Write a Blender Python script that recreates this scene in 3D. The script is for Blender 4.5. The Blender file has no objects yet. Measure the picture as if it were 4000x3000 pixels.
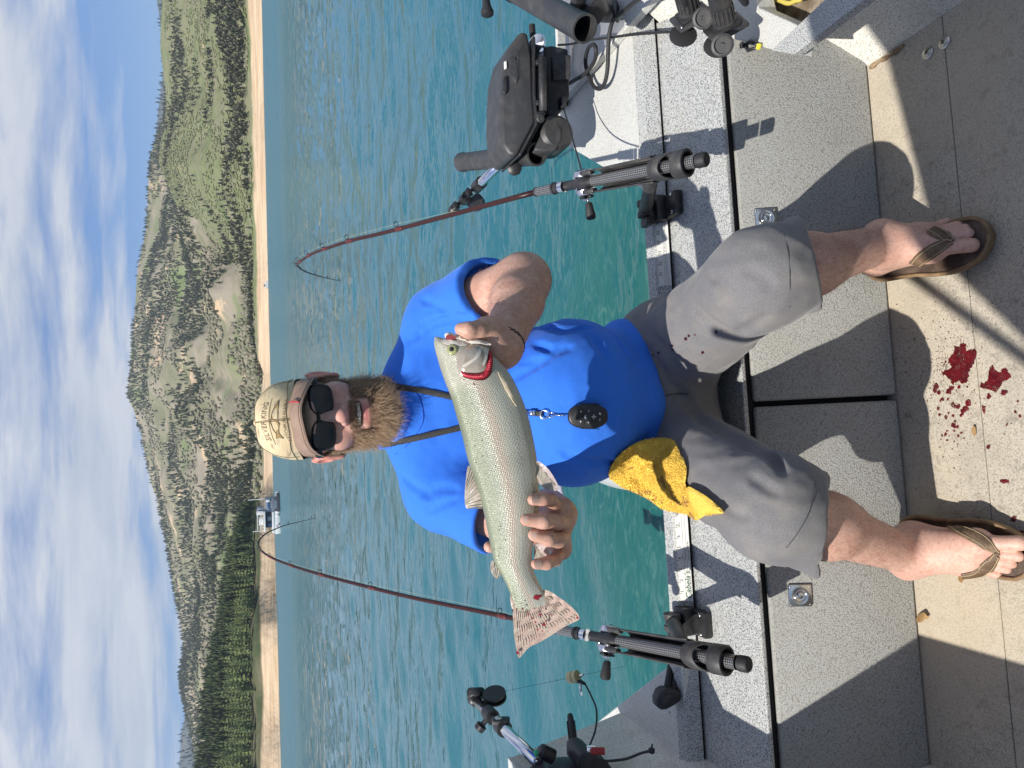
import bpy, bmesh, math, random
import numpy as np
from mathutils import Vector, Matrix, noise as mnoise

S = bpy.context.scene
COL = S.collection
R = math.radians

# ------------------------------------------------------------------ camera
H = 1.30                       # eye height above the cockpit floor (z = 0)
F_PX = 2776.0                  # focal length in pixels of the 4000 x 3000 photograph
PITCH = math.atan(950 / F_PX)
ROLL = R(1.4)
_R = Vector((1, 0, 0)); _F = Vector((0, math.cos(PITCH), -math.sin(PITCH)))
_U = Vector((0, math.sin(PITCH), math.cos(PITCH)))
IR = _R * math.cos(ROLL) - _U * math.sin(ROLL)
IU = _R * math.sin(ROLL) + _U * math.cos(ROLL)
CAM = Vector((0, 0, H))
cd = bpy.data.cameras.new('camera'); cam = bpy.data.objects.new('camera', cd); COL.objects.link(cam)
cd.sensor_width = 36; cd.lens = F_PX / 4000 * 36; cd.clip_start = 0.05; cd.clip_end = 30000
m = Matrix.Identity(4)
for i in range(3):
    m[i][0] = -IU[i]; m[i][1] = IR[i]; m[i][2] = -_F[i]; m[i][3] = CAM[i]
cam.matrix_world = m          # the photograph lies on its side: the picture's left is up
S.camera = cam

# ------------------------------------------------------------------ sun, sky, exposure
L = Vector((0.52, 0.45, -1.0)).normalized()      # the way sunlight travels
sd = bpy.data.lights.new('sun', 'SUN'); sd.energy = 5.0; sd.angle = R(0.53); sd.color = (1.0, 0.95, 0.87)
sun = bpy.data.objects.new('sun', sd); COL.objects.link(sun)
sun.rotation_euler = L.to_track_quat('-Z', 'Y').to_euler(); sun.location = (-6, -2, 9)

W = bpy.data.worlds.new('World'); S.world = W; W.use_nodes = True
wt = W.node_tree; wt.nodes.clear()
def N(t, typ, **kw):
    n = t.nodes.new(typ)
    for k, v in kw.items():
        if k.startswith('i_'):
            key = k[2:]
            key = int(key) if key.isdigit() else key.replace('_', ' ')
            n.inputs[key].default_value = v
        else:
            setattr(n, k, v)
    return n
def build_world():
    t = wt; lk = t.links.new
    sky = N(t, 'ShaderNodeTexSky', sky_type='NISHITA', sun_disc=False)
    sky.sun_elevation = math.asin(-L.z); sky.sun_rotation = math.atan2(-L.x, -L.y)
    sky.air_density = 1.15; sky.dust_density = 0.35; sky.ozone_density = 3.5; sky.altitude = 300
    tc = N(t, 'ShaderNodeTexCoord')
    sep = N(t, 'ShaderNodeSeparateXYZ'); lk(tc.outputs['Generated'], sep.inputs[0])
    zc = N(t, 'ShaderNodeMath', operation='MAXIMUM', i_1=0.0); lk(sep.outputs[2], zc.inputs[0])
    za = N(t, 'ShaderNodeMath', operation='ADD', i_1=0.10); lk(zc.outputs[0], za.inputs[0])
    dx = N(t, 'ShaderNodeMath', operation='DIVIDE'); lk(sep.outputs[0], dx.inputs[0]); lk(za.outputs[0], dx.inputs[1])
    dy = N(t, 'ShaderNodeMath', operation='DIVIDE'); lk(sep.outputs[1], dy.inputs[0]); lk(za.outputs[0], dy.inputs[1])
    cb = N(t, 'ShaderNodeCombineXYZ'); lk(dx.outputs[0], cb.inputs[0]); lk(dy.outputs[0], cb.inputs[1])
    mp = N(t, 'ShaderNodeMapping'); mp.inputs['Scale'].default_value = (0.50, 1.0, 1); mp.inputs['Location'].default_value = (3.3, 1.85, 0)
    mp.inputs['Rotation'].default_value = (0, 0, R(8))
    lk(cb.outputs[0], mp.inputs[0])
    n1 = N(t, 'ShaderNodeTexNoise', i_Scale=0.62, i_Detail=3.0, i_Roughness=0.5, i_Distortion=0.3); lk(mp.outputs[0], n1.inputs['Vector'])
    n2 = N(t, 'ShaderNodeTexNoise', i_Scale=2.3, i_Detail=9.0, i_Roughness=0.6, i_Distortion=0.25); lk(mp.outputs[0], n2.inputs['Vector'])
    mm = N(t, 'ShaderNodeMix', data_type='FLOAT'); mm.inputs[0].default_value = 0.44
    lk(n1.outputs[0], mm.inputs[2]); lk(n2.outputs[0], mm.inputs[3])
    rp = N(t, 'ShaderNodeValToRGB'); lk(mm.outputs[0], rp.inputs[0])
    rp.color_ramp.elements[0].position = 0.445; rp.color_ramp.elements[0].color = (0, 0, 0, 1)
    rp.color_ramp.elements[1].position = 0.560; rp.color_ramp.elements[1].color = (1, 1, 1, 1)
    dk = N(t, 'ShaderNodeValToRGB'); lk(n2.outputs[0], dk.inputs[0])
    dk.color_ramp.elements[0].position = 0.30; dk.color_ramp.elements[0].color = (4.6, 5.3, 6.6, 1)
    dk.color_ramp.elements[1].position = 0.62; dk.color_ramp.elements[1].color = (8.0, 8.2, 8.7, 1)
    fm = N(t, 'ShaderNodeMath', operation='MULTIPLY', i_1=0.92); lk(rp.outputs[0], fm.inputs[0])
    mx = N(t, 'ShaderNodeMix', data_type='RGBA'); lk(fm.outputs[0], mx.inputs[0])
    tn = N(t, 'ShaderNodeMix', data_type='RGBA', blend_type='MULTIPLY'); tn.inputs[0].default_value = 1
    tn.inputs[7].default_value = (0.56, 0.82, 1.22, 1); lk(sky.outputs[0], tn.inputs[6])
    lk(tn.outputs[2], mx.inputs[6]); lk(dk.outputs[0], mx.inputs[7])
    bg = N(t, 'ShaderNodeBackground', i_Strength=0.078); lk(mx.outputs[2], bg.inputs[0])
    out = N(t, 'ShaderNodeOutputWorld'); lk(bg.outputs[0], out.inputs[0])
build_world()
S.view_settings.view_transform = 'Standard'; S.view_settings.look = 'None'
S.view_settings.exposure = 0.33; S.view_settings.gamma = 1.0; S.view_settings.use_curve_mapping = False
S.render.engine = 'CYCLES'
S.cycles.max_bounces = 6; S.cycles.transparent_max_bounces = 8; S.cycles.use_denoising = True
S.cycles.caustics_reflective = False; S.cycles.caustics_refractive = False

# ------------------------------------------------------------------ pixel -> place
def ray(x, y):
    return (_F * F_PX + IR * ((3000 - y) - 1500) + IU * (2000 - x)).normalized()
def atY(x, y, Y):
    d = ray(x, y); return CAM + d * (Y / d.y)
def atZ(x, y, Z):
    d = ray(x, y); return CAM + d * ((Z - H) / d.z)
def atD(x, y, D):
    d = ray(x, y); return CAM + d * (D / d.dot(_F))
def atP(x, y, p0, n):
    d = ray(x, y); return CAM + d * ((p0 - CAM).dot(n) / d.dot(n))
def pix(p):
    v = Vector(p) - CAM; f = v.dot(_F)
    return (2000 - v.dot(IU) / f * F_PX, 3000 - (1500 + v.dot(IR) / f * F_PX))

# ------------------------------------------------------------------ materials
MATS = {}
def mat(name, col, rough=0.6, metal=0.0, spec=0.5, bump=None, mix=None, **kw):
    """Principled material; mix = [(scale, detail, lo, hi, colour2, fac)], bump = (scale, strength, detail)"""
    if name in MATS: return MATS[name]
    mt = bpy.data.materials.new(name); mt.use_nodes = True; MATS[name] = mt
    t = mt.node_tree; lk = t.links.new; b = t.nodes['Principled BSDF']
    b.inputs['Base Color'].default_value = (*col, 1); b.inputs['Roughness'].default_value = rough
    b.inputs['Metallic'].default_value = metal; b.inputs['Specular IOR Level'].default_value = spec
    for k, v in kw.items(): b.inputs[k.replace('_', ' ')].default_value = v
    tc = N(t, 'ShaderNodeTexCoord')
    last = None
    for (sc, det, lo, hi, c2, fac) in (mix or []):
        nz = N(t, 'ShaderNodeTexNoise', i_Scale=sc if not isinstance(sc, tuple) else 1.0, i_Detail=det, i_Roughness=0.6)
        if isinstance(sc, tuple):
            mp = N(t, 'ShaderNodeMapping'); mp.inputs['Scale'].default_value = sc
            lk(tc.outputs['Object'], mp.inputs[0]); lk(mp.outputs[0], nz.inputs['Vector'])
        else: lk(tc.outputs['Object'], nz.inputs['Vector'])
        rr = N(t, 'ShaderNodeMapRange', i_1=lo, i_2=hi, i_3=0.0, i_4=fac); lk(nz.outputs[0], rr.inputs[0])
        mx = N(t, 'ShaderNodeMix', data_type='RGBA'); lk(rr.outputs[0], mx.inputs[0])
        if last is None: mx.inputs[6].default_value = (*col, 1)
        else: lk(last, mx.inputs[6])
        mx.inputs[7].default_value = (*c2, 1); last = mx.outputs[2]
    if last is not None: lk(last, b.inputs['Base Color'])
    if bump:
        nz = N(t, 'ShaderNodeTexNoise', i_Scale=bump[0], i_Detail=bump[2] if len(bump) > 2 else 3.0); lk(tc.outputs['Object'], nz.inputs['Vector'])
        bp = N(t, 'ShaderNodeBump', i_Strength=bump[1], i_Distance=0.01 if len(bump) < 4 else bump[3]); lk(nz.outputs[0], bp.inputs['Height']); lk(bp.outputs[0], b.inputs['Normal'])
    return mt
def attr_mat(name, attr='Col', rough=0.6, spec=0.4, bump=None, vary=None, **kw):
    """Principled material whose base colour is a vertex colour (pigment), with fine noise variation"""
    mt = bpy.data.materials.new(name); mt.use_nodes = True; MATS[name] = mt
    t = mt.node_tree; lk = t.links.new; b = t.nodes['Principled BSDF']
    b.inputs['Roughness'].default_value = rough; b.inputs['Specular IOR Level'].default_value = spec
    for k, v in kw.items(): b.inputs[k.replace('_', ' ')].default_value = v
    a = N(t, 'ShaderNodeAttribute', attribute_name=attr); tc = N(t, 'ShaderNodeTexCoord')
    src = a.outputs['Color']
    for (sc, det, lo, hi, c2, fac) in (vary or []):
        nz = N(t, 'ShaderNodeTexNoise', i_Scale=sc, i_Detail=det); lk(tc.outputs['Object'], nz.inputs['Vector'])
        rr = N(t, 'ShaderNodeMapRange', i_1=lo, i_2=hi, i_3=0.0, i_4=fac); lk(nz.outputs[0], rr.inputs[0])
        mx = N(t, 'ShaderNodeMix', data_type='RGBA', blend_type='MULTIPLY'); lk(rr.outputs[0], mx.inputs[0])
        lk(src, mx.inputs[6]); mx.inputs[7].default_value = (*c2, 1); src = mx.outputs[2]
    lk(src, b.inputs['Base Color'])
    if bump:
        nz = N(t, 'ShaderNodeTexNoise', i_Scale=bump[0], i_Detail=4.0); lk(tc.outputs['Object'], nz.inputs['Vector'])
        bp = N(t, 'ShaderNodeBump', i_Strength=bump[1], i_Distance=bump[2]); lk(nz.outputs[0], bp.inputs['Height']); lk(bp.outputs[0], b.inputs['Normal'])
    return mt

# ------------------------------------------------------------------ objects
def tag(o, label=None, cat=None, group=None, kind=None):
    if label: o['label'] = label
    if cat: o['category'] = cat
    if group: o['group'] = group
    if kind: o['kind'] = kind
    return o
def empty(name, loc=(0, 0, 0), label=None, cat=None, group=None, parent=None):
    o = bpy.data.objects.new(name, None); COL.objects.link(o); o.location = loc
    o.empty_display_size = 0.1
    if parent: o.parent = parent
    return tag(o, label, cat, group)
def obj(name, me, material=None, parent=None, smooth=False):
    o = bpy.data.objects.new(name, me); COL.objects.link(o)
    if material is not None:
        for mm in (material if isinstance(material, (list, tuple)) else [material]): me.materials.append(mm)
    if smooth: me.polygons.foreach_set('use_smooth', [True] * len(me.polygons))
    if parent is not None:
        o.parent = parent
        o.matrix_parent_inverse = Matrix.Translation(-parent.location) if parent.parent is None else Matrix.Translation(-(parent.location))
    return o
def pyd(name, v, f):
    me = bpy.data.meshes.new(name); me.from_pydata([tuple(p) for p in v], [], [tuple(q) for q in f]); me.update(); return me
def np_mesh(name, V, F, cols=None, cname='Col'):
    """fast mesh from arrays: V (n,3); F (m,k) with k = 3 or 4"""
    V = np.asarray(V, dtype=np.float32); F = np.asarray(F, dtype=np.int32)
    me = bpy.data.meshes.new(name); me.vertices.add(len(V)); me.vertices.foreach_set('co', V.ravel())
    k = F.shape[1]; me.loops.add(F.size); me.loops.foreach_set('vertex_index', F.ravel())
    me.polygons.add(len(F)); me.polygons.foreach_set('loop_start', np.arange(0, F.size, k, dtype=np.int32))
    me.update(calc_edges=True); me.validate()
    if cols is not None:
        c = np.ones((len(V), 4), dtype=np.float32); c[:, :3] = cols
        at = me.color_attributes.new(cname, 'FLOAT_COLOR', 'POINT'); at.data.foreach_set('color', c.ravel())
    return me

class MB:
    """collects simple shapes into one mesh"""
    def __init__(s): s.v = []; s.f = []
    def add(s, vs, fs):
        o = len(s.v); s.v += [Vector(p) for p in vs]; s.f += [tuple(i + o for i in q) for q in fs]; return s
    def box(s, c, size, rot=None, bev=0.0):
        c = Vector(c); hx, hy, hz = (q / 2 for q in size); M = rot if rot is not None else Matrix.Identity(3)
        if bev <= 0:
            vs = [c + M @ Vector((x * hx, y * hy, z * hz)) for x in (-1, 1) for y in (-1, 1) for z in (-1, 1)]
            return s.add(vs, [(0, 1, 3, 2), (4, 6, 7, 5), (0, 4, 5, 1), (2, 3, 7, 6), (0, 2, 6, 4), (1, 5, 7, 3)])
        bm = bmesh.new(); bmesh.ops.create_cube(bm, size=1)
        for v in bm.verts: v.co = Vector((v.co.x * 2 * hx, v.co.y * 2 * hy, v.co.z * 2 * hz))
        bmesh.ops.bevel(bm, geom=bm.edges[:], offset=bev, segments=2, affect='EDGES', profile=0.5)
        bm.verts.index_update()
        s.add([c + M @ v.co for v in bm.verts], [[v.index for v in q.verts] for q in bm.faces]); bm.free(); return s
    def tube(s, pts, rad, n=10, caps=True, up=None):
        pts = [Vector(p) for p in pts]; rr = rad if isinstance(rad, (list, tuple)) else [rad] * len(pts)
        o = len(s.v); prev = None
        for i, p in enumerate(pts):
            a = pts[max(i - 1, 0)]; b = pts[min(i + 1, len(pts) - 1)]
            tdir = (b - a); tdir = tdir.normalized() if tdir.length > 1e-9 else Vector((0, 0, 1))
            if prev is None:
                q = up or (Vector((0, 0, 1)) if abs(tdir.z) < 0.9 else Vector((1, 0, 0)))
                e1 = (q - tdir * q.dot(tdir)).normalized()
            else:
                e1 = (prev - tdir * prev.dot(tdir)); e1 = e1.normalized() if e1.length > 1e-6 else prev
            prev = e1; e2 = tdir.cross(e1)
            for k in range(n):
                w = 2 * math.pi * k / n; s.v.append(p + (e1 * math.cos(w) + e2 * math.sin(w)) * rr[i])
        for i in range(len(pts) - 1):
            for k in range(n):
                k2 = (k + 1) % n
                s.f.append((o + i * n + k, o + i * n + k2, o + (i + 1) * n + k2, o + (i + 1) * n + k))
        if caps:
            s.f.append(tuple(o + k for k in range(n - 1, -1, -1))); e = o + (len(pts) - 1) * n
            s.f.append(tuple(e + k for k in range(n)))
        return s
    def lathe(s, c, axis, prof, n=20, e1=None):
        """prof: list of (radius, height along axis)"""
        c = Vector(c); ax = Vector(axis).normalized()
        q = Vector((0, 0, 1)) if abs(ax.z) < 0.9 else Vector((1, 0, 0))
        e1 = (q - ax * q.dot(ax)).normalized(); e2 = ax.cross(e1); o = len(s.v)
        for r_, h_ in prof:
            for k in range(n):
                w = 2 * math.pi * k / n; s.v.append(c + ax * h_ + (e1 * math.cos(w) + e2 * math.sin(w)) * r_)
        for i in range(len(prof) - 1):
            for k in range(n):
                k2 = (k + 1) % n; s.f.append((o + i * n + k, o + i * n + k2, o + (i + 1) * n + k2, o + (i + 1) * n + k))
        if prof[0][0] > 1e-6: s.f.append(tuple(o + k for k in range(n - 1, -1, -1)))
        e = o + (len(prof) - 1) * n
        if prof[-1][0] > 1e-6: s.f.append(tuple(e + k for k in range(n)))
        return s
    def prism(s, outline, thick_vec):
        """extrude a closed outline (3-D points) by a vector"""
        o = [Vector(p) for p in outline]; tv = Vector(thick_vec); n = len(o); b = len(s.v)
        s.v += o + [p + tv for p in o]
        s.f.append(tuple(b + i for i in range(n - 1, -1, -1))); s.f.append(tuple(b + n + i for i in range(n)))
        for i in range(n):
            j = (i + 1) % n; s.f.append((b + i, b + j, b + n + j, b + n + i))
        return s
    def build(s, name, material, parent=None, smooth=False, bevel=0.0, auto=None, seg=2):
        me = pyd(name, s.v, s.f); o = obj(name, me, material, parent, smooth)
        bm = bmesh.new(); bm.from_mesh(me); bmesh.ops.recalc_face_normals(bm, faces=bm.faces[:])
        if bevel > 0:
            es = [e for e in bm.edges if len(e.link_faces) == 2 and e.calc_face_angle(0) > R(35)]
            bmesh.ops.bevel(bm, geom=es, offset=bevel, segments=seg, affect='EDGES', profile=0.5, clamp_overlap=True)
        bm.to_mesh(me); bm.free()
        if auto is not None:
            me.polygons.foreach_set('use_smooth', [True] * len(me.polygons))
            bm = bmesh.new(); bm.from_mesh(me)
            for e in bm.edges: e.smooth = not (len(e.link_faces) == 2 and e.calc_face_angle(0) > R(auto))
            bm.to_mesh(me); bm.free()
        me.update(); return o
def frame3(z, hint=(0, 0, 1)):
    z = Vector(z).normalized(); h = Vector(hint); x = h.cross(z)
    if x.length < 1e-5: x = Vector((1, 0, 0)).cross(z)
    x.normalize(); y = z.cross(x)
    return Matrix((x, y, z)).transposed()
def spline(pts, n):
    """Catmull-Rom through points"""
    P = [np.array(p, dtype=float) for p in pts]; P = [2 * P[0] - P[1]] + P + [2 * P[-1] - P[-2]]
    out = []; seg = len(P) - 3
    for i in range(n):
        t = i / (n - 1) * seg; k = min(int(t), seg - 1); u = t - k
        a, b, c, d = P[k:k + 4]
        out.append(0.5 * ((2 * b) + (-a + c) * u + (2 * a - 5 * b + 4 * c - d) * u * u + (-a + 3 * b - 3 * c + d) * u ** 3))
    return [Vector(o) if len(o) == 3 else o for o in out]
def vnoise(P, scale, seed=0):
    """smooth value noise on (n,k) numpy points -> -1..1"""
    P = np.asarray(P, dtype=np.float64) * scale + seed * 17.31
    if P.shape[1] == 2: P = np.concatenate([P, np.full((len(P), 1), 0.37)], 1)
    i = np.floor(P).astype(np.int64); f = P - i; f = f * f * (3 - 2 * f)
    def h(a, b, c):
        n = (a * 374761393 + b * 668265263 + c * 2147483647 + seed * 1274126177) & 0xffffffff
        n = ((n ^ (n >> 13)) * 1274126177) & 0xffffffff; n = n ^ (n >> 16)
        return (n & 0xffff) / 32767.5 - 1
    r = 0
    for dx in (0, 1):
        for dy in (0, 1):
            for dz in (0, 1):
                w = (f[:, 0] if dx else 1 - f[:, 0]) * (f[:, 1] if dy else 1 - f[:, 1]) * (f[:, 2] if dz else 1 - f[:, 2])
                r = r + w * h(i[:, 0] + dx, i[:, 1] + dy, i[:, 2] + dz)
    return r
def fbm(P, scale, octs=4, seed=0, gain=0.5):
    a = 1.0; r = 0; 
    for o in range(octs): r = r + a * vnoise(P, scale * 2 ** o, seed + o); a *= gain
    return r
# ================================================================== SETTING
WZ = -0.14                                            # lake level, a little under the cockpit floor
# ------------------------------------------------------------------ water
def build_water():
    rr = [0.6]
    while rr[-1] < 80: rr.append(rr[-1] * 1.0115)
    while rr[-1] < 6200: rr.append(rr[-1] * 1.10)
    rr = np.array(rr)
    az = np.concatenate([np.arange(-180, -46, 8.0), np.arange(-46, 46.01, 0.2), np.arange(54, 179, 8.0)])
    A, B = np.meshgrid(np.radians(az), rr)            # rows by distance
    X = B * np.sin(A); Y = B * np.cos(A); P = np.stack([X.ravel(), Y.ravel()], 1)
    fade = np.clip((78 - B.ravel()) / 40, 0, 1) * np.clip((50 - np.abs(np.degrees(A.ravel()))) / 4, 0, 1)
    # wind ripples: crests run left to right of the lake, short and irregular
    def rip(ang, lx, ly, seed):
        c, s = math.cos(ang), math.sin(ang)
        Q = np.stack([(P[:, 0] * c + P[:, 1] * s) / lx, (-P[:, 0] * s + P[:, 1] * c) / ly], 1)
        n = vnoise(Q, 1.0, seed); return n
    z = 0.034 * rip(0.15, 0.95, 0.42, 1) + 0.024 * rip(-0.35, 0.55, 0.27, 2) + 0.016 * rip(0.5, 0.40, 0.20, 3) \
        + 0.020 * rip(0.05, 2.6, 1.3, 4) + 0.004 * rip(-0.1, 0.16, 0.10, 5)
    calm = 0.55 + 0.60 * vnoise(P, 0.12, 9) + 0.25 * vnoise(P * np.array([0.3, 1.0]), 0.5, 10)
    # churned water just behind the stern
    wash = np.exp(-((P[:, 0] + 0.05) / 0.8) ** 2 - ((P[:, 1] - 2.3) / 1.1) ** 2)
    z = z * (0.45 + 0.65 * calm) * (1 - 0.30 * wash) + wash * (0.006 * vnoise(P, 9, 21) + 0.010 * vnoise(P, 4, 22))
    V = np.stack([X.ravel(), Y.ravel(), WZ + z * fade], 1)
    nr, nc = len(rr), len(az)
    idx = np.arange(nr * nc).reshape(nr, nc)
    nxt = np.roll(idx, -1, axis=1)
    F = np.stack([idx[:-1].ravel(), nxt[:-1].ravel(), nxt[1:].ravel(), idx[1:].ravel()], 1)
    me = np_mesh('water', V, F)
    mt = bpy.data.materials.new('lake_water'); mt.use_nodes = True; t = mt.node_tree; lk = t.links.new; b = t.nodes['Principled BSDF']
    b.inputs['Roughness'].default_value = 0.04; b.inputs['IOR'].default_value = 1.37
    tc = N(t, 'ShaderNodeTexCoord')
    # body colour: teal lake, greener and milkier where the propeller stirs it
    n0 = N(t, 'ShaderNodeTexNoise', i_Scale=0.35, i_Detail=3.0); lk(tc.outputs['Object'], n0.inputs['Vector'])
    m0 = N(t, 'ShaderNodeMix', data_type='RGBA'); lk(n0.outputs[0], m0.inputs[0])
    m0.inputs[6].default_value = (0.017, 0.100, 0.130, 1); m0.inputs[7].default_value = (0.020, 0.122, 0.146, 1)
    sp = N(t, 'ShaderNodeSeparateXYZ'); lk(tc.outputs['Object'], sp.inputs[0])
    dst = N(t, 'ShaderNodeVectorMath', operation='DISTANCE'); dst.inputs[1].default_value = (-0.1, 2.2, WZ); lk(tc.outputs['Object'], dst.inputs[0])
    gr = N(t, 'ShaderNodeMapRange', i_1=0.5, i_2=2.6, i_3=1.0, i_4=0.0); lk(dst.outputs['Value'], gr.inputs[0])
    m1 = N(t, 'ShaderNodeMix', data_type='RGBA'); lk(gr.outputs[0], m1.inputs[0]); lk(m0.outputs[2], m1.inputs[6]); m1.inputs[7].default_value = (0.010, 0.092, 0.080, 1)
    # milky threads of air in the wash
    mp = N(t, 'ShaderNodeMapping'); mp.inputs['Scale'].default_value = (1.6, 3.4, 1); mp.inputs['Rotation'].default_value = (0, 0, R(20)); lk(tc.outputs['Object'], mp.inputs[0])
    n2 = N(t, 'ShaderNodeTexNoise', i_Scale=3.2, i_Detail=6.0, i_Roughness=0.62, i_Distortion=2.6); lk(mp.outputs[0], n2.inputs['Vector'])
    th = N(t, 'ShaderNodeMapRange', i_1=0.52, i_2=0.76, i_3=0.0, i_4=0.20); lk(n2.outputs[0], th.inputs[0])
    tm = N(t, 'ShaderNodeMath', operation='MULTIPLY'); lk(th.outputs[0], tm.inputs[0]); lk(gr.outputs[0], tm.inputs[1])
    m2 = N(t, 'ShaderNodeMix', data_type='RGBA'); lk(tm.outputs[0], m2.inputs[0]); lk(m1.outputs[2], m2.inputs[6]); m2.inputs[7].default_value = (0.28, 0.46, 0.42, 1)
    lk(m2.outputs[2], b.inputs['Base Color'])
    # fine ripples; they grow coarser far out where the mesh is too wide to carry them
    ma = N(t, 'ShaderNodeMapping'); ma.inputs['Scale'].default_value = (1.0, 2.0, 1.0); lk(tc.outputs['Object'], ma.inputs[0])
    w1 = N(t, 'ShaderNodeTexNoise', i_Scale=7.5, i_Detail=2.0); lk(ma.outputs[0], w1.inputs['Vector'])
    w2 = N(t, 'ShaderNodeTexNoise', i_Scale=0.9, i_Detail=4.0, i_Roughness=0.6); lk(ma.outputs[0], w2.inputs['Vector'])
    w3 = N(t, 'ShaderNodeTexNoise', i_Scale=0.06, i_Detail=3.0); lk(ma.outputs[0], w3.inputs['Vector'])
    far = N(t, 'ShaderNodeMapRange', i_1=12.0, i_2=45.0, i_3=0.15, i_4=1.0); lk(sp.outputs[1], far.inputs[0])
    b1 = N(t, 'ShaderNodeBump', i_Strength=0.30, i_Distance=0.010); lk(w1.outputs[0], b1.inputs['Height'])
    gus = N(t, 'ShaderNodeMapRange', i_1=0.38, i_2=0.62, i_3=0.55, i_4=1.0); lk(w3.outputs[0], gus.inputs[0])
    fs = N(t, 'ShaderNodeMath', operation='MULTIPLY'); lk(far.outputs[0], fs.inputs[0]); lk(gus.outputs[0], fs.inputs[1])
    b2 = N(t, 'ShaderNodeBump', i_Distance=0.34); lk(w2.outputs[0], b2.inputs['Height']); lk(fs.outputs[0], b2.inputs['Strength']); lk(b1.outputs[0], b2.inputs['Normal'])
    lk(b2.outputs[0], b.inputs['Normal'])
    # ripples too small to see one by one far out act as a rougher surface
    rg_ = N(t, 'ShaderNodeMapRange', i_1=22.0, i_2=75.0, i_3=0.035, i_4=0.26); lk(sp.outputs[1], rg_.inputs[0]); lk(rg_.outputs[0], b.inputs['Roughness'])
    o = obj('lake_water', me, mt, smooth=True); o['kind'] = 'structure'
build_water()

# ------------------------------------------------------------------ hills
def azel(x, y):
    d = ray(x, y); return math.atan2(d.x, d.y), math.asin(d.z)
def prof_to_az(prof):
    a = sorted((azel(x, y)) for (y, x) in prof); return np.array([q[0] for q in a]), np.array([q[1] for q in a])
def hill_mat(name, base, others, sandtop, rockfac, scale, rock=(0.36, 0.27, 0.18)):
    mt = bpy.data.materials.new(name); mt.use_nodes = True; t = mt.node_tree; lk = t.links.new; b = t.nodes['Principled BSDF']
    b.inputs['Roughness'].default_value = 0.95; b.inputs['Specular IOR Level'].default_value = 0.1
    tc = N(t, 'ShaderNodeTexCoord'); cur = None
    for i, (c, sc, lo, hi) in enumerate(others):
        nz = N(t, 'ShaderNodeTexNoise', i_Scale=sc * scale, i_Detail=6.0, i_Roughness=0.65, i_Distortion=0.6)
        mp = N(t, 'ShaderNodeMapping'); mp.inputs['Location'].default_value = (i * 37.0, i * 11.0, i * 5.0); lk(tc.outputs['Object'], mp.inputs[0]); lk(mp.outputs[0], nz.inputs['Vector'])
        rr = N(t, 'ShaderNodeMapRange', i_1=lo, i_2=hi); lk(nz.outputs[0], rr.inputs[0])
        mx = N(t, 'ShaderNodeMix', data_type='RGBA'); lk(rr.outputs[0], mx.inputs[0])
        if cur is None: mx.inputs[6].default_value = (*base, 1)
        else: lk(cur, mx.inputs[6])
        mx.inputs[7].default_value = (*c, 1); cur = mx.outputs[2]
    # bare sandy drawdown ring above the waterline
    sp = N(t, 'ShaderNodeSeparateXYZ'); lk(tc.outputs['Object'], sp.inputs[0])
    nz = N(t, 'ShaderNodeTexNoise', i_Scale=0.02, i_Detail=5.0); lk(tc.outputs['Object'], nz.inputs['Vector'])
    na = N(t, 'ShaderNodeMath', operation='MULTIPLY_ADD', i_1=-6.0, i_2=3.0); lk(nz.outputs[0], na.inputs[0])
    ad = N(t, 'ShaderNodeMath', operation='ADD'); lk(sp.outputs[2], ad.inputs[0]); lk(na.outputs[0], ad.inputs[1])
    rr = N(t, 'ShaderNodeMapRange', i_1=sandtop - 0.7, i_2=sandtop + 0.7, i_3=1.0, i_4=0.0); lk(ad.outputs[0], rr.inputs[0])
    st = N(t, 'ShaderNodeTexNoise', i_Scale=1.0, i_Detail=5.0); mp = N(t, 'ShaderNodeMapping'); mp.inputs['Scale'].default_value = (0.02, 0.02, 0.9)
    lk(tc.outputs['Object'], mp.inputs[0]); lk(mp.outputs[0], st.inputs['Vector'])
    sc2 = N(t, 'ShaderNodeMix', data_type='RGBA'); sm = N(t, 'ShaderNodeMapRange', i_1=0.35, i_2=0.65); lk(st.outputs[0], sm.inputs[0]); lk(sm.outputs[0], sc2.inputs[0])
    sc2.inputs[6].default_value = (0.42, 0.30, 0.185, 1); sc2.inputs[7].default_value = (0.56, 0.44, 0.30, 1)
    mx = N(t, 'ShaderNodeMix', data_type='RGBA'); lk(rr.outputs[0], mx.inputs[0]); lk(cur, mx.inputs[6]); lk(sc2.outputs[2], mx.inputs[7])
    lk(mx.outputs[2], b.inputs['Base Color'])
    nb = N(t, 'ShaderNodeTexNoise', i_Scale=0.12, i_Detail=6.0); lk(tc.outputs['Object'], nb.inputs['Vector'])
    bp = N(t, 'ShaderNodeBump', i_Strength=0.8, i_Distance=3.0); lk(nb.outputs[0], bp.inputs['Height']); lk(bp.outputs[0], b.inputs['Normal'])
    return mt
TERR = {}
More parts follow.
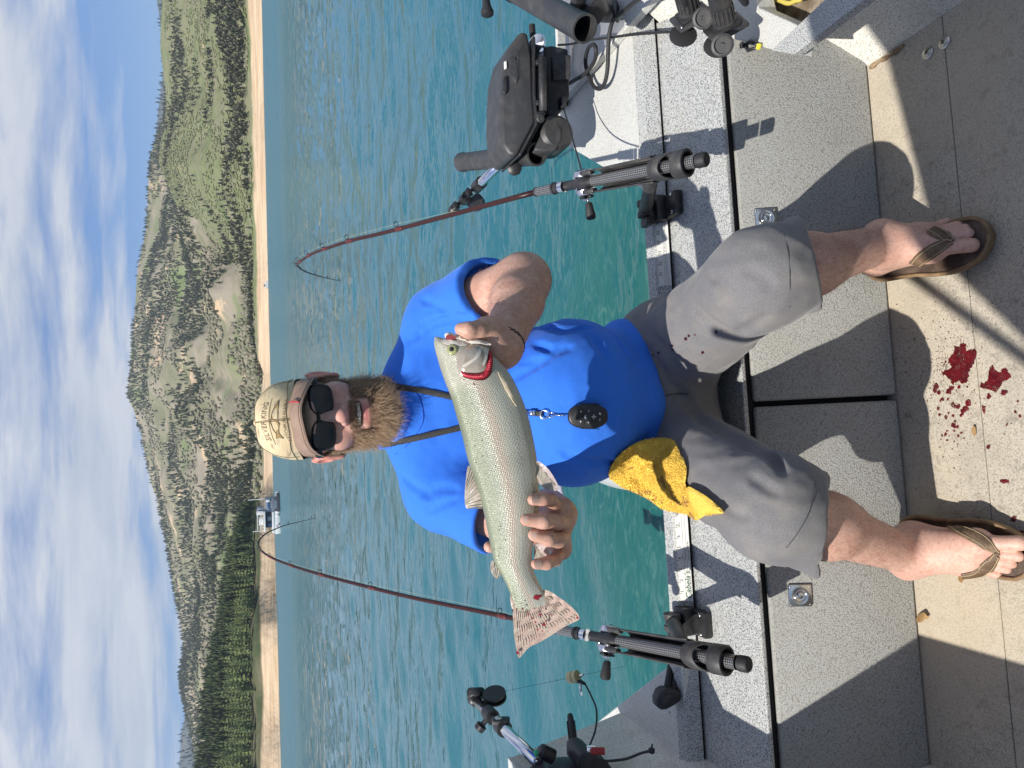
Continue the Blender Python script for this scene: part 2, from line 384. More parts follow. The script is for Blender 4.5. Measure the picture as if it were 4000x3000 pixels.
def hill(name, prof, r0, r1, bank, material, seed, rough=1.0, nt=90, na=420, a_lim=None, shape=1.15, fade_end=0):
    A2 = np.array([1.0, 1.0])
    pa, pe = prof_to_az(prof)
    a0, a1 = (pa[0], pa[-1]) if a_lim is None else a_lim
    az = np.linspace(a0, a1, na); el = np.interp(az, pa, pe)
    rs = r0(az) if callable(r0) else np.full(na, r0); rt = r1(az) if callable(r1) else np.full(na, r1)
    zt = H + rt * np.tan(el)
    ts = np.concatenate([np.linspace(-0.03, 0.12, 14), np.linspace(0.14, 1.0, nt - 24), np.linspace(1.05, 1.8, 10)])
    T, AZ = np.meshgrid(ts, az, indexing='ij'); RS = np.tile(rs, (len(ts), 1)); RT = np.tile(rt, (len(ts), 1)); ZT = np.tile(zt, (len(ts), 1))
    RR = RS + (RT - RS) * T
    X = RR * np.sin(AZ); Y = RR * np.cos(AZ); P = np.stack([X.ravel(), Y.ravel()], 1)
    bank = bank * (1 + 0.22 * vnoise(P * A2, 1 / 120.0, seed + 40) + 0.10 * vnoise(P * A2, 1 / 35.0, seed + 41)).reshape(T.shape)
    if fade_end:
        bank = bank * np.clip((AZ - az[0] if fade_end < 0 else az[-1] - AZ) / 0.05, 0.02, 1)
    up = np.clip((T - 0.05) / 0.95, 0, 1)
    Z = np.where(T <= 0.05, bank * T / 0.05, bank + (ZT - bank) * up ** shape)
    Z = np.where(T > 1.0, ZT - (T - 1.0) * ZT * 0.9, Z)
    # spurs and gullies run down the slope
    Q = np.stack([AZ.ravel() * 1500, RR.ravel() * 0.35], 1)
    g = fbm(Q, 1 / 130.0, 4, seed).reshape(T.shape); g2 = np.abs(fbm(Q, 1 / 210.0, 3, seed + 5)).reshape(T.shape)
    env = np.sin(np.pi * np.clip(up, 0, 1)) ** 0.8 * (T <= 1.0)
    Z = Z + rough * env * (ZT * 0.10 * g - ZT * 0.13 * g2)
    Z = Z + (fbm(P, 1 / 25.0, 3, seed + 9).reshape(T.shape)) * np.clip(T * 20, 0, 1) * 1.2 * np.clip((1.02 - T) * 8, 0.2, 1)
    Z = np.where(T < 0, -3.0, Z)
    Z = np.where((T >= 0) & (T < 0.004), -0.2, Z)
    V = np.stack([X.ravel(), Y.ravel(), Z.ravel() + 0.0], 1)
    idx = np.arange(V.shape[0]).reshape(T.shape)
    F = np.stack([idx[:-1, :-1].ravel(), idx[:-1, 1:].ravel(), idx[1:, 1:].ravel(), idx[1:, :-1].ravel()], 1)
    me = np_mesh(name, V, F); o = obj(name, me, material, smooth=True); o['kind'] = 'structure'
    TERR[name] = (ts, az, X, Y, Z)
    return o
def terr_sample(name, n, rng, tmin, tmax, amin=None, amax=None):
    ts, az, X, Y, Z = TERR[name]
    t = rng.uniform(tmin, tmax, n); a = rng.uniform(amin if amin is not None else az[0], amax if amax is not None else az[-1], n)
    i = np.clip(np.searchsorted(ts, t) - 1, 0, len(ts) - 2); j = np.clip(((a - az[0]) / (az[1] - az[0])).astype(int), 0, len(az) - 2)
    u = ((t - ts[i]) / (ts[i + 1] - ts[i]))[:, None]; w = ((a - az[j]) / (az[1] - az[0]))[:, None]
    A3 = np.stack([X, Y, Z], 2)
    return (A3[i, j] * (1 - u) * (1 - w) + A3[i + 1, j] * u * (1 - w) + A3[i, j + 1] * (1 - u) * w + A3[i + 1, j + 1] * u * w), t, a

main_prof = [(-1500, 660), (-600, 650), (0, 645), (300, 650), (450, 640), (520, 618), (600, 590), (700, 580), (800, 577), (900, 570), (1000, 548), (1050, 537), (1100, 533), (1200, 528), (1300, 518), (1400, 510),
    (1500, 503), (1545, 495), (1600, 522), (1700, 553), (1800, 570), (1900, 594), (1950, 613), (2000, 622), (2050, 634), (2100, 647), (2200, 664), (2300, 678), (2400, 698),
    (2500, 713), (2560, 716), (2620, 704), (2700, 709), (2780, 727), (2860, 745), (3000, 770), (3600, 800), (4500, 830)]
green_prof = [(-1500, 700), (-600, 660), (0, 634), (100, 627), (200, 627), (300, 640), (400, 652), (500, 645), (560, 625), (640, 620), (720, 650), (800, 690), (900, 740), (1000, 790), (1100, 850), (1200, 920), (1300, 985), (1400, 1030), (1480, 1045), (1540, 1049)]
spit_prof = [(1820, 1057), (1860, 1053), (1900, 1046), (1950, 1030), (2000, 1012), (2040, 975), (2100, 942), (2200, 918), (2300, 905), (2400, 896), (2500, 872), (2600, 846), (2700, 834), (2800, 824), (3000, 812), (3600, 780), (4500, 760)]
far_prof = [(-1500, 600), (-300, 600), (0, 612), (100, 628), (250, 640), (330, 632), (420, 620), (500, 612), (600, 600), (700, 592), (800, 590), (1500, 700), (2300, 720), (2700, 740), (2800, 722), (2870, 706), (2950, 704), (3000, 700), (3300, 690), (4500, 720)]

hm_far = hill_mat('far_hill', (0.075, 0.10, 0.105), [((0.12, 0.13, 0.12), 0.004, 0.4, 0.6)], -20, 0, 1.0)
hm_main = hill_mat('scrub_hill', (0.160, 0.160, 0.090), [((0.270, 0.235, 0.175), 0.011, 0.40, 0.58), ((0.160, 0.205, 0.080), 0.006, 0.53, 0.66), ((0.48, 0.36, 0.23), 0.0085, 0.57, 0.63)], 7.0, 0, 1.0)
hm_green = hill_mat('grass_hill', (0.165, 0.185, 0.085), [((0.205, 0.195, 0.110), 0.012, 0.40, 0.60), ((0.105, 0.140, 0.055), 0.035, 0.48, 0.62), ((0.20, 0.18, 0.14), 0.09, 0.5, 0.68), ((0.44, 0.33, 0.21), 0.012, 0.63, 0.68)], 9.0, 0, 1.0)
hm_spit = hill_mat('forest_floor', (0.06, 0.075, 0.035), [((0.13, 0.12, 0.07), 0.03, 0.45, 0.6)], 9.8, 0, 1.0)
hill('far_hills', far_prof, 2600, 4200, 30, hm_far, 3, rough=0.4, nt=50, na=220)
hill('scrub_hillside', main_prof, lambda a: 640 + 60 * np.sin(a * 5) + 14 * np.sin(a * 41), 2300, 8.5, hm_main, 11, rough=1.0, nt=120, na=460)
hill('grassy_hillside', green_prof, lambda a: 600 + 60 * np.clip((0.25 - a) / 0.25, 0, 1) + 12 * np.sin(a * 37), 1500, 10.5, hm_green, 23, rough=0.8, nt=90, na=300, fade_end=-1)
hill('wooded_point', spit_prof, lambda a: 470 + 130 * np.clip((a + 0.30) / 0.17, 0, 1.4) + 9 * np.sin(a * 43), 860, 11.0, hm_spit, 31, rough=0.25, nt=70, na=260, shape=0.9, fade_end=1)

# ------------------------------------------------------------------ trees
def conifer_arrays(rng, tiers=7, sides=7, jag=0.25):
    """one conifer of height 1, ragged tiers of drooping boughs round a tapered trunk"""
    V = []; F = []
    n = 5
    for (z, r_) in ((0, 0.018), (0.5, 0.012), (1.0, 0.002)):
        for k in range(n): V.append((r_ * math.cos(6.283 * k / n), r_ * math.sin(6.283 * k / n), z))
    for i in range(2):
        for k in range(n): F.append((i * n + k, i * n + (k + 1) % n, (i + 1) * n + (k + 1) % n, (i + 1) * n + k))
    nt = len(F)
    for i in range(tiers):
        f = i / (tiers - 1); z0 = 0.12 + 0.80 * f; r0 = 0.185 * (1 - f) ** 0.75 + 0.02; top = z0 + 0.19 * (1 - 0.55 * f)
        b = len(V); V.append((rng.normal(0, .01), rng.normal(0, .01), top))
        ph = rng.uniform(0, 6.28)
        for k in range(sides * 2):
            w = ph + 6.2832 * k / (sides * 2); q = r0 * (1.0 if k % 2 == 0 else 0.55) * rng.uniform(1 - jag, 1 + jag)
            V.append((q * math.cos(w), q * math.sin(w), z0 - (0.02 if k % 2 == 0 else -0.02) + rng.normal(0, .012)))
        for k in range(sides * 2): F.append((b, b + 1 + k, b + 1 + (k + 1) % (sides * 2), b + 1 + (k + 1) % (sides * 2)))
    return np.array(V), F, nt
leafm = bpy.data.materials.new('conifer_foliage'); leafm.use_nodes = True
def _fm(mt, c1, c2, sc):
    t = mt.node_tree; lk = t.links.new; b = t.nodes['Principled BSDF']; b.inputs['Roughness'].default_value = 0.9; b.inputs['Specular IOR Level'].default_value = 0.15
    oi = N(t, 'ShaderNodeObjectInfo'); mx = N(t, 'ShaderNodeMix', data_type='RGBA'); lk(oi.outputs['Random'], mx.inputs[0])
    mx.inputs[6].default_value = (*c1, 1); mx.inputs[7].default_value = (*c2, 1)
    tc = N(t, 'ShaderNodeTexCoord'); nz = N(t, 'ShaderNodeTexNoise', i_Scale=sc, i_Detail=3.0); lk(tc.outputs['Object'], nz.inputs['Vector'])
    rr = N(t, 'ShaderNodeMapRange', i_1=0.3, i_2=0.7, i_3=0.6, i_4=1.4); lk(nz.outputs[0], rr.inputs[0])
    m2 = N(t, 'ShaderNodeMix', data_type='RGBA', blend_type='MULTIPLY'); m2.inputs[0].default_value = 1; lk(mx.outputs[2], m2.inputs[6]); lk(rr.outputs[0], m2.inputs[7])
    lk(m2.outputs[2], b.inputs['Base Color'])
_fm(leafm, (0.068, 0.098, 0.040), (0.140, 0.170, 0.062), 9.0)
barkm = mat('tree_bark', (0.085, 0.065, 0.05), 0.95)

def stuff_trees(name, P, hgt, wid, cols, label, kind='conifer', seed=0):
    """thousands of far trees as one mesh of real little crowns"""
    rng = np.random.default_rng(seed); n = len(P)
    if kind == 'conifer':
        sides = 5; lv = [(0.05, 1.0), (0.42, 0.34), (0.38, 0.74), (0.72, 0.22), (0.66, 0.46), (1.0, 0.0)]
    else:
        sides = 5; lv = [(0.0, 0.45), (0.35, 1.0), (0.75, 0.8), (1.0, 0.12)]
    k = len(lv); ang = rng.uniform(0, 6.28, n)
    V = np.zeros((n, k * sides, 3)); C = np.zeros((n, k * sides, 3))
    for i, (z, r_) in enumerate(lv):
        for s_ in range(sides):
            w = ang + 6.2832 * s_ / sides + i * 0.6; q = wid * r_ * rng.uniform(0.7, 1.3, n)
            V[:, i * sides + s_] = P + np.stack([q * np.cos(w), q * np.sin(w), hgt * (z + rng.uniform(-.03, .03, n)) - 0.3], 1)
            C[:, i * sides + s_] = cols * rng.uniform(0.8, 1.2, n)[:, None]
    f = []
    for i in range(k - 1):
        for s_ in range(sides):
            s2 = (s_ + 1) % sides; f.append((i * sides + s_, i * sides + s2, (i + 1) * sides + s2, (i + 1) * sides + s_))
    f = np.array(f); F = (f[None] + (np.arange(n) * k * sides)[:, None, None]).reshape(-1, 4)
    me = np_mesh(name, V.reshape(-1, 3), F, C.reshape(-1, 3))
    mt = MATS.get('far_foliage') or attr_mat('far_foliage', rough=0.95, spec=0.1)
    o = obj(name, me, mt); tag(o, label, 'forest', kind='stuff'); return o
def in_view(P, pad=350):
    v = P - np.array(CAM); f = v @ np.array(_F); x = 2000 - (v @ np.array(IU)) / f * F_PX; y = 1500 - (v @ np.array(IR)) / f * F_PX
    return (f > 0) & (x > -pad) & (x < 4000 + pad) & (y > -pad) & (y < 3000 + pad)
def far_forest():
    rng = np.random.default_rng(5)
    # scrub hillside: conifers gather on the upper slopes, bare grey brush lower down
    P, t, a = terr_sample('scrub_hillside', 90000, rng, 0.10, 1.0); ok = in_view(P); P, t = P[ok], t[ok]
    d = fbm(P[:, :2], 1 / 160.0, 3, 51) + 0.75 * (t - 0.50)
    con = d > rng.uniform(-0.25, 0.85, len(P)); n = con.sum()
    g = rng.uniform(0, 1, n)[:, None]
    cols = np.array([0.115, 0.138, 0.078]) * (1 - g) + np.array([0.205, 0.208, 0.122]) * g
    stuff_trees('far_conifer_forest', P[con], rng.uniform(5.5, 12, n), rng.uniform(1.9, 3.4, n), cols, 'dark conifers scattered over the high scrubby hillside', 'conifer', 1)
    P, t, a = terr_sample('scrub_hillside', 50000, rng, 0.06, 0.95); ok = in_view(P); P, t = P[ok], t[ok]
    d = fbm(P[:, :2], 1 / 110.0, 3, 77) - 0.5 * (t - 0.4); b = d > rng.uniform(-0.3, 0.6, len(P)); n = b.sum(); g = rng.uniform(0, 1, n)[:, None]
    cols = np.array([0.250, 0.220, 0.170]) * (1 - g) + np.array([0.155, 0.165, 0.090]) * g
    stuff_trees('hillside_brush', P[b], rng.uniform(3, 6.5, n), rng.uniform(1.6, 3.4, n), cols, 'grey brown brush over the lower scrubby hillside', 'brush', 2)
    # grassy hill: trees in gullies and along the shore
    P, t, a = terr_sample('grassy_hillside', 26000, rng, 0.06, 1.0); ok = in_view(P); P, t = P[ok], t[ok]
    d = fbm(P[:, :2], 1 / 90.0, 3, 91) + 0.9 * np.clip(0.30 - t, -0.4, 1) ; con = d > rng.uniform(-0.15, 0.95, len(P)); n = con.sum(); g = rng.uniform(0, 1, n)[:, None]
    cols = np.array([0.120, 0.135, 0.072]) * (1 - g) + np.array([0.26, 0.24, 0.18]) * g
    stuff_trees('grassy_hill_trees', P[con], rng.uniform(3, 8.5, n), rng.uniform(1.3, 2.5, n), cols, 'dark trees in the gullies of the green grassy hill', 'conifer', 3)
    P, t, a = terr_sample('grassy_hillside', 26000, rng, 0.05, 0.98); ok = in_view(P); P, t = P[ok], t[ok]; n = len(P); g = rng.uniform(0, 1, n)[:, None]; d = fbm(P[:, :2], 1 / 60.0, 3, 95)
    cols = np.array([0.125, 0.150, 0.060]) * (1 - g) + np.array([0.200, 0.195, 0.110]) * g
    b = (d > -0.2) & (rng.uniform(0, 1, n) < 0.6 + 0.5 * d); n = b.sum()
    stuff_trees('grassy_hill_brush', P[b], rng.uniform(0.8, 2.4, n), rng.uniform(0.8, 2.2, n), cols[b], 'low olive brush dotted over the green grassy hill', 'brush', 7)
    P, t, a = terr_sample('far_hills', 5000, rng, 0.3, 1.0); ok = in_view(P); P = P[ok]; n = len(P)
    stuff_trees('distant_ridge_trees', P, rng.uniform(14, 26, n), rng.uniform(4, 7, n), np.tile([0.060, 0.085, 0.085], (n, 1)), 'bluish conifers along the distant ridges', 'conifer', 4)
    # wooded point: the back rows as one forest
    P, t, a = terr_sample('wooded_point', 5200, rng, 0.07, 1.0); ok = in_view(P); P, t = P[ok], t[ok]
    q = np.array([pix(p) for p in P]); order = np.argsort(np.linalg.norm(P, axis=1))
    return P[order], rng
Pn, rng_t = far_forest()
def near_trees(P, rng):
    P = P[P[:, 2] > 11.5]
    vis = np.array([0 <= pix(p)[1] <= 3010 for p in P]); Pv = P[vis]
    near = Pv[:300]; rest = np.concatenate([Pv[300:], P[~vis]])
    n = len(rest); g = rng.uniform(0, 1, n)[:, None] ** 1.3
    cols = np.array([0.072, 0.100, 0.042]) * (1 - g) + np.array([0.150, 0.180, 0.066]) * g
    stuff_trees('wooded_point_forest', rest, rng.uniform(9, 17, n), rng.uniform(2.2, 3.6, n), cols, 'dense mixed green conifer forest covering the low wooded point', 'conifer', 6)
    kinds = []
    for i in range(5):
        V, F, nt = conifer_arrays(np.random.default_rng(100 + i), tiers=6 + i % 3, sides=6 + i % 2)
        crown = [tuple(dict.fromkeys(f)) for f in F[nt:]]; b = 15
        mt_ = pyd('trunk', V[:15], F[:nt]); mt_.materials.append(barkm)
        mc = pyd('crown', V[15:], [tuple(k - 15 for k in f) for f in crown]); mc.materials.append(leafm)
        kinds.append((mt_, mc))
    for i, p in enumerate(near):
        mt_, mc = kinds[i % 5]; hgt = rng.uniform(9, 17); w = hgt * rng.uniform(0.75, 1.25)
        e = bpy.data.objects.new('conifer_tree', None); COL.objects.link(e); e.location = (p[0], p[1], p[2] - 0.3)
        e.scale = (w, w, hgt); e.rotation_euler = (0, 0, rng.uniform(0, 6.28))
        tag(e, 'conifer on the shore edge of the low wooded point', 'tree', 'conifers along the wooded point')
        for nm, me in (('trunk', mt_), ('crown', mc)):
            c = bpy.data.objects.new(nm, me); COL.objects.link(c); c.parent = e
near_trees(Pn, rng_t)
# two low shrubs stand alone on the sand

# ------------------------------------------------------------------ haze over the lake
def haze():
    m = MB(); m.box((0, 0, 445), (14600, 14600, 900)); hm_ = bpy.data.materials.new('haze_air'); hm_.use_nodes = True; t = hm_.node_tree; t.nodes.clear()
    v = N(t, 'ShaderNodeVolumePrincipled', i_Density=HAZE); v.inputs['Color'].default_value = (0.72, 0.84, 1.0, 1); v.inputs['Anisotropy'].default_value = 0.2
    o = N(t, 'ShaderNodeOutputMaterial'); t.links.new(v.outputs[0], o.inputs['Volume'])
    ob = m.build('haze', hm_); tag(ob, 'thin blue haze in the air over the lake and hills', 'haze', kind='stuff')
HAZE = 0.00009
haze()
# ================================================================== BOAT
FR = atZ(3395, 254, 0); FL = atZ(3642, 2978, 0)          # cockpit floor corners at the stern bench
EB = (FR - FL).normalized(); AB = Vector((-EB.y, EB.x, 0))  # along the transom; aft
def bf(u, w, z): return FL + EB * u + AB * w + Vector((0, 0, z))
def to_b(p): q = p - FL; return q.dot(EB), q.dot(AB), p.z
UW = (FR - FL).length
SL = R(18)
PUP = Vector((0, 0, math.cos(SL))) + AB * math.sin(SL)   # up along the sloping bench front
PN = PUP.cross(EB).normalized()
if PN.y > 0: PN = -PN

def speckle_mat(name, base, spk, dens, scale=330.0, rough=0.45, grime=0.12):
    mt = bpy.data.materials.new(name); mt.use_nodes = True; t = mt.node_tree; lk = t.links.new; b = t.nodes['Principled BSDF']
    b.inputs['Roughness'].default_value = rough; MATS[name] = mt
    tc = N(t, 'ShaderNodeTexCoord')
    n1 = N(t, 'ShaderNodeTexNoise', i_Scale=scale, i_Detail=1.5, i_Roughness=0.5); lk(tc.outputs['Object'], n1.inputs['Vector'])
    r1 = N(t, 'ShaderNodeMapRange', i_1=dens, i_2=dens + 0.07); lk(n1.outputs[0], r1.inputs[0])
    m1 = N(t, 'ShaderNodeMix', data_type='RGBA'); lk(r1.outputs[0], m1.inputs[0]); m1.inputs[6].default_value = (*base, 1); m1.inputs[7].default_value = (*spk, 1)
    n2 = N(t, 'ShaderNodeTexNoise', i_Scale=9.0, i_Detail=6.0, i_Roughness=0.7); lk(tc.outputs['Object'], n2.inputs['Vector'])
    r2 = N(t, 'ShaderNodeMapRange', i_1=0.50, i_2=0.80, i_3=0.0, i_4=grime * 3); lk(n2.outputs[0], r2.inputs[0])
    m2 = N(t, 'ShaderNodeMix', data_type='RGBA'); lk(r2.outputs[0], m2.inputs[0]); lk(m1.outputs[2], m2.inputs[6]); m2.inputs[7].default_value = (0.40, 0.36, 0.28, 1)
    lk(m2.outputs[2], b.inputs['Base Color'])
    bp = N(t, 'ShaderNodeBump', i_Strength=0.25, i_Distance=0.0012); lk(n1.outputs[0], bp.inputs['Height']); lk(bp.outputs[0], b.inputs['Normal'])
    return mt
M_spk = speckle_mat('speckled_paint', (0.50, 0.51, 0.50), (0.05, 0.055, 0.06), 0.52, scale=520.0)
M_deck = speckle_mat('speckled_deck_paint', (0.60, 0.60, 0.565), (0.08, 0.085, 0.09), 0.58, scale=560.0)
M_wall = speckle_mat('speckled_wall_paint', (0.70, 0.68, 0.61), (0.12, 0.12, 0.11), 0.57, scale=480.0, grime=0.3)
def weave_mat(name, c1, c2, stain, cell, bump, dirt=None, stain_amt=0.5, warm=None):
    """looped carpet / woven vinyl: little tufts with dark gaps, worn and stained"""
    mt = bpy.data.materials.new(name); mt.use_nodes = True; t = mt.node_tree; lk = t.links.new; b = t.nodes['Principled BSDF']
    b.inputs['Roughness'].default_value = 0.9; b.inputs['Specular IOR Level'].default_value = 0.2; MATS[name] = mt
    tc = N(t, 'ShaderNodeTexCoord')
    mp = N(t, 'ShaderNodeMapping'); mp.inputs['Rotation'].default_value = (0, 0, math.atan2(EB.y, EB.x)); lk(tc.outputs['Object'], mp.inputs[0])
    wob = N(t, 'ShaderNodeTexNoise', i_Scale=60.0, i_Detail=2.0); lk(mp.outputs[0], wob.inputs['Vector'])
    wm = N(t, 'ShaderNodeVectorMath', operation='SCALE'); wm.inputs['Scale'].default_value = 0.006; lk(wob.outputs['Color'], wm.inputs[0])
    wa = N(t, 'ShaderNodeVectorMath', operation='ADD'); lk(mp.outputs[0], wa.inputs[0]); lk(wm.outputs[0], wa.inputs[1])
    vo = N(t, 'ShaderNodeTexVoronoi', i_Scale=1.0 / cell, i_Randomness=0.75, distance='CHEBYCHEV'); lk(wa.outputs[0], vo.inputs['Vector'])
    rr = N(t, 'ShaderNodeMapRange', i_1=0.32, i_2=0.62, i_3=0.0, i_4=1.0); lk(vo.outputs['Distance'], rr.inputs[0])
    m1 = N(t, 'ShaderNodeMix', data_type='RGBA'); lk(rr.outputs[0], m1.inputs[0]); m1.inputs[6].default_value = (*c1, 1); m1.inputs[7].default_value = (*c2, 1)
    hs = N(t, 'ShaderNodeMix', data_type='RGBA', blend_type='MULTIPLY'); hs.inputs[0].default_value = 0.0; lk(m1.outputs[2], hs.inputs[6]); lk(vo.outputs['Color'], hs.inputs[7])
    n2 = N(t, 'ShaderNodeTexNoise', i_Scale=5.0, i_Detail=7.0, i_Roughness=0.72, i_Distortion=0.4); lk(tc.outputs['Object'], n2.inputs['Vector'])
    r2 = N(t, 'ShaderNodeMapRange', i_1=0.48, i_2=0.76, i_3=0.0, i_4=stain_amt); lk(n2.outputs[0], r2.inputs[0])
    m2 = N(t, 'ShaderNodeMix', data_type='RGBA'); lk(r2.outputs[0], m2.inputs[0]); lk(hs.outputs[2], m2.inputs[6]); m2.inputs[7].default_value = (*stain, 1)
    src = m2.outputs[2]
    if dirt:
        n3 = N(t, 'ShaderNodeTexNoise', i_Scale=26.0, i_Detail=6.0, i_Roughness=0.75); lk(tc.outputs['Object'], n3.inputs['Vector'])
        r3 = N(t, 'ShaderNodeMapRange', i_1=0.55, i_2=0.72, i_3=0.0, i_4=0.75); lk(n3.outputs[0], r3.inputs[0])
        m3 = N(t, 'ShaderNodeMix', data_type='RGBA'); lk(r3.outputs[0], m3.inputs[0]); lk(src, m3.inputs[6]); m3.inputs[7].default_value = (*dirt, 1); src = m3.outputs[2]
    if warm:
        n4 = N(t, 'ShaderNodeTexNoise', i_Scale=2.3, i_Detail=4.0); lk(tc.outputs['Object'], n4.inputs['Vector'])
        r4 = N(t, 'ShaderNodeMapRange', i_1=0.45, i_2=0.65, i_3=0.0, i_4=0.6); lk(n4.outputs[0], r4.inputs[0])
        m4 = N(t, 'ShaderNodeMix', data_type='RGBA'); lk(r4.outputs[0], m4.inputs[0]); lk(src, m4.inputs[6]); m4.inputs[7].default_value = (*warm, 1); src = m4.outputs[2]
    lk(src, b.inputs['Base Color'])
    inv = N(t, 'ShaderNodeMath', operation='SUBTRACT', i_0=1.0); lk(vo.outputs['Distance'], inv.inputs[1])
    bp = N(t, 'ShaderNodeBump', i_Strength=bump, i_Distance=cell * 0.55); lk(inv.outputs[0], bp.inputs['Height']); lk(bp.outputs[0], b.inputs['Normal'])
    return mt
M_carpet = weave_mat('grey_loop_carpet', (0.385, 0.39, 0.37), (0.235, 0.23, 0.215), (0.29, 0.27, 0.23), 0.0036, 0.7, stain_amt=0.5)
M_floor = weave_mat('beige_floor_vinyl', (0.50, 0.455, 0.375), (0.33, 0.295, 0.24), (0.31, 0.275, 0.22), 0.0034, 0.45, dirt=(0.12, 0.11, 0.095), stain_amt=0.7, warm=(0.52, 0.435, 0.315))
M_blackgap = mat('black_void', (0.01, 0.01, 0.01), 0.9)
M_black = mat('black_plastic', (0.018, 0.018, 0.020), 0.42, mix=[(60.0, 3.0, 0.5, 0.75, (0.06, 0.058, 0.055), 0.6)], bump=(700.0, 0.15, 2.0, 0.001))
M_greyblack = mat('weathered_black_plastic', (0.030, 0.030, 0.032), 0.5, mix=[(35.0, 5.0, 0.45, 0.75, (0.10, 0.095, 0.09), 0.7)], bump=(500.0, 0.2, 3.0, 0.001))
M_rubber = mat('black_rubber', (0.020, 0.020, 0.022), 0.62, bump=(300.0, 0.2, 2.0, 0.001))
M_steel = mat('stainless_steel', (0.62, 0.61, 0.58), 0.22, 1.0, mix=[(120.0, 4.0, 0.5, 0.7, (0.40, 0.37, 0.32), 0.4)])
M_chrome = mat('polished_aluminium', (0.80, 0.80, 0.82), 0.13, 1.0)
M_silver = mat('brushed_silver', (0.66, 0.66, 0.72), 0.30, 1.0, mix=[(90.0, 3.0, 0.5, 0.7, (0.5, 0.5, 0.5), 0.5)])
M_alu = mat('weathered_aluminium', (0.42, 0.43, 0.44), 0.5, 0.7, mix=[(14.0, 6.0, 0.4, 0.7, (0.25, 0.24, 0.23), 0.8)])
M_bolt = mat('screw_steel', (0.55, 0.54, 0.50), 0.3, 1.0)
M_white = mat('white_label', (0.72, 0.72, 0.68), 0.5, mix=[(40.0, 4.0, 0.55, 0.8, (0.5, 0.46, 0.38), 0.5)])
M_ink = mat('black_ink', (0.02, 0.02, 0.02), 0.6)
M_greenink = mat('green_ink', (0.02, 0.10, 0.05), 0.6)

boat = empty('fishing_boat', bf(UW / 2, -0.6, 0), 'aluminium fishing boat cockpit with speckled grey stern bench and beige floor', 'boat')
# --- floor: three sheets of woven vinyl with seams across the boat
F2 = atZ(3640, 90, 0); _fw = (F2 - FR).normalized(); _k = _fw.dot(EB) / -_fw.dot(AB)      # the starboard side widens forward
def u_r(w): return UW + _k * (-w) + 0.004
def floor_sheet(w0, w1):
    u0 = -0.02
    m = MB(); m.prism([bf(u0, w0, 0), bf(u_r(w0), w0, 0), bf(u_r(w1), w1, 0), bf(u0, w1, 0)], (0, 0, -0.012)); return m.build('floor_panel', M_floor, boat, bevel=0.0015, seg=1)
seam = [to_b(atZ(3905, 2400, 0))[1], to_b(atZ(3655, 150, 0))[1]]
sw = to_b(atZ(3907, 2380, 0))[1]
floor_main = floor_sheet(sw + 0.0008, 0.20)
fl2 = floor_sheet(sw - 0.62, sw - 0.0008); fl3 = floor_sheet(-2.6, sw - 0.624)
m = MB(); m.prism([bf(-0.02, -2.6, -0.02), bf(u_r(-2.6), -2.6, -0.02), bf(u_r(0.2), 0.2, -0.02), bf(-0.02, 0.2, -0.02)], (0, 0, -0.02)); m.build('floor_frame', M_blackgap, boat)
# --- bench: two carpeted doors, dark gap, speckled top
def pplane(u, s, out): return FL + EB * u + PUP * s + PN * out
S_TOP = 0.318
ugap = to_b(atP(3210, 1566, FL, PN))[0]
def door(u0, u1):
    m = MB(); m.prism([pplane(u0, 0.004, 0.0), pplane(u1, 0.004, 0.0), pplane(u1, S_TOP, 0.0), pplane(u0, S_TOP, 0.0)], -PN * 0.02)
    return m.build('door', M_carpet, boat, bevel=0.006, auto=50)
d_left = door(-0.06, ugap - 0.006); d_right = door(ugap + 0.006, UW + 0.09)
m = MB(); m.prism([pplane(-0.1, -0.02, -0.03), pplane(UW + 0.14, -0.02, -0.03), pplane(UW + 0.14, S_TOP + 0.02, -0.03), pplane(-0.1, S_TOP + 0.02, -0.03)], -PN * 0.01); m.build('bench_interior', M_blackgap, boat)
ZT = 0.330
pb = [(-0.22, 0.098), (UW + 0.16, 0.098), (UW + 0.26, 0.36), (-0.40, 0.36)]
m = MB(); m.prism([bf(u, w, ZT) for u, w in pb], (0, 0, -0.012)); bench_top = m.build('bench_top', M_spk, boat, bevel=0.003)
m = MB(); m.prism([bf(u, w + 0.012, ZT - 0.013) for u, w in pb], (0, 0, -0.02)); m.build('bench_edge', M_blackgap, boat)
# transom cap: folded rail with a sloping inner face
capprof = [(0.335, ZT + 0.008), (0.356, ZT + 0.040), (0.386, ZT + 0.047), (0.388, ZT - 0.22), (0.37, ZT - 0.22), (0.37, ZT + 0.008)]
m = MB(); m.prism([bf(-0.6, w, z) for w, z in capprof], EB * (UW + 1.02)); cap_rail = m.build('transom_rail', M_spk, boat, bevel=0.0025)
m = MB(); m.prism([bf(-0.6, 0.341, ZT + 0.001), bf(UW + 0.42, 0.341, ZT + 0.001), bf(UW + 0.42, 0.352, ZT + 0.001), bf(-0.6, 0.352, ZT + 0.001)], (0, 0, 0.0065)); m.build('rail_shadow_strip', M_blackgap, boat)  # black strip laid on the bench in place of the rail cap's shadow
# lower hull below the bench and the transom
m = MB(); m.prism([bf(-0.12, 0.386, ZT - 0.20), bf(UW + 0.2, 0.386, ZT - 0.20), bf(UW + 0.1, 0.33, -0.5), bf(0.0, 0.33, -0.5)], AB * 0.03); m.build('transom', M_alu, boat)
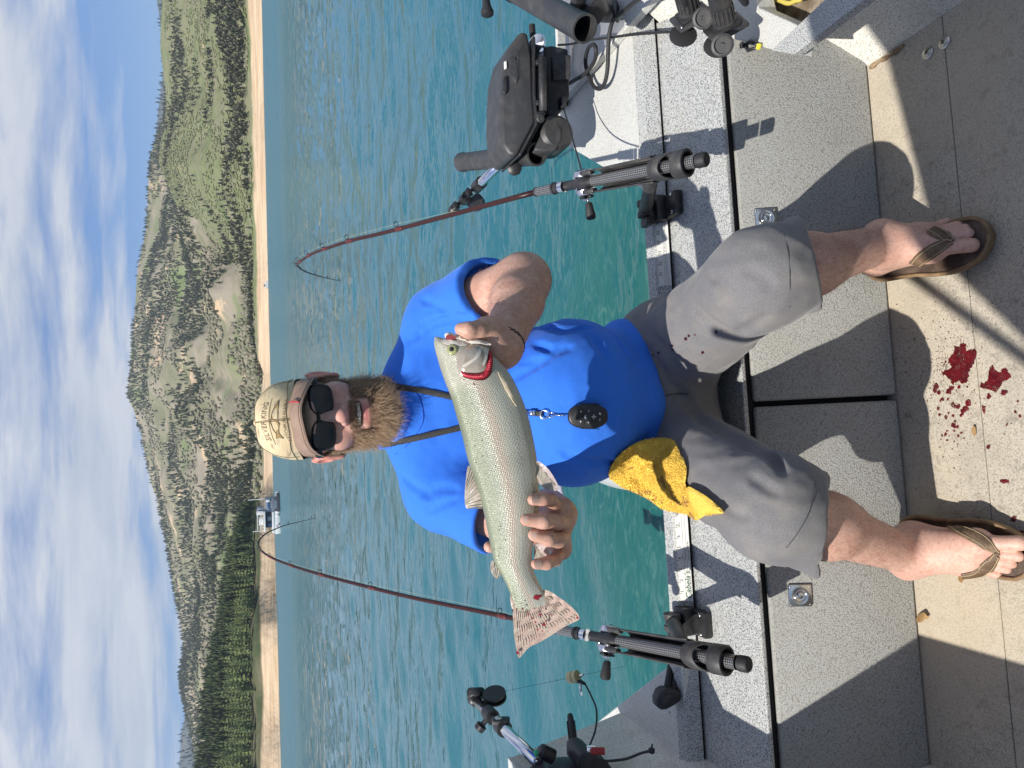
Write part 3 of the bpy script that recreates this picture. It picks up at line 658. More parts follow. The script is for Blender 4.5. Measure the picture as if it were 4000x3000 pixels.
# --- corner decks, either side of the motor well
ZD = ZT + 0.041
def deck(pxs, extra):
    pts = [atZ(x, y, ZD) for x, y in pxs] + extra
    m = MB(); m.prism(pts, (0, 0, -0.030)); return m.build('corner_deck', M_deck, boat, bevel=0.004)
aft = lambda x, y: to_b(atZ(x, y, ZD))
deck([(2546, 762), (2350, 650), (2192, 556), (2150, 470), (2430, 155), (2440, 60)], [bf(UW + 0.42, 0.62, ZD), bf(UW + 0.42, 0.389, ZD)] )
deck([(2352, 2805), (2590, 2617), (2672, 2548)], [bf(-0.2, 0.389, ZD), bf(-0.55, 0.389, ZD), bf(-0.55, 0.86, ZD), atZ(2260, 2880, ZD)])
# raised pale lip along the right deck's outboard edge, and the weathered gunwale plate beyond it
a, b_ = atZ(2150, 474, ZD + 0.001), atZ(2470, 120, ZD + 0.001)
dv = (b_ - a).normalized(); pv = Vector((-dv.y, dv.x, 0))
m = MB(); m.prism([a - dv * 0.01, b_ + dv * 0.15, b_ + dv * 0.15 + pv * 0.012, a - dv * 0.01 + pv * 0.012], (0, 0, 0.022)); m.build('deck_lip', M_deck, boat, bevel=0.002)
m = MB(); m.prism([atZ(2165, 440, ZD - 0.05), atZ(2205, 240, ZD - 0.05), atZ(2180, 60, ZD - 0.05), atZ(2130, -260, ZD - 0.05), atZ(2560, -260, ZD - 0.05), atZ(2560, 40, ZD - 0.05)], (0, 0, -0.02)); m.build('gunwale_plate', M_alu, boat, bevel=0.002)
a, b_ = atZ(2212, 420, ZD - 0.035), atZ(2200, 110, ZD - 0.035); dv = (b_ - a).normalized()
m = MB(); m.prism([a, b_, b_ + Vector((0, -0.018, 0)), a + Vector((0, -0.018, 0))], (0, 0, 0.03)); m.build('gunwale_edge', M_deck, boat, bevel=0.002)
# --- hull sides, flaring outboard
F2 = atZ(3640, 90, 0); Q = atP(3202, 136, FL, PN)
WN = (F2 - FR).cross(Q - FR).normalized()
fwd = (F2 - FR).normalized(); wup = (Q - FR); wup = (wup - fwd * wup.dot(fwd)).normalized()
def wallp(s, t): return FR + fwd * s + wup * t
if WN.x > 0: WN = -WN
m = MB(); m.prism([wallp(-0.32, 0), wallp(2.2, 0), wallp(2.2, 0.46), wallp(-0.32, 0.46)], -WN * 0.012); m.build('hull_side', M_wall, boat, bevel=0.002)
m = MB(); m.prism([wallp(-0.40, 0.455), wallp(2.2, 0.455), wallp(2.2, 0.455) + EB * 0.11, wallp(-0.40, 0.455) + EB * 0.11], (0, 0, 0.022)); m.build('gunwale', M_deck, boat, bevel=0.004)
m = MB(); m.prism([wallp(-0.40, 0.45) + EB * 0.10, wallp(2.2, 0.45) + EB * 0.10, wallp(2.2, -0.35) + EB * 0.05, wallp(-0.40, -0.35) + EB * 0.05], EB * 0.008); m.build('outer_hull', M_alu, boat)
# left hull side: its gunwale throws the long shadow over the port side of the cockpit
lf = -AB
def lw(s, t): return bf(-0.005, 0, 0) + lf * s + (Vector((0, 0, 0.98)) - EB * 0.18) * t
m = MB(); m.prism([lw(-0.70, 0), lw(2.4, 0), lw(2.4, 0.72), lw(-0.70, 0.72)], -EB * 0.012); m.build('hull_side', M_wall, boat, bevel=0.002)
m = MB(); m.prism([lw(-0.70, 0.71), lw(2.4, 0.71), lw(2.4, 0.71) - EB * 0.07, lw(-0.70, 0.71) - EB * 0.07], (0, 0, 0.02)); m.build('gunwale', M_deck, boat, bevel=0.003)
# unseen panel added on the port gunwale just to shade the port corner deck
m = MB(); m.prism([lw(-0.62, 0.72) - EB * 0.04, lw(-0.06, 0.72) - EB * 0.04, lw(-0.06, 0.72) + Vector((-0.09, 0, 0.62)), lw(-0.62, 0.72) + Vector((-0.09, 0, 0.70))], -EB * 0.01); m.build('added_shade_panel', mat('shade_panel_grey', (0.10, 0.11, 0.13), 0.9), boat)
# --- starboard side pocket: ledge, plank and rusty tray
ZS = 0.300
m = MB(); m.prism([atZ(2822, 140, ZS), atZ(3000, 190, ZS), atZ(3097, 210, ZS), atZ(3110, 95, ZS), atZ(2960, 28, ZS), atZ(2925, -120, ZS), atZ(2700, -120, ZS), atZ(2690, 60, ZS), atZ(2690, 90, ZS)], (0, 0, -0.05)); m.build('side_ledge', M_deck, boat, bevel=0.003)
pl = [atZ(3012, 197, ZS + 0.004), atZ(3100, 213, ZS + 0.004), atZ(3375, 0, ZS + 0.004), atZ(3560, -150, ZS + 0.004), atZ(3400, -180, ZS + 0.004), atZ(3219, 0, ZS + 0.004)]
m = MB(); m.prism(pl, (0, 0, -0.022)); m.build('side_plank', M_spk, boat, bevel=0.002)
M_rust = mat('rusty_tray', (0.13, 0.095, 0.06), 0.8, mix=[(22.0, 6.0, 0.4, 0.65, (0.30, 0.25, 0.19), 0.9), (60.0, 4.0, 0.55, 0.7, (0.06, 0.04, 0.03), 0.8)])
m = MB(); m.prism([atZ(2900, 60, 0.20), atZ(3130, 110, 0.20), atZ(3300, -60, 0.20), atZ(3250, -260, 0.20), atZ(2850, -260, 0.20)], (0, 0, -0.01)); m.build('side_tray', M_rust, boat)
# --- floor screws with washers, caulk at the corner
for (x, y) in ((3625, 207), (3690, 166)):
    c = atZ(x, y, 0.0005); m = MB(); m.lathe(c, (0, 0, 1), [(0.013, 0), (0.013, 0.0015), (0.0085, 0.0028), (0.0080, 0.0040), (0.004, 0.0050), (0.0, 0.0052)], 20)
    sc = m.build('floor_screw', M_bolt, boat, auto=40)
    m = MB(); m.box(c + Vector((0, 0, 0.0053)), (0.009, 0.0014, 0.0006), Matrix.Rotation(0.5, 3, 'Z')); m.box(c + Vector((0, 0, 0.0053)), (0.0014, 0.009, 0.00055), Matrix.Rotation(0.5, 3, 'Z')); m.build('screw_slot', M_ink, sc)
M_caulk = mat('old_caulk', (0.32, 0.22, 0.13), 0.8, mix=[(40.0, 5.0, 0.45, 0.6, (0.10, 0.06, 0.03), 0.8)])
m = MB(); m.tube([FR + Vector((-0.01, -0.008, 0.004)) + fwd * s + Vector((0, 0, 0.002 * math.sin(s * 90))) for s in np.linspace(0, 0.09, 12)], [0.004 + 0.002 * math.sin(i * 1.7) for i in range(12)], 6); m.build('caulk', M_caulk, boat, smooth=True)
# --- flush ring pulls on the doors
def ring_pull(x, y, door_o, rot=0.0):
    c = atP(x, y, FL, PN) + PN * 0.001
    Mx = Matrix((EB, PUP, PN)).transposed() @ Matrix.Rotation(rot, 3, 'Z')
    m = MB(); m.box(c + PN * 0.002, (0.046, 0.050, 0.004), Mx, 0.0015); pl_ = m.build('latch_plate', M_steel, door_o, auto=40)
    m = MB(); m.lathe(c + PN * 0.0042, PN, [(0.0185, 0), (0.0185, 0.0008), (0.016, 0.0010), (0.0145, 0.0002)], 28); m.build('latch_rim', M_steel, pl_, auto=40)
    m = MB(); m.lathe(c + PN * 0.0043, PN, [(0.0150, 0.0), (0.0, 0.0001)], 28); m.build('latch_well', mat('latch_well', (0.05, 0.05, 0.05), 0.5, 0.6), pl_)
    pts = [c + Mx @ Vector((0.0125 * math.cos(w), 0.0125 * math.sin(w), 0.0065 + 0.001 * math.sin(w))) for w in np.linspace(0, 2 * math.pi, 29)]
    m = MB(); m.tube(pts, 0.0017, 8, caps=False); m.build('latch_ring', M_chrome, pl_, smooth=True)
    m = MB(); m.lathe(c + PN * 0.0045, PN, [(0.0065, 0), (0.0065, 0.0016), (0.0045, 0.0024), (0.0, 0.0025)], 20); m.build('latch_cam', M_steel, pl_, auto=40)
    for dx, dy in ((-1, -1), (1, -1), (-1, 1), (1, 1)):
        m = MB(); m.lathe(c + Mx @ Vector((dx * 0.0185, dy * 0.0205, 0.0040)), PN, [(0.0022, 0), (0.0018, 0.0007), (0, 0.0009)], 10); m.build('latch_rivet', M_bolt, pl_, smooth=True)
ring_pull(2990, 855, d_right, 0.02); ring_pull(3122, 2325, d_left, -0.03)

# --- text helper (mesh lettering)
def text_mesh(body, size, align='CENTER', extrude=0.0, shear=0.0):
    cu = bpy.data.curves.new('t', 'FONT'); cu.body = body; cu.size = size; cu.align_x = align; cu.align_y = 'CENTER'; cu.extrude = extrude; cu.shear = shear; cu.resolution_u = 3
    o = bpy.data.objects.new('t', cu); COL.objects.link(o); dg = bpy.context.evaluated_depsgraph_get(); dg.update()
    me = bpy.data.meshes.new_from_object(o.evaluated_get(dg)); bpy.data.objects.remove(o); bpy.data.curves.remove(cu)
    V = [v.co.copy() for v in me.vertices]; F = [tuple(p.vertices) for p in me.polygons]; bpy.data.meshes.remove(me)
    return V, F
# --- fish ruler stickers on the sloping face of the rail
ra = bf(0, 0.335, ZT + 0.008); rb = bf(0, 0.356, ZT + 0.040)
RUP = (rb - ra).normalized(); RN = EB.cross(RUP).normalized()
if RN.y > 0: RN = -RN
RLEN = (rb - ra).length
def rp(u, s, o=0.0): return ra + EB * u + RUP * s + RN * o
def u_of(x, y): return to_b(atP(x, y, ra, RN))[0]
def ruler(u0, u1, name, numbers, lines, script=None):
    m = MB(); m.prism([rp(u0, 0.0015, 0.0005), rp(u1, 0.0015, 0.0005), rp(u1, RLEN - 0.001, 0.0005), rp(u0, RLEN - 0.001, 0.0005)], RN * 0.0004)
    st = m.build(name, M_white, cap_rail)
    m = MB()
    for un, lab in numbers:
        V, F = text_mesh(lab, 0.0115); m.add([rp(un + v.x + 0.005, RLEN - 0.0125 + v.y, 0.0012) for v in V], F)
    n0 = numbers[0][0]; inch = numbers[1][0] - numbers[0][0]
    uu = n0 - 3 * inch
    while uu < u1 + 1:
        for k in range(8):
            t = uu + inch * k / 8
            if u0 + 0.001 < t < u1 - 0.001:
                l_ = 0.010 if k == 0 else (0.007 if k == 4 else 0.0045)
                m.prism([rp(t - 0.0004, RLEN - 0.0015 - l_, 0.0011), rp(t + 0.0004, RLEN - 0.0015 - l_, 0.0011), rp(t + 0.0004, RLEN - 0.0015, 0.0011), rp(t - 0.0004, RLEN - 0.0015, 0.0011)], RN * 0.0002)
        uu += inch
    for (s, body, size, ua) in lines:
        V, F = text_mesh(body, size, 'LEFT'); m.add([rp(ua + v.x, s + v.y, 0.0012) for v in V], F)
    for s in (0.0095, 0.0165):
        m.prism([rp(u0 + 0.002, s - 0.0002, 0.0011), rp(u1 - 0.002, s - 0.0002, 0.0011), rp(u1 - 0.002, s + 0.0002, 0.0011), rp(u0 + 0.002, s + 0.0002, 0.0011)], RN * 0.0002)
    m.build('ruler_print', M_ink, st)
    if script:
        V, F = text_mesh(script[0], script[2], 'LEFT', shear=0.25); m = MB(); m.add([rp(script[1] + v.x, 0.010 + v.y, 0.0014) for v in V], F); m.build('ruler_script', M_greenink, st)
uR = {k: u_of(x, y) for k, x, y in (('36', 2590, 875), ('31', 2604, 1075))}
inch = (uR['36'] - uR['31']) / 5
ruler(uR['31'] - 1.0 * inch, uR['36'] + 0.2 * inch, 'ruler_sticker', [(uR['31'] + inch * i, str(31 + i)) for i in range(6)], [(0.013, '11.0  11.6  12.1  12.7  13.3  13.8  14.5  15.2  15.9  16.6  17.3', 0.0042, uR['31'])])
u7, u1_ = u_of(2675, 2060), u_of(2692, 2318)
inch = (u7 - u1_) / 6
ruler(u1_ - 0.7 * inch, u7 + 1.3 * inch, 'ruler_sticker', [(u1_ + inch * i, str(1 + i)) for i in range(8)],
      [(0.0200, 'Crappie', 0.0045, u1_ + 3 * inch), (0.0130, 'Walleye/Sauger', 0.0045, u1_ + 3 * inch), (0.0055, 'Small & Large Mouth Bass', 0.0045, u1_ + 3 * inch), (0.0225, 'Wt./lbs', 0.0042, u7)], ("Cabela's", u1_ - 0.5 * inch, 0.020))
# --- unseen canopy overhead, its outline shaped to throw the shade on the forward floor
def shade_up(p, z): return p - L * ((z - p.z) / -L.z)
ZC = 1.98
edge = [atZ(3400, -60, 0), atZ(3480, 250, 0), atZ(3640, 850, 0), atZ(3740, 1080, 0), atZ(4000, 1330, 0), atZ(4200, 1500, 0)]
pts = [shade_up(p, ZC) for p in edge] + [Vector((-1.15, -2.2, ZC)), Vector((1.3, -2.2, ZC)), Vector((1.3, 0.4, ZC))]
M_canvas = mat('navy_canvas', (0.03, 0.04, 0.07), 0.9, bump=(200.0, 0.2))
m = MB(); m.prism(pts, (0, 0, 0.02)); m.build('canopy', M_canvas, boat)
a, b_ = shade_up(atZ(3500, 1030, 0), ZC - 0.06), shade_up(atZ(4060, 1440, 0), ZC - 0.06)
dv = (b_ - a); m = MB(); m.tube([a - dv * 0.5, b_ + dv * 1.2], 0.013, 12); m.build('canopy_tube', M_chrome, boat, smooth=True)
# ================================================================== PERSON
# ------------------------------------------------------------------ smooth solids -> mesh
def A(v): return np.array(v, dtype=np.float32)
def nrm(q): return np.sqrt(np.einsum('ij,ij->i', q, q))
def s_cap(a, b, ra, rb):
    a, b = A(a), A(b); ab = b - a; L2 = float(ab @ ab)
    def f(P):
        q = P - a; t = np.clip((q @ ab) * (1 / L2), 0, 1); q -= t[:, None] * ab; return nrm(q) - (ra + (rb - ra) * t)
    return f
def s_ell(c, r, M=None):
    c, r = A(c), A(r); Mi = None if M is None else A(M).T
    def f(P):
        q = P - c
        if Mi is not None: q = q @ Mi.T
        q = q / r; k0 = nrm(q); k1 = nrm(q / r)
        return k0 * (k0 - 1.0) / np.maximum(k1, 1e-9)
    return f
def smin(a, b, k):
    h = np.clip(0.5 + 0.5 * (b - a) / k, 0, 1); return b + (a - b) * h - k * h * (1 - h)
def smax(a, b, k): return -smin(-a, -b, k)
def s_union(prims, k=0.02):
    """prims: list of f or (f, k)"""
    def f(P):
        d = None
        for q in prims:
            g, kk = q if isinstance(q, tuple) else (q, k)
            e = g(P); d = e if d is None else smin(d, e, kk)
        return d
    return f
def cut_creases(d, P, cre, k):
    for f, lo, hi in cre:
        i = np.nonzero(((P > lo) & (P < hi)).all(1))[0]
        if len(i): d[i] = smax(d[i], -f(P[i]), k)
    return d
def sdf_mesh(fn, lo, hi, h):
    lo = A(lo); hi = A(hi); n = np.ceil((hi - lo) / h).astype(int) + 1
    n = ((n + 3) // 4) * 4 + 1
    nc = (n - 1) // 4 + 1
    gx = [lo[i] + 4 * h * np.arange(nc[i]) for i in range(3)]
    Pc = np.stack(np.meshgrid(*gx, indexing='ij'), -1).reshape(-1, 3).astype(np.float32)
    Dc = fn(Pc).reshape(nc)
    # widen: minimum |d| over the corners of each coarse block
    near = np.abs(Dc) < 4 * h * 1.35
    blk = np.zeros(nc - 1, bool)
    for i in (0, 1):
        for j in (0, 1):
            for k in (0, 1): blk |= near[i:nc[0] - 1 + i, j:nc[1] - 1 + j, k:nc[2] - 1 + k]
    D = np.repeat(np.repeat(np.repeat(Dc[:-1, :-1, :-1], 4, 0), 4, 1), 4, 2)
    Mk = np.repeat(np.repeat(np.repeat(blk, 4, 0), 4, 1), 4, 2)
    Mk2 = Mk.copy()
    for ax in range(3):
        sh = [slice(None)] * 3; sr = [slice(None)] * 3; sh[ax] = slice(1, None); sr[ax] = slice(None, -1); Mk2[tuple(sh)] |= Mk2[tuple(sr)].copy()
    idx = np.argwhere(Mk2); D[Mk2] = fn((lo + idx * h).astype(np.float32))
    n = np.array(D.shape); s = D < 0
    # surface nets
    cs = np.zeros(n - 1, np.int8)
    for i in (0, 1):
        for j in (0, 1):
            for k in (0, 1): cs += s[i:n[0] - 1 + i, j:n[1] - 1 + j, k:n[2] - 1 + k]
    act = (cs > 0) & (cs < 8); ids = -np.ones(act.shape, np.int64); cells = np.argwhere(act); ids[act] = np.arange(len(cells))
    acc = np.zeros((len(cells), 3)); cnt = np.zeros(len(cells))
    corners = [(i, j, k) for i in (0, 1) for j in (0, 1) for k in (0, 1)]
    for c0 in corners:
        for ax in range(3):
            if c0[ax] == 1: continue
            c1 = list(c0); c1[ax] = 1
            d0 = D[cells[:, 0] + c0[0], cells[:, 1] + c0[1], cells[:, 2] + c0[2]]; d1 = D[cells[:, 0] + c1[0], cells[:, 1] + c1[1], cells[:, 2] + c1[2]]
            cr = (d0 < 0) != (d1 < 0); t = np.where(cr, d0 / np.where(cr, d0 - d1, 1), 0)
            p = np.tile(A(c0), (len(cells), 1)); p[:, ax] += t; acc[cr] += p[cr]; cnt[cr] += 1
    V = lo + h * (cells + acc / np.maximum(cnt, 1)[:, None])
    F = []
    for ax in range(3):
        o1, o2 = [(1, 2), (2, 0), (0, 1)][ax]
        sl0 = [slice(1, n[i] - 1) for i in range(3)]; sl1 = list(sl0); sl0[ax] = slice(0, n[ax] - 1); sl1[ax] = slice(1, n[ax])
        a = s[tuple(sl0)]; b = s[tuple(sl1)]; e = np.argwhere(a != b); base = e.copy(); base[:, o1] += 1; base[:, o2] += 1
        inside = a[e[:, 0], e[:, 1], e[:, 2]]
        q = []
        for (i, j) in ((-1, -1), (0, -1), (0, 0), (-1, 0)):
            c = base.copy(); c[:, o1] += i; c[:, o2] += j; q.append(ids[c[:, 0], c[:, 1], c[:, 2]])
        q = np.stack(q, 1); q[~inside] = q[~inside][:, ::-1]; F.append(q)
    F = np.concatenate(F); F = F[(F >= 0).all(1)]
    return V, F
def laplace(V, F, it=2, lam=0.5):
    V = V.copy()
    E = np.concatenate([F[:, [0, 1]], F[:, [1, 2]], F[:, [2, 3]], F[:, [3, 0]]]); n = len(V)
    for _ in range(it):
        acc = np.zeros_like(V); c = np.zeros(n)
        np.add.at(acc, E[:, 0], V[E[:, 1]]); np.add.at(c, E[:, 0], 1); np.add.at(acc, E[:, 1], V[E[:, 0]]); np.add.at(c, E[:, 1], 1)
        V += lam * (acc / np.maximum(c, 1)[:, None] - V)
    return V
def hit(fn, x, y, t0=0.6, t1=2.4):
    """where the sight line through a photo pixel meets a solid"""
    d = A(ray(x, y)); o = A(CAM); t = t0
    for _ in range(140):
        e = float(fn((o + d * t)[None])[0])
        if e < 0.0004: return Vector(o + d * t)
        t += max(e * 0.75, 0.0008)
        if t > t1: return None
    return None
def grad(fn, p, h=0.003):
    p = A(p); g = np.array([fn((p + h * np.eye(3)[i])[None])[0] - fn((p - h * np.eye(3)[i])[None])[0] for i in range(3)]); return Vector(g / (np.linalg.norm(g) + 1e-9))

person = empty('person', (-0.045, 1.43, 0.33), 'bearded angler in cap, blue t-shirt and grey shorts seated holding a fish', 'person')
# ------------------------------------------------------------------ skeleton (metres)
CX = -0.045
neck_b = Vector((CX, 1.525, 1.045))
shL, shR = Vector((0.140, 1.520, 0.935)), Vector((-0.232, 1.520, 0.945))
elL = atY(2045, 1095, 1.31); wrL = atY(1962, 1362, 1.155)
elR = atY(2010, 2040, 1.36); wrR = atY(2140, 1985, 1.22)
hipL, hipR = Vector((0.060, 1.43, 0.420)), Vector((-0.150, 1.43, 0.420))
knL, knR = atY(2975, 1085, 1.03), atY(3030, 1985, 0.985)
anL, anR = atZ(3440, 955, 0.125), atZ(3540, 2165, 0.10)
# head frame: x to the picture's right, f = the way he faces, z up
EYE = atD(1262, 1629, 1.40)
HF = (CAM - EYE).normalized(); HF = (HF + Vector((0, 0, -0.03))).normalized()
HZ = Vector((-0.052, 0, 1)); HZ = (HZ - HF * HZ.dot(HF)).normalized(); HX = HZ.cross(HF).normalized()
if HX.x < 0: HX = -HX
HO = EYE - HF * 0.085                                   # head origin, between the ears at eye level
HM = np.array([HX, HF, HZ])                              # rows: world -> local
def h2w(x, f, z): return HO + HX * x + HF * f + HZ * z
def to_head(P): return (P - A(HO)) @ HM.T

# ------------------------------------------------------------------ head and neck
def head_fn_local():
    P = [(s_ell((0, -0.012, 0.040), (0.077, 0.096, 0.088)), 0.02),
         (s_ell((0, 0.028, -0.030), (0.067, 0.068, 0.095)), 0.03),
         (s_ell((0, 0.030, -0.088), (0.050, 0.048, 0.034)), 0.03),
         (s_ell((0.041, 0.060, -0.030), (0.027, 0.024, 0.024)), 0.02), (s_ell((-0.041, 0.060, -0.030), (0.027, 0.024, 0.024)), 0.02),
         (s_cap((-0.028, 0.086, 0.020), (0.028, 0.086, 0.020), 0.011, 0.011), 0.02),
         (s_cap((0, 0.088, 0.004), (0, 0.110, -0.030), 0.0085, 0.0115), 0.010),
         (s_ell((0, 0.112, -0.036), (0.0145, 0.0125, 0.0115)), 0.006),
         (s_ell((0.0135, 0.100, -0.040), (0.0085, 0.011, 0.008)), 0.005), (s_ell((-0.0135, 0.100, -0.040), (0.0085, 0.011, 0.008)), 0.005),
         (s_cap((-0.020, 0.084, -0.054), (0.020, 0.084, -0.054), 0.0095, 0.0095), 0.010),
         (s_cap((-0.021, 0.083, -0.084), (0.021, 0.083, -0.084), 0.0085, 0.0085), 0.008),
         (s_ell((0, 0.074, -0.108), (0.024, 0.017, 0.017)), 0.02)]
    for sx in (-1, 1):
        P += [(s_ell((sx * 0.083, -0.012, -0.008), (0.010, 0.020, 0.031)), 0.006), (s_ell((sx * 0.090, -0.018, 0.004), (0.007, 0.017, 0.024)), 0.006), (s_ell((sx * 0.084, -0.006, -0.032), (0.007, 0.009, 0.011)), 0.006)]
    f0 = s_union(P)
    ear = [s_ell((sx * 0.0945, -0.006, 0.000), (0.006, 0.009, 0.014)) for sx in (-1, 1)]
    mouth = s_union([s_ell((0, 0.092, -0.0700), (0.0255, 0.020, 0.0072)), (s_cap((0.015, 0.09, -0.0690), (0.028, 0.076, -0.0655), 0.005, 0.003), 0.004), (s_cap((-0.015, 0.09, -0.0690), (-0.028, 0.076, -0.0655), 0.005, 0.003), 0.004)])
    nos = s_union([s_ell((0.008, 0.104, -0.0475), (0.004, 0.005, 0.004)), s_ell((-0.008, 0.104, -0.0475), (0.004, 0.005, 0.004))], 0.001)
    def f(q):
        d = f0(q); d = smax(d, -mouth(q), 0.004); d = smax(d, -nos(q), 0.002)
        for e in ear: d = smax(d, -e(q), 0.004)
        return d
    return f
hl = head_fn_local()
neck = s_union([s_cap(h2w(0, -0.025, -0.05), neck_b + Vector((0, 0.005, 0.0)), 0.060, 0.068), (s_cap(neck_b, neck_b + Vector((0, 0.02, -0.07)), 0.066, 0.070), 0.03)])
def head_fn(P): return smin(hl(to_head(P)), neck(P), 0.025)
# ------------------------------------------------------------------ arms and hands
fishD = 1.175
def fpt(x, y, D=fishD): return atD(x, y, D)
def chain(pts, rads, k=0.004):
    return [(s_cap(pts[i], pts[i + 1], rads[i], rads[i + 1]), k) for i in range(len(pts) - 1)]
def pxpt(x, y, D): return atD(x, y, D)
# right hand (his right): palm up under the fish, four fingers over its side, thumb behind its back
fing_R = [ [pxpt(2165, 1975, 1.215), pxpt(2150, 1950, 1.170), pxpt(2118, 1948, 1.142), pxpt(2082, 1952, 1.132)],
           [pxpt(2195, 2040, 1.215), pxpt(2172, 2040, 1.165), pxpt(2120, 2036, 1.132), pxpt(2056, 2031, 1.126)],
           [pxpt(2200, 2105, 1.215), pxpt(2180, 2110, 1.168), pxpt(2140, 2105, 1.138), pxpt(2086, 2090, 1.132)],
           [pxpt(2185, 2160, 1.225), pxpt(2168, 2185, 1.180), pxpt(2135, 2200, 1.152), pxpt(2094, 2203, 1.143)] ]
palm_R = [(s_cap(wrR, pxpt(2190, 2010, 1.245), 0.031, 0.030), 0.02), (s_cap(pxpt(2175, 1985, 1.235), pxpt(2192, 2145, 1.235), 0.021, 0.019), 0.015),
          (s_cap(pxpt(2150, 2010, 1.26), pxpt(2165, 2110, 1.26), 0.022, 0.020), 0.015)]
thumb_R = [pxpt(2130, 2060, 1.275), pxpt(2050, 2115, 1.275), pxpt(1985, 2128, 1.262), pxpt(1912, 2136, 1.250)]
armR = [(s_cap(shR, elR, 0.056, 0.048), 0.02), (s_cap(elR, elR.lerp(wrR, 0.4), 0.048, 0.047), 0.02), (s_cap(elR.lerp(wrR, 0.4), wrR, 0.047, 0.032), 0.02)]
fr = []
for pts, r0 in zip(fing_R, (0.0112, 0.0122, 0.0120, 0.0105)):
    fr += [(q, 0.006 if i == 0 else 0.003) for i, (q, _) in enumerate(chain(pts, [r0 * 1.08, r0 * 1.06, r0, r0 * 0.82]))]
th = [(q, 0.008 if i == 0 else 0.003) for i, (q, _) in enumerate(chain(thumb_R, [0.017, 0.0145, 0.0130, 0.0105]))]
def armR_fn():
    base = s_union(armR + palm_R); fs = [s_union([f]) for f in []]
    def grp(ch): return s_union([(q, 0.004) for q, _ in ch])
    per = []
    for i in range(4): per.append(grp(fr[3 * i:3 * i + 3]))
    per.append(grp(th))
    def f(P):
        d = base(P)
        e = None
        for g in per:
            v = g(P); e = v if e is None else np.minimum(e, v)      # fingers stay apart
        return smin(d, e, 0.007)
    return f
aR = armR_fn()
# left hand (his left): fingers in the gill behind the head, thumb on the lower jaw
palm_L = [(s_cap(wrL, pxpt(1915, 1330, 1.225), 0.031, 0.034), 0.02), (s_cap(pxpt(1900, 1300, 1.215), pxpt(1925, 1385, 1.215), 0.025, 0.022), 0.02), (s_cap(pxpt(1905, 1310, 1.20), pxpt(1935, 1360, 1.19), 0.024, 0.022), 0.02)]
thumb_L = [pxpt(1915, 1300, 1.195), pxpt(1868, 1288, 1.170), pxpt(1832, 1290, 1.158), pxpt(1802, 1286, 1.160)]
fing_L = [ [pxpt(1880, 1330, 1.225), pxpt(1840, 1350, 1.225), pxpt(1825, 1390, 1.21), pxpt(1840, 1420, 1.20)],
           [pxpt(1895, 1355, 1.228), pxpt(1860, 1385, 1.232), pxpt(1850, 1425, 1.218), pxpt(1870, 1450, 1.205)],
           [pxpt(1910, 1375, 1.225), pxpt(1885, 1410, 1.230), pxpt(1885, 1450, 1.218), pxpt(1900, 1470, 1.208)],
           [pxpt(1930, 1390, 1.220), pxpt(1915, 1425, 1.225), pxpt(1920, 1455, 1.217), pxpt(1930, 1472, 1.21)] ]
armL = [(s_cap(shL, elL, 0.066, 0.051), 0.02), (s_cap(elL, elL.lerp(wrL, 0.35), 0.048, 0.048), 0.025), (s_cap(elL.lerp(wrL, 0.35), wrL, 0.048, 0.032), 0.02)]
def armL_fn():
    base = s_union(armL + palm_L); per = []
    for pts in fing_L: per.append(s_union(chain(pts, [0.012, 0.0115, 0.011, 0.009])))
    per.append(s_union(chain(thumb_L, [0.0185, 0.0155, 0.0140, 0.0112])))
    def f(P):
        d = base(P); e = None
        for g in per:
            v = g(P); e = v if e is None else np.minimum(e, v)
        return smin(d, e, 0.009)
    return f
aL = armL_fn()
# ------------------------------------------------------------------ legs and feet
def foot(toe_px, heel_w, ank, big_sign, tiltz):
    """returns solids of a foot from heel to toes; toe_px: toe tips from big to little, each (x, y, z)"""
    heel = heel_w; tips = [atZ(x, y, z) for x, y, z in toe_px]
    ball = [tips[i] + (heel - tips[i]).normalized() * (0.062 - 0.004 * i) + Vector((0, 0, 0.012)) for i in range(5)]
    P = [(s_cap(ank, heel + Vector((0, 0, 0.0)), 0.040, 0.030), 0.02)]
    mid = (heel + ball[2]) / 2
    P += [(s_cap(ank + Vector((0, -0.005, -0.01)), (ball[0] + ball[1]) / 2, 0.037, 0.022), 0.03), (s_cap(ank + Vector((0, -0.005, -0.01)), (ball[3] + ball[2]) / 2, 0.034, 0.018), 0.03),
          (s_cap(heel, ball[4], 0.026, 0.017), 0.03), (s_cap(heel, ball[0], 0.026, 0.020), 0.03), (s_cap(ball[0], ball[4], 0.020, 0.016), 0.02)]
    base = s_union(P); toes = []
    for i in range(5):
        r0 = (0.0140, 0.0105, 0.0100, 0.0095, 0.0092)[i]; midt = ball[i].lerp(tips[i], 0.55) + Vector((0, 0, 0.006))
        toes.append(s_union([(s_cap(ball[i], midt, r0 * 1.1, r0 * 0.95), 0.004), (s_cap(midt, tips[i], r0 * 0.95, r0), 0.004)]))
    def f(Q):
        d = base(Q); e = None
        for g in toes:
            v = g(Q); e = v if e is None else np.minimum(e, v)
        return smin(d, e, 0.008)
    return f, tips, ball
heelL, heelR = atZ(3418, 1008, 0.088), atZ(3565, 2110, 0.075)
ftL, tipsL, ballL = foot([(3795, 958, 0.034), (3782, 912, 0.033), (3768, 893, 0.032), (3742, 880, 0.031), (3700, 868, 0.030)], heelL, anL, -1, 0)
ftR, tipsR, ballR = foot([(3980, 2122, 0.036), (3975, 2172, 0.033), (3950, 2200, 0.031), (3930, 2222, 0.030), (3895, 2242, 0.029)], heelR, anR, 1, 0)
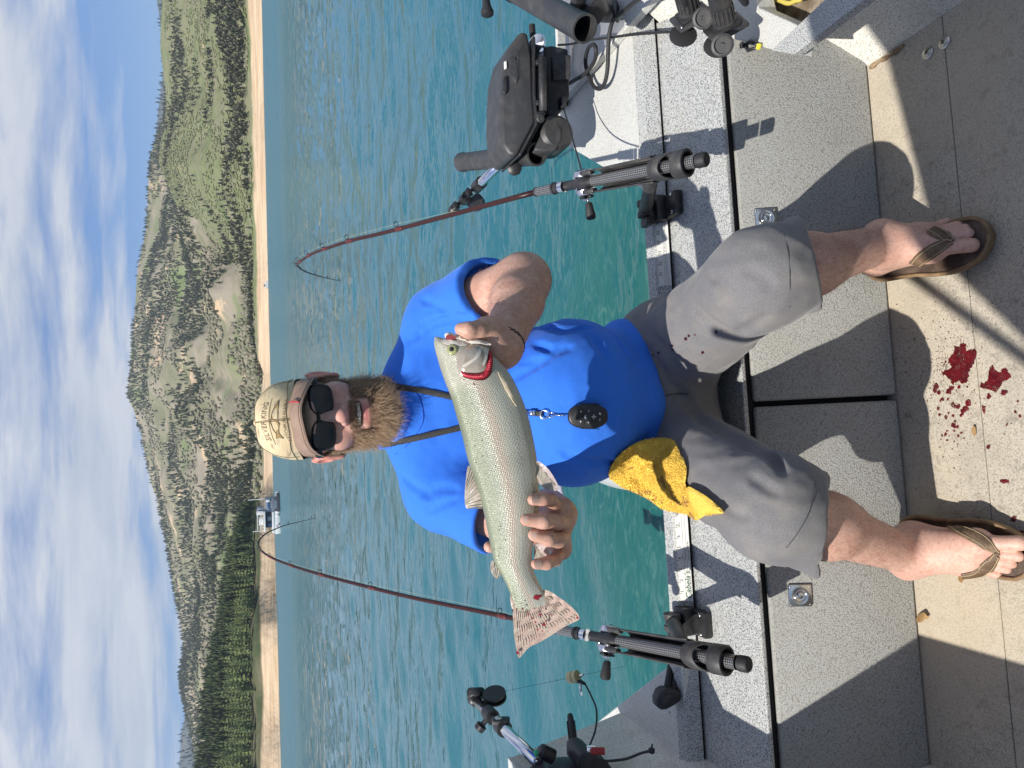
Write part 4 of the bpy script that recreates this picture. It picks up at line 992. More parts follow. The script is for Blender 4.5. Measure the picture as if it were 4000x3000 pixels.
def leg(hip, kn, an, out):
    calf = kn.lerp(an, 0.34) + Vector((0.0, 0.022, 0))
    shin = kn.lerp(an, 0.35)
    return s_union([(s_cap(hip, kn, 0.088, 0.064), 0.03), (s_cap(kn, shin, 0.058, 0.052), 0.03), (s_cap(shin, an, 0.052, 0.037), 0.03), (s_ell(calf, (0.053, 0.052, 0.092), None), 0.03),
                    (s_ell(an + Vector((0.034 * out, 0.004, 0)), (0.012, 0.014, 0.014)), 0.014), (s_ell(an + Vector((-0.033 * out, -0.002, 0.006)), (0.012, 0.014, 0.014)), 0.014)])
lgL, lgR = leg(hipL, knL, anL, 1), leg(hipR, knR, anR, -1)
def legL_fn(P): return smin(lgL(P), ftL(P), 0.02)
def legR_fn(P): return smin(lgR(P), ftR(P), 0.02)
# ------------------------------------------------------------------ torso (under the clothes)
torso = s_union([(s_ell((CX, 1.535, 0.86), (0.175, 0.115, 0.19)), 0.05), (s_ell((CX, 1.435, 0.665), (0.168, 0.155, 0.165)), 0.07), (s_ell((CX, 1.47, 0.44), (0.172, 0.13, 0.11)), 0.07),
                 (s_cap(neck_b + Vector((0.02, 0, -0.03)), shL, 0.052, 0.064), 0.03), (s_cap(neck_b + Vector((-0.02, 0, -0.03)), shR, 0.052, 0.064), 0.03)])
def box_of(pts, pad): P = np.array([A(p) for p in pts]); return P.min(0) - pad, P.max(0) + pad
HEAD = {}
def body_mesh():
    Vs, Fs, Cs, n = [], [], [], 0
    skin = A((0.62, 0.385, 0.305)); tan = A((0.58, 0.355, 0.275)); red = A((0.62, 0.29, 0.24)); pale = A((0.66, 0.42, 0.335))
    def put(V, F, C):
        nonlocal n
        Vs.append(V); Fs.append(F + n); Cs.append(C); n += len(V)
    # head
    lo, hi = box_of([h2w(0, 0, 0)], 0.145); lo[2] = neck_b.z - 0.06
    V, F = sdf_mesh(head_fn, lo, hi, 0.0021); V = laplace(V, F, 1, 0.4); q = to_head(V); HEAD['q'] = q
    C = np.tile(skin, (len(V), 1))
    def blend(C, c, w): return C * (1 - w[:, None]) + c * w[:, None]
    nose = np.exp(-((q[:, 0] / 0.020) ** 2 + ((q[:, 2] + 0.034) / 0.018) ** 2)) * (q[:, 1] > 0.085); C = blend(C, red, 0.75 * nose)
    chk = np.exp(-(((np.abs(q[:, 0]) - 0.043) / 0.020) ** 2 + ((q[:, 2] + 0.032) / 0.018) ** 2)) * (q[:, 1] > 0.03); C = blend(C, red, 0.55 * chk)
    ears = (np.abs(q[:, 0]) > 0.079) & (q[:, 2] < 0.04) & (q[:, 2] > -0.05) & (np.abs(q[:, 1] + 0.012) < 0.03); C[ears] = C[ears] * 0.35 + A((0.66, 0.24, 0.19)) * 0.65
    lip = np.exp(-((q[:, 0] / 0.024) ** 4 + ((q[:, 2] + 0.0825) / 0.0065) ** 4)) * (q[:, 1] > 0.06); C = blend(C, A((0.58, 0.20, 0.18)), 0.85 * lip)
    dark = (q[:, 1] < 0.0785 - 0.0) & (np.abs(q[:, 0]) < 0.026) & (np.abs(q[:, 2] + 0.070) < 0.006) & (q[:, 1] > 0.055); C[dark] = (0.16, 0.03, 0.03)
    # stubble-shaded skin where the beard grows
    brd = beard_mask(q); C = blend(C, A((0.17, 0.095, 0.06)), 0.78 * np.clip(brd * 1.6, 0, 1))
    put(V, F, C)
    # arms
    for fn, pts in ((aL, [shL, elL, wrL] + thumb_L + sum(fing_L, [])), (aR, [shR, elR, wrR] + thumb_R + sum(fing_R, []))):
        lo, hi = box_of(pts, 0.07); V, F = sdf_mesh(fn, lo, hi, 0.0024); V = laplace(V, F, 1, 0.4)
        C = np.tile(tan, (len(V), 1)); C *= (1 + 0.10 * vnoise(V, 60, 4) + 0.06 * vnoise(V, 18, 7))[:, None]; put(V, F, C)
    # legs
    for fn, pts in ((legL_fn, [hipL, knL, anL, heelL] + tipsL), (legR_fn, [hipR, knR, anR, heelR] + tipsR)):
        lo, hi = box_of(pts, 0.09); V, F = sdf_mesh(fn, lo, hi, 0.0026); V = laplace(V, F, 1, 0.4)
        C = np.tile(pale, (len(V), 1)); z = V[:, 2]
        hairy = np.clip((z - 0.15) / 0.12, 0, 1) * (0.5 + 0.5 * vnoise(V, 30, 3)); C = blend(C, A((0.36, 0.20, 0.13)), 0.45 * np.clip(hairy, 0, 1))
        C *= (1 + 0.05 * vnoise(V, 50, 8))[:, None]; put(V, F, C)
    V, F = sdf_mesh(torso, (CX - 0.33, 1.22, 0.30), (CX + 0.33, 1.70, 1.14), 0.009); put(V, F, np.tile(skin, (len(V), 1)))
    return np.concatenate(Vs), np.concatenate(Fs), np.concatenate(Cs)
def beard_mask(q):
    """0..1 where facial hair grows, head coordinates"""
    x, f, z = np.abs(q[:, 0]), q[:, 1], q[:, 2]
    low = np.clip((-0.046 - 0.30 * (0.052 - np.clip(x, 0.0, 0.09)) * (x < 0.052) * 2.0 - z) / 0.010, 0, 1)
    side = np.clip((x - 0.050) / 0.010, 0, 1) * np.clip((0.004 - z) / 0.02, 0, 1) * np.clip((f + 0.004) / 0.006, 0, 1) * np.clip((0.056 - f) / 0.012 + 0.15, 0, 1)
    mst = np.clip((0.0310 - x) / 0.006, 0, 1) * np.clip((-0.0480 - z) / 0.004, 0, 1) * np.clip((z + 0.066) / 0.004, 0, 1) * (f > 0.075)
    chin = np.clip((-0.0885 - z) / 0.004, 0, 1)
    cor = np.clip((x - 0.030) / 0.004, 0, 1) * np.clip((-0.052 - z) / 0.006, 0, 1)
    m = np.maximum.reduce([chin, cor * np.clip((0.085 - x) / 0.01, 0, 1), side, mst])
    m *= (x < 0.084) * (z > -0.128) * np.clip((f - (-0.012 + 0.55 * np.clip(-0.045 - z, 0, 1))) / 0.010, 0, 1)
    return m
V, F, C = body_mesh()
M_skin = attr_mat('skin', rough=0.52, spec=0.35, bump=(420.0, 0.18, 0.0012), vary=[(150.0, 5.0, 0.40, 0.70, (0.76, 0.63, 0.58), 0.55), (32.0, 4.0, 0.42, 0.68, (0.88, 0.76, 0.72), 0.6), (330.0, 2.0, 0.62, 0.70, (0.60, 0.42, 0.36), 0.7)], Subsurface_Weight=0.08, Subsurface_Scale=0.004)
M_skin.node_tree.nodes['Principled BSDF'].inputs['Subsurface Radius'].default_value = (1.0, 0.35, 0.2)
me = np_mesh('body', V, F, C); body = obj('body', me, M_skin, person, smooth=True)

# ------------------------------------------------------------------ t-shirt
shirt_base = s_union([(s_ell((CX, 1.535, 0.865), (0.186, 0.122, 0.20)), 0.05), (s_ell((CX, 1.430, 0.672), (0.184, 0.164, 0.162)), 0.08), (s_ell((CX, 1.47, 0.53), (0.190, 0.155, 0.07)), 0.05),
                      (s_cap(neck_b + Vector((0.02, 0, -0.022)), shL, 0.062, 0.076), 0.04), (s_cap(neck_b + Vector((-0.02, 0, -0.022)), shR, 0.062, 0.078), 0.04)])
slL_end = shL.lerp(elL, 0.70); slR_end = shR.lerp(elR, 0.80)
slvL = s_cap(shL, slL_end + (elL - shL) * 0.25, 0.078, 0.091); slvR = s_cap(shR, slR_end + (elR - shR) * 0.25, 0.080, 0.086)
inL = s_cap(shL.lerp(elL, 0.35), elL + (elL - shL) * 0.3, 0.066, 0.078); inR = s_cap(shR.lerp(elR, 0.45), elR + (elR - shR) * 0.3, 0.071, 0.073)
dL, dR = A((elL - shL).normalized()), A((elR - shR).normalized())
hemL_n = A(((elL - shL).normalized() + Vector((0.10, 0, 0.30))).normalized())
def shirt_raw(P):
    d = shirt_base(P)
    a = smin(d, smax(slvL(P), (P - A(slL_end)) @ hemL_n, 0.006), 0.035)
    a = smin(a, smax(slvR(P), (P - A(slR_end)) @ dR, 0.006), 0.035)
    keep = np.minimum(np.maximum(inL(P), -((P - A(slL_end)) @ hemL_n + 0.028)), np.maximum(inR(P), -((P - A(slR_end)) @ dR + 0.03)))
    a = smax(a, -keep, 0.004)
    # bottom hem droops under the belly
    hem = 0.500 + 0.25 * np.clip(P[:, 1] - 1.42, 0, 1) + 0.012 * np.sin(P[:, 0] * 37 + 1.0) - P[:, 2]
    return smax(a, hem, 0.008)
cfr = hit(shirt_raw, 1585, 1622); csl = atY(1497, 1508, 1.515); csr = atY(1487, 1742, 1.515); cbk = Vector((CX, 1.592, 1.088))
cc = (csl + csr) / 2; cn = (csl - csr).cross(cfr - cbk).normalized()
if cn.z < 0: cn = -cn
cring = [cc + (csl - csr) * 0.5 * math.sin(w) + ((cfr - cc) if math.cos(w) > 0 else (cc - cbk)) * math.cos(w) for w in np.linspace(0, 2 * math.pi, 29)]
crf = s_union([(s_cap(cring[i], cring[i + 1], 0.0080, 0.0080), 0.002) for i in range(28)])
def collar_cut(P):
    q = P - A(cc); hgt = q @ A(cn); return np.maximum(-hgt, nrm(q - hgt[:, None] * A(cn)) - 0.115)
# creases: pulled furrows drawn where the photograph shows them, cut softly into the cloth
CREASE = [([(1560, 1290), (1660, 1215), (1760, 1200)], 0.007, 0.004), ([(2300, 1300), (2380, 1420), (2440, 1540)], 0.012, 0.003), ([(2180, 1760), (2280, 1800), (2380, 1800)], 0.010, 0.004), ([(1500, 1425), (1600, 1330), (1700, 1262), (1840, 1232)], 0.010, 0.008), ([(1640, 1268), (1760, 1258), (1850, 1250)], 0.008, 0.006), ([(1640, 1165), (1710, 1195), (1785, 1232)], 0.009, 0.006),
          ([(1640, 1935), (1720, 1905), (1800, 1918)], 0.012, 0.005), ([(1650, 2005), (1730, 1968), (1790, 1945)], 0.009, 0.003),
          ([(2080, 1340), (2170, 1370), (2240, 1350)], 0.010, 0.005), ([(2040, 1420), (2140, 1400), (2200, 1330)], 0.010, 0.004), ([(2120, 1270), (2200, 1290), (2330, 1275)], 0.012, 0.005),
          ([(2500, 1740), (2450, 1810), (2390, 1860)], 0.006, 0.006), ([(2530, 1700), (2490, 1780), (2440, 1830)], 0.005, 0.006), ([(2340, 1790), (2420, 1815), (2460, 1830)], 0.006, 0.005),
          ([(2380, 1290), (2450, 1380), (2500, 1440)], 0.006, 0.005), ([(1560, 1850), (1620, 1900), (1700, 1950)], 0.010, 0.004), ([(1880, 1500), (2000, 1480), (2150, 1400)], 0.010, 0.003)]
cre = []
for pts, r_, dep in CREASE:
    pp = [hit(shirt_raw, x, y) for x, y in pts]; pp = [p for p in pp if p is not None]
    if len(pp) < 2: continue
    pp = [p + grad(shirt_raw, p) * (r_ - dep) for p in spline(pp, 7)]
    cre.append((s_union([(s_cap(pp[i], pp[i + 1], r_ * (0.5 if i in (0,) else 1.0), r_ * (0.4 if i == 5 else 1.0)), 0.003) for i in range(6)]), *box_of(pp, r_ + 0.014)))
def shirt_fn(P):
    a = shirt_raw(P)
    n_ = vnoise(P * A((1, 1, 0.55)), 17, 12) * 0.0024 + vnoise(P * A((0.7, 0.7, 1.5)), 30, 13) * 0.0016 + vnoise(P, 75, 14) * 0.0006
    a = a + n_
    a = cut_creases(a, P, cre, 0.007)
    a = smax(a, -collar_cut(P), 0.006)
    return smin(a, crf(P), 0.004)
V, F = sdf_mesh(shirt_fn, (-0.40, 1.20, 0.44), (0.34, 1.70, 1.12), 0.0036); V = laplace(V, F, 1, 0.4)
M_shirt = mat('blue_cotton', (0.030, 0.165, 0.70), 0.85, spec=0.25, mix=[(260.0, 3.0, 0.4, 0.7, (0.045, 0.21, 0.80), 0.45)], bump=(900.0, 0.25, 2.0, 0.0008), Sheen_Weight=0.25, Sheen_Roughness=0.5)
M_shirt.node_tree.nodes['Principled BSDF'].inputs['Sheen Tint'].default_value = (0.4, 0.6, 1.0, 1)
shirt = obj('t_shirt', np_mesh('t_shirt', V, F), M_shirt, person, smooth=True)
# collar and sleeve stitching
M_seam = mat('blue_seam', (0.008, 0.07, 0.45), 0.9)
def seam_line(fn, pts, rad, name, material, parent, n=40, lift=0.0004):
    pp = [hit(fn, x, y) for x, y in pts]; pp = [p for p in pp if p is not None]
    if len(pp) < 2: return None
    q = [p + grad(fn, p) * lift for p in spline(pp, n)]; m = MB(); m.tube(q, rad, 5); return m.build(name, material, parent, smooth=True)
seam_line(shirt_fn, [(1580, 1490), (1630, 1540), (1652, 1600), (1648, 1660), (1600, 1730), (1545, 1775)], 0.0009, 'collar_stitching', M_seam, shirt)
seam_line(shirt_fn, [(1940, 1022), (1905, 1085), (1880, 1160), (1872, 1240)], 0.0008, 'sleeve_stitching', M_seam, shirt)
# ------------------------------------------------------------------ shorts
def hemdir(hip, kn): return A((kn - hip).normalized())
hemcL = atY(3125, 1062, 1.0); hemcR = atY(3165, 1985, 0.955)
kL2, kR2 = knL + (knL - hipL).normalized() * 0.06, knR + (knR - hipR).normalized() * 0.06
dnL = A((Vector((0, 0.10, -1)) * 0.75 + (knL - hipL).normalized() * 0.65).normalized()); dnR = A((Vector((0, 0.10, -1)) * 0.75 + (knR - hipR).normalized() * 0.65).normalized())
def shorts_leg(hip, kn, an, hemp, dn):
    lowk = kn + (an - kn).normalized() * 0.15 + Vector((0, -0.008, 0))
    outer = s_union([(s_cap(hip, kn, 0.108, 0.083), 0.04), (s_cap(kn, lowk, 0.083, 0.093), 0.04)])
    inner = s_union([(s_cap(kn + (hip - kn).normalized() * 0.05, kn, 0.073, 0.076), 0.02), (s_cap(kn, lowk + (an - kn) * 0.3, 0.074, 0.078), 0.02)])
    hp = A(hemp)
    def f(P):
        d = smax(outer(P), (P - hp) @ dn, 0.006); return smax(d, -np.maximum(inner(P), -((P - hp) @ dn + 0.012)), 0.004)
    return f
slL_ = shorts_leg(hipL, knL, anL, hemcL + Vector((0, 0, -0.035)), dnL); slR_ = shorts_leg(hipR, knR, anR, hemcR + Vector((0, 0, -0.035)), dnR)
pel = s_union([(s_ell((CX, 1.47, 0.455), (0.192, 0.150, 0.115)), 0.04), (s_cap(hipL + Vector((0.03, 0.0, 0.01)), hipR + Vector((-0.03, 0.0, 0.01)), 0.105, 0.105), 0.05)])
def shorts_raw(P):
    d = smin(np.minimum(slL_(P), slR_(P)), pel(P), 0.035); return np.maximum(d, P[:, 2] - 0.60)
SCRE = [([(2705, 1600), (2800, 1665), (2930, 1740), (3060, 1840)], 0.016, 0.015), ([(2640, 1510), (2700, 1590), (2760, 1660)], 0.010, 0.008), ([(2590, 1560), (2680, 1570), (2730, 1600)], 0.009, 0.006),
        ([(2480, 1290), (2560, 1320), (2640, 1400)], 0.009, 0.005), ([(2500, 1330), (2560, 1400), (2620, 1500)], 0.010, 0.005), ([(2930, 1860), (2990, 1900), (3050, 1935)], 0.010, 0.004), ([(2800, 1960), (2860, 2000), (2930, 2020)], 0.010, 0.004), ([(2760, 1060), (2840, 1130), (2900, 1180)], 0.011, 0.004), ([(2700, 1180), (2790, 1260), (2850, 1290)], 0.010, 0.004), 
        ([(2900, 1050), (2970, 1080), (3020, 1120)], 0.012, 0.003), ([(2880, 1300), (2950, 1260), (3010, 1230)], 0.012, 0.003), ([(2560, 1560), (2620, 1552), (2700, 1548)], 0.005, 0.003)]
scre = []
for pts, r_, dep in SCRE:
    pp = [hit(shorts_raw, x, y) for x, y in pts]; pp = [p for p in pp if p is not None]
    if len(pp) < 2: continue
    pp = [p + grad(shorts_raw, p) * (r_ - dep) for p in spline(pp, 7)]
    scre.append((s_union([(s_cap(pp[i], pp[i + 1], r_ * (0.5 if i == 0 else 1.0), r_ * (0.4 if i == 5 else 1.0)), 0.003) for i in range(6)]), *box_of(pp, r_ + 0.014)))
def shorts_fn(P):
    d = shorts_raw(P) + vnoise(P, 13, 31) * 0.0034 + vnoise(P * A((1.6, 0.7, 1.0)), 34, 32) * 0.0026 + vnoise(P, 80, 33) * 0.0006
    d = cut_creases(d, P, scre, 0.009)
    return d
lo, hi = box_of([hipL, hipR, knL, knR, hemcL, hemcR], 0.16); hi[2] = 0.62; hi[1] = 1.68
V, F = sdf_mesh(shorts_fn, lo, hi, 0.0042); V = laplace(V, F, 1, 0.4)
M_shorts = mat('grey_canvas_cloth', (0.155, 0.152, 0.157), 0.88, spec=0.2, mix=[(14.0, 5.0, 0.48, 0.75, (0.265, 0.235, 0.20), 0.6), (400.0, 2.0, 0.4, 0.7, (0.25, 0.245, 0.25), 0.5)], bump=(800.0, 0.3, 2.0, 0.001), Sheen_Weight=0.15)
shorts = obj('shorts', np_mesh('shorts', V, F), M_shorts, person, smooth=True)
M_sseam = mat('grey_thread', (0.07, 0.07, 0.075), 0.9)
seam_line(shorts_fn, [(3062, 915), (3080, 1000), (3085, 1100), (3085, 1200)], 0.0008, 'hem_stitching', M_sseam, shorts)
seam_line(shorts_fn, [(3175, 1815), (3180, 1900), (3160, 2000), (3110, 2090), (3070, 2140)], 0.0008, 'hem_stitching', M_sseam, shorts)
seam_line(shorts_fn, [(2565, 1560), (2600, 1545), (2640, 1538), (2690, 1538)], 0.0014, 'fly_seam', M_sseam, shorts)
# ------------------------------------------------------------------ tools for things laid on a surface
from mathutils.bvhtree import BVHTree
from mathutils.geometry import delaunay_2d_cdt
def bvh_of(*objs):
    V, F, n = [], [], 0
    for o in objs:
        me = o.data; V += [v.co.copy() for v in me.vertices]; F += [tuple(i + n for i in p.vertices) for p in me.polygons]; n = len(V)
    return BVHTree.FromPolygons(V, F)
def bhit(b, x, y):
    r_ = b.ray_cast(CAM, ray(x, y))
    return (r_[0], r_[1] if r_[1].dot(ray(x, y)) < 0 else -r_[1]) if r_[0] is not None else (None, None)
def smooth_poly(px, n=60, closed=True):
    P = [A(p) for p in px]; P = P + [P[0], P[1], P[2]] if closed else P
    P = [P[-4]] + P if closed else P
    out = []; k = len(px)
    for i in range(k):
        a, b, c, d = P[i], P[i + 1], P[i + 2], P[i + 3]
        for u in np.linspace(0, 1, max(2, n // k), endpoint=False):
            out.append(0.5 * ((2 * b) + (-a + c) * u + (2 * a - 5 * b + 4 * c - d) * u * u + (-a + 3 * b - 3 * c + d) * u ** 3))
    return [(float(p[0]), float(p[1])) for p in out]
def inside(px, q):
    c = False; n = len(px)
    for i in range(n):
        (x1, y1), (x2, y2) = px[i], px[i - 1]
        if (y1 > q[1]) != (y2 > q[1]) and q[0] < (x2 - x1) * (q[1] - y1) / (y2 - y1) + x1: c = not c
    return c
def tri_poly(px, step):
    """triangulate an outline with inner points -> 2-D points, faces, edge distance"""
    xs = [p[0] for p in px]; ys = [p[1] for p in px]; pts = [Vector(p) for p in px]; nb = len(pts)
    rnd = random.Random(3)
    x = min(xs)
    while x < max(xs):
        y = min(ys)
        while y < max(ys):
            q = (x + rnd.uniform(-.3, .3) * step, y + rnd.uniform(-.3, .3) * step)
            if inside(px, q) and min((q[0] - p[0]) ** 2 + (q[1] - p[1]) ** 2 for p in px) > (0.5 * step) ** 2: pts.append(Vector(q))
            y += step
        x += step
    r_ = delaunay_2d_cdt(pts, [(i, (i + 1) % nb) for i in range(nb)], [], 1, 1e-6)
    V, F = r_[0], r_[2]
    ed = [min(math.hypot(v[0] - p[0], v[1] - p[1]) for p in px) for v in V]
    return V, F, ed
def sheet(px, place, step, thick, name, material, parent, smooth=True, closed=True):
    """a thin solid laid out from an outline; place(x, y, edge) -> (front point, normal)"""
    V2, F2, ed = tri_poly(px, step); n = len(V2); fr_, bk = [], []
    for v, e in zip(V2, ed):
        p, nn = place(v[0], v[1], e); t = thick(e) if callable(thick) else thick
        fr_.append(p); bk.append(p - nn * t)
    F = [tuple(f) for f in F2] + [tuple(n + i for i in reversed(f)) for f in F2]
    cnt = {}
    for f in F2:
        for i in range(len(f)):
            a, b = f[i], f[(i + 1) % len(f)]; cnt[(a, b)] = 1
    for (a, b) in cnt:
        if (b, a) not in cnt: F.append((a, n + a, n + b, b))
    m = MB(); m.v = [Vector(p) for p in fr_ + bk]; m.f = F
    return m.build(name, material, parent, auto=50 if smooth else None)
def ribbon(pts, nors, widths, thick, name, material, parent, ns=1):
    """flat band along points; nors = outward normals"""
    m = MB(); k = len(pts); rows = []
    for i in range(k):
        t = (pts[min(i + 1, k - 1)] - pts[max(i - 1, 0)]).normalized(); nn = (nors[i] - t * nors[i].dot(t)).normalized(); s_ = t.cross(nn); w = widths[i] / 2
        rows.append([pts[i] - s_ * w, pts[i] - s_ * w * 0.8 + nn * thick, pts[i] + s_ * w * 0.8 + nn * thick, pts[i] + s_ * w])
    for r_ in rows: m.v += r_
    for i in range(k - 1):
        for j in range(4): m.f.append((i * 4 + j, i * 4 + (j + 1) % 4, i * 4 + 4 + (j + 1) % 4, i * 4 + 4 + j))
    m.f += [(3, 2, 1, 0), (4 * k - 4, 4 * k - 3, 4 * k - 2, 4 * k - 1)]
    return m.build(name, material, parent, auto=60)
def lay_strap(fn, px, widths, thick, name, material, parent, n=18, lift=0.001):
    pp = [hit(fn, x, y) for x, y in px]; keep = [i for i, p in enumerate(pp) if p is not None]; pp = [pp[i] for i in keep]; ww = [widths[i] if isinstance(widths, (list, tuple)) else widths for i in keep]
    q = spline(pp, n); nor = [grad(fn, p, 0.006) for p in q]; wi = [float(w[0]) for w in spline([(w,) for w in ww], n)]
    q = [p + nn * lift for p, nn in zip(q, nor)]
    return ribbon(q, nor, wi, thick, name, material, parent)

# ------------------------------------------------------------------ teeth, beard, hair
M_teeth = mat('teeth', (0.85, 0.80, 0.70), 0.25, Subsurface_Weight=0.0)
teeth = None
for i in range(-4, 4):
    x = (i + 0.5) * 0.0056; f_ = 0.0898 - 14.0 * x * x; m = MB()
    m.box(h2w(x, f_, -0.0692 + 3.0 * x * x), (0.0054, 0.004, 0.0086 if abs(i + 0.5) < 1 else 0.0072), Matrix((HX, HF, HZ)).transposed() @ Matrix.Rotation(-x * 16, 3, 'Z'), 0.0012); m.build('tooth', M_teeth, person, auto=60)
def hair_mesh(roots, dirs, lens, curl, droop, rad, cols, rng, segs=5, wav=0.0):
    n = len(roots); V = np.zeros((n, segs + 1, 3, 3)); C = np.zeros((n, segs + 1, 3, 3)); p = roots.copy(); d = dirs / np.linalg.norm(dirs, axis=1)[:, None]
    ax = rng.normal(0, 1, (n, 3)); ph = rng.uniform(0, 6.28, n)
    for s_ in range(segs + 1):
        t = s_ / segs; e1 = np.cross(d, ax); e1 /= np.linalg.norm(e1, axis=1)[:, None] + 1e-9; e2 = np.cross(d, e1); r_ = rad * (1 - 0.75 * t)
        for k in range(3):
            w = 2.0944 * k; V[:, s_, k] = p + (e1 * math.cos(w) + e2 * math.sin(w)) * r_; C[:, s_, k] = cols[0] * (1 - t) + cols[1] * t
        p = p + d * (lens / segs)[:, None]
        d = d + np.array([0, 0, -1]) * droop + curl[:, None] * (e1 * np.cos(ph + s_ * 1.7)[:, None] + e2 * np.sin(ph + s_ * 1.7)[:, None]); d /= np.linalg.norm(d, axis=1)[:, None]
    f = [];
    for s_ in range(segs):
        for k in range(3): f.append((s_ * 3 + k, s_ * 3 + (k + 1) % 3, s_ * 3 + 3 + (k + 1) % 3, s_ * 3 + 3 + k))
    F = (np.array(f)[None] + (np.arange(n) * 3 * (segs + 1))[:, None, None]).reshape(-1, 4)
    return V.reshape(-1, 3), F, C.reshape(-1, 3)
M_hair = attr_mat('hair', rough=0.42, spec=0.5)
def beard():
    rng = np.random.default_rng(8); q = HEAD['q']; mk = beard_mask(q)
    idx = np.nonzero(rng.uniform(0, 1, len(q)) < mk * 0.62)[0]; idx = np.concatenate([idx, idx[rng.uniform(0, 1, len(idx)) < 0.45]])
    q = q[idx] + rng.normal(0, 0.0009, (len(idx), 3))
    h = 0.002; g = np.stack([hl(q + h * np.eye(3)[i]) - hl(q - h * np.eye(3)[i]) for i in range(3)], 1); g /= np.linalg.norm(g, axis=1)[:, None] + 1e-9
    x, f_, z = q[:, 0], q[:, 1], q[:, 2]
    chin = np.clip((-z - 0.078) / 0.030, 0, 1) * np.clip(1.25 - np.abs(x) / 0.052, 0, 1) * np.clip((f_ - 0.0) / 0.05, 0, 1)
    mst = (z > -0.068) & (np.abs(x) < 0.033) & (f_ > 0.075)
    ln = 0.014 + 0.015 * np.clip((-z - 0.04) / 0.05, 0, 1) + 0.019 * chin; ln[mst] = 0.012; ln *= rng.uniform(0.6, 1.25, len(ln))
    d = g * 0.75 + np.array([0, 0.10, -0.75]); d += np.stack([np.sign(x) * np.clip(np.abs(x) / 0.06, 0, 1) * 0.10, 0 * x, 0 * x], 1); d[mst] = g[mst] * 0.5 + np.stack([np.sign(x[mst]) * (0.25 + np.abs(x[mst]) * 22), 0 * x[mst] + 0.1, -0.75 + 0 * x[mst]], 1)
    d += rng.normal(0, 0.38, d.shape)
    g1 = rng.uniform(0, 1, len(q))[:, None]; root = np.array([0.20, 0.125, 0.080]) * (0.6 + 0.8 * g1)
    tip = np.array([0.48, 0.30, 0.17]) * (1 - g1) + np.array([0.80, 0.59, 0.37]) * g1
    tip = tip * (0.50 + 0.50 * np.clip((f_ - 0.02) / 0.05, 0, 1))[:, None]; tip[mst] *= 0.6
    W = lambda v: v @ HM                                     # local directions to world
    V, F, C = hair_mesh(W(q) + np.array(HO), W(d), ln, np.full(len(q), 0.62), 0.07, 0.00034, (root, tip), rng, 6)
    obj('beard', np_mesh('beard', V, F, C), M_hair, person, smooth=True)
    # hair at the temples and behind the ears, below the cap
    n = 1500; sx = rng.choice([-1, 1], n); w = rng.uniform(-0.055, 0.018, n); zz = rng.uniform(-0.035, 0.055, n)
    ok = (np.abs(w + 0.012) > 0.014) | (zz > 0.026); sx, w, zz = sx[ok], w[ok], zz[ok]; n = len(w)
    q = np.stack([sx * 0.076, w, zz], 1)
    for _ in range(4):
        dd = hl(q); g = np.stack([hl(q + h * np.eye(3)[i]) - hl(q - h * np.eye(3)[i]) for i in range(3)], 1); g /= np.linalg.norm(g, axis=1)[:, None] + 1e-9; q = q - g * dd[:, None]
    d = g * 0.35 + np.array([0, -0.35, -0.9]); d += rng.normal(0, 0.2, d.shape); root = np.tile([0.045, 0.028, 0.018], (n, 1)); tip = np.tile([0.12, 0.075, 0.045], (n, 1))
    V, F, C = hair_mesh(W(q) + np.array(HO), W(d), rng.uniform(0.010, 0.022, n), np.full(n, 0.2), 0.05, 0.00034, (root, tip), rng, 4)
    obj('hair', np_mesh('hair', V, F, C), M_hair, person, smooth=True)
    # fine hairs on arms and shins
    Vs, Fs, Cs, nn = [], [], [], 0
    for fn, a, b, ra, cnt, ln_ in ((aL, elL, wrL, 0.055, 1500, 0.010), (aL, shL.lerp(elL, 0.7), elL, 0.055, 400, 0.010), (lgL, knL, anL, 0.06, 1500, 0.012), (lgR, knR, anR, 0.06, 1700, 0.012)):
        t = rng.uniform(0.0, 0.92, cnt); v = rng.normal(0, 1, (cnt, 3)); v /= np.linalg.norm(v, axis=1)[:, None]
        P = (A(a) + t[:, None] * (A(b) - A(a)) + v * ra).astype(np.float64)
        for _ in range(5):
            dd = fn(P); g = np.stack([fn(P + h * np.eye(3)[i]) - fn(P - h * np.eye(3)[i]) for i in range(3)], 1); g /= np.linalg.norm(g, axis=1)[:, None] + 1e-9; P = P - g * dd[:, None]
        ax = A((Vector(b) - Vector(a)).normalized()); d = g * 0.5 + ax * 0.8 + rng.normal(0, 0.25, g.shape)
        lt = a is elL or a is not knL and fn is aL
        c0 = np.tile([0.30, 0.17, 0.08] if lt else [0.11, 0.065, 0.04], (cnt, 1)); c1 = np.tile([0.55, 0.36, 0.18] if lt else [0.22, 0.13, 0.08], (cnt, 1))
        V, F, C = hair_mesh(P, d, rng.uniform(0.5, 1.1, cnt) * ln_, np.full(cnt, 0.2), 0.02, 0.00016, (c0, c1), rng, 3)
        Vs.append(V); Fs.append(F + nn); Cs.append(C); nn += len(V)
    obj('body_hair', np_mesh('body_hair', np.concatenate(Vs), np.concatenate(Fs), np.concatenate(Cs)), M_hair, body, smooth=True)
beard()
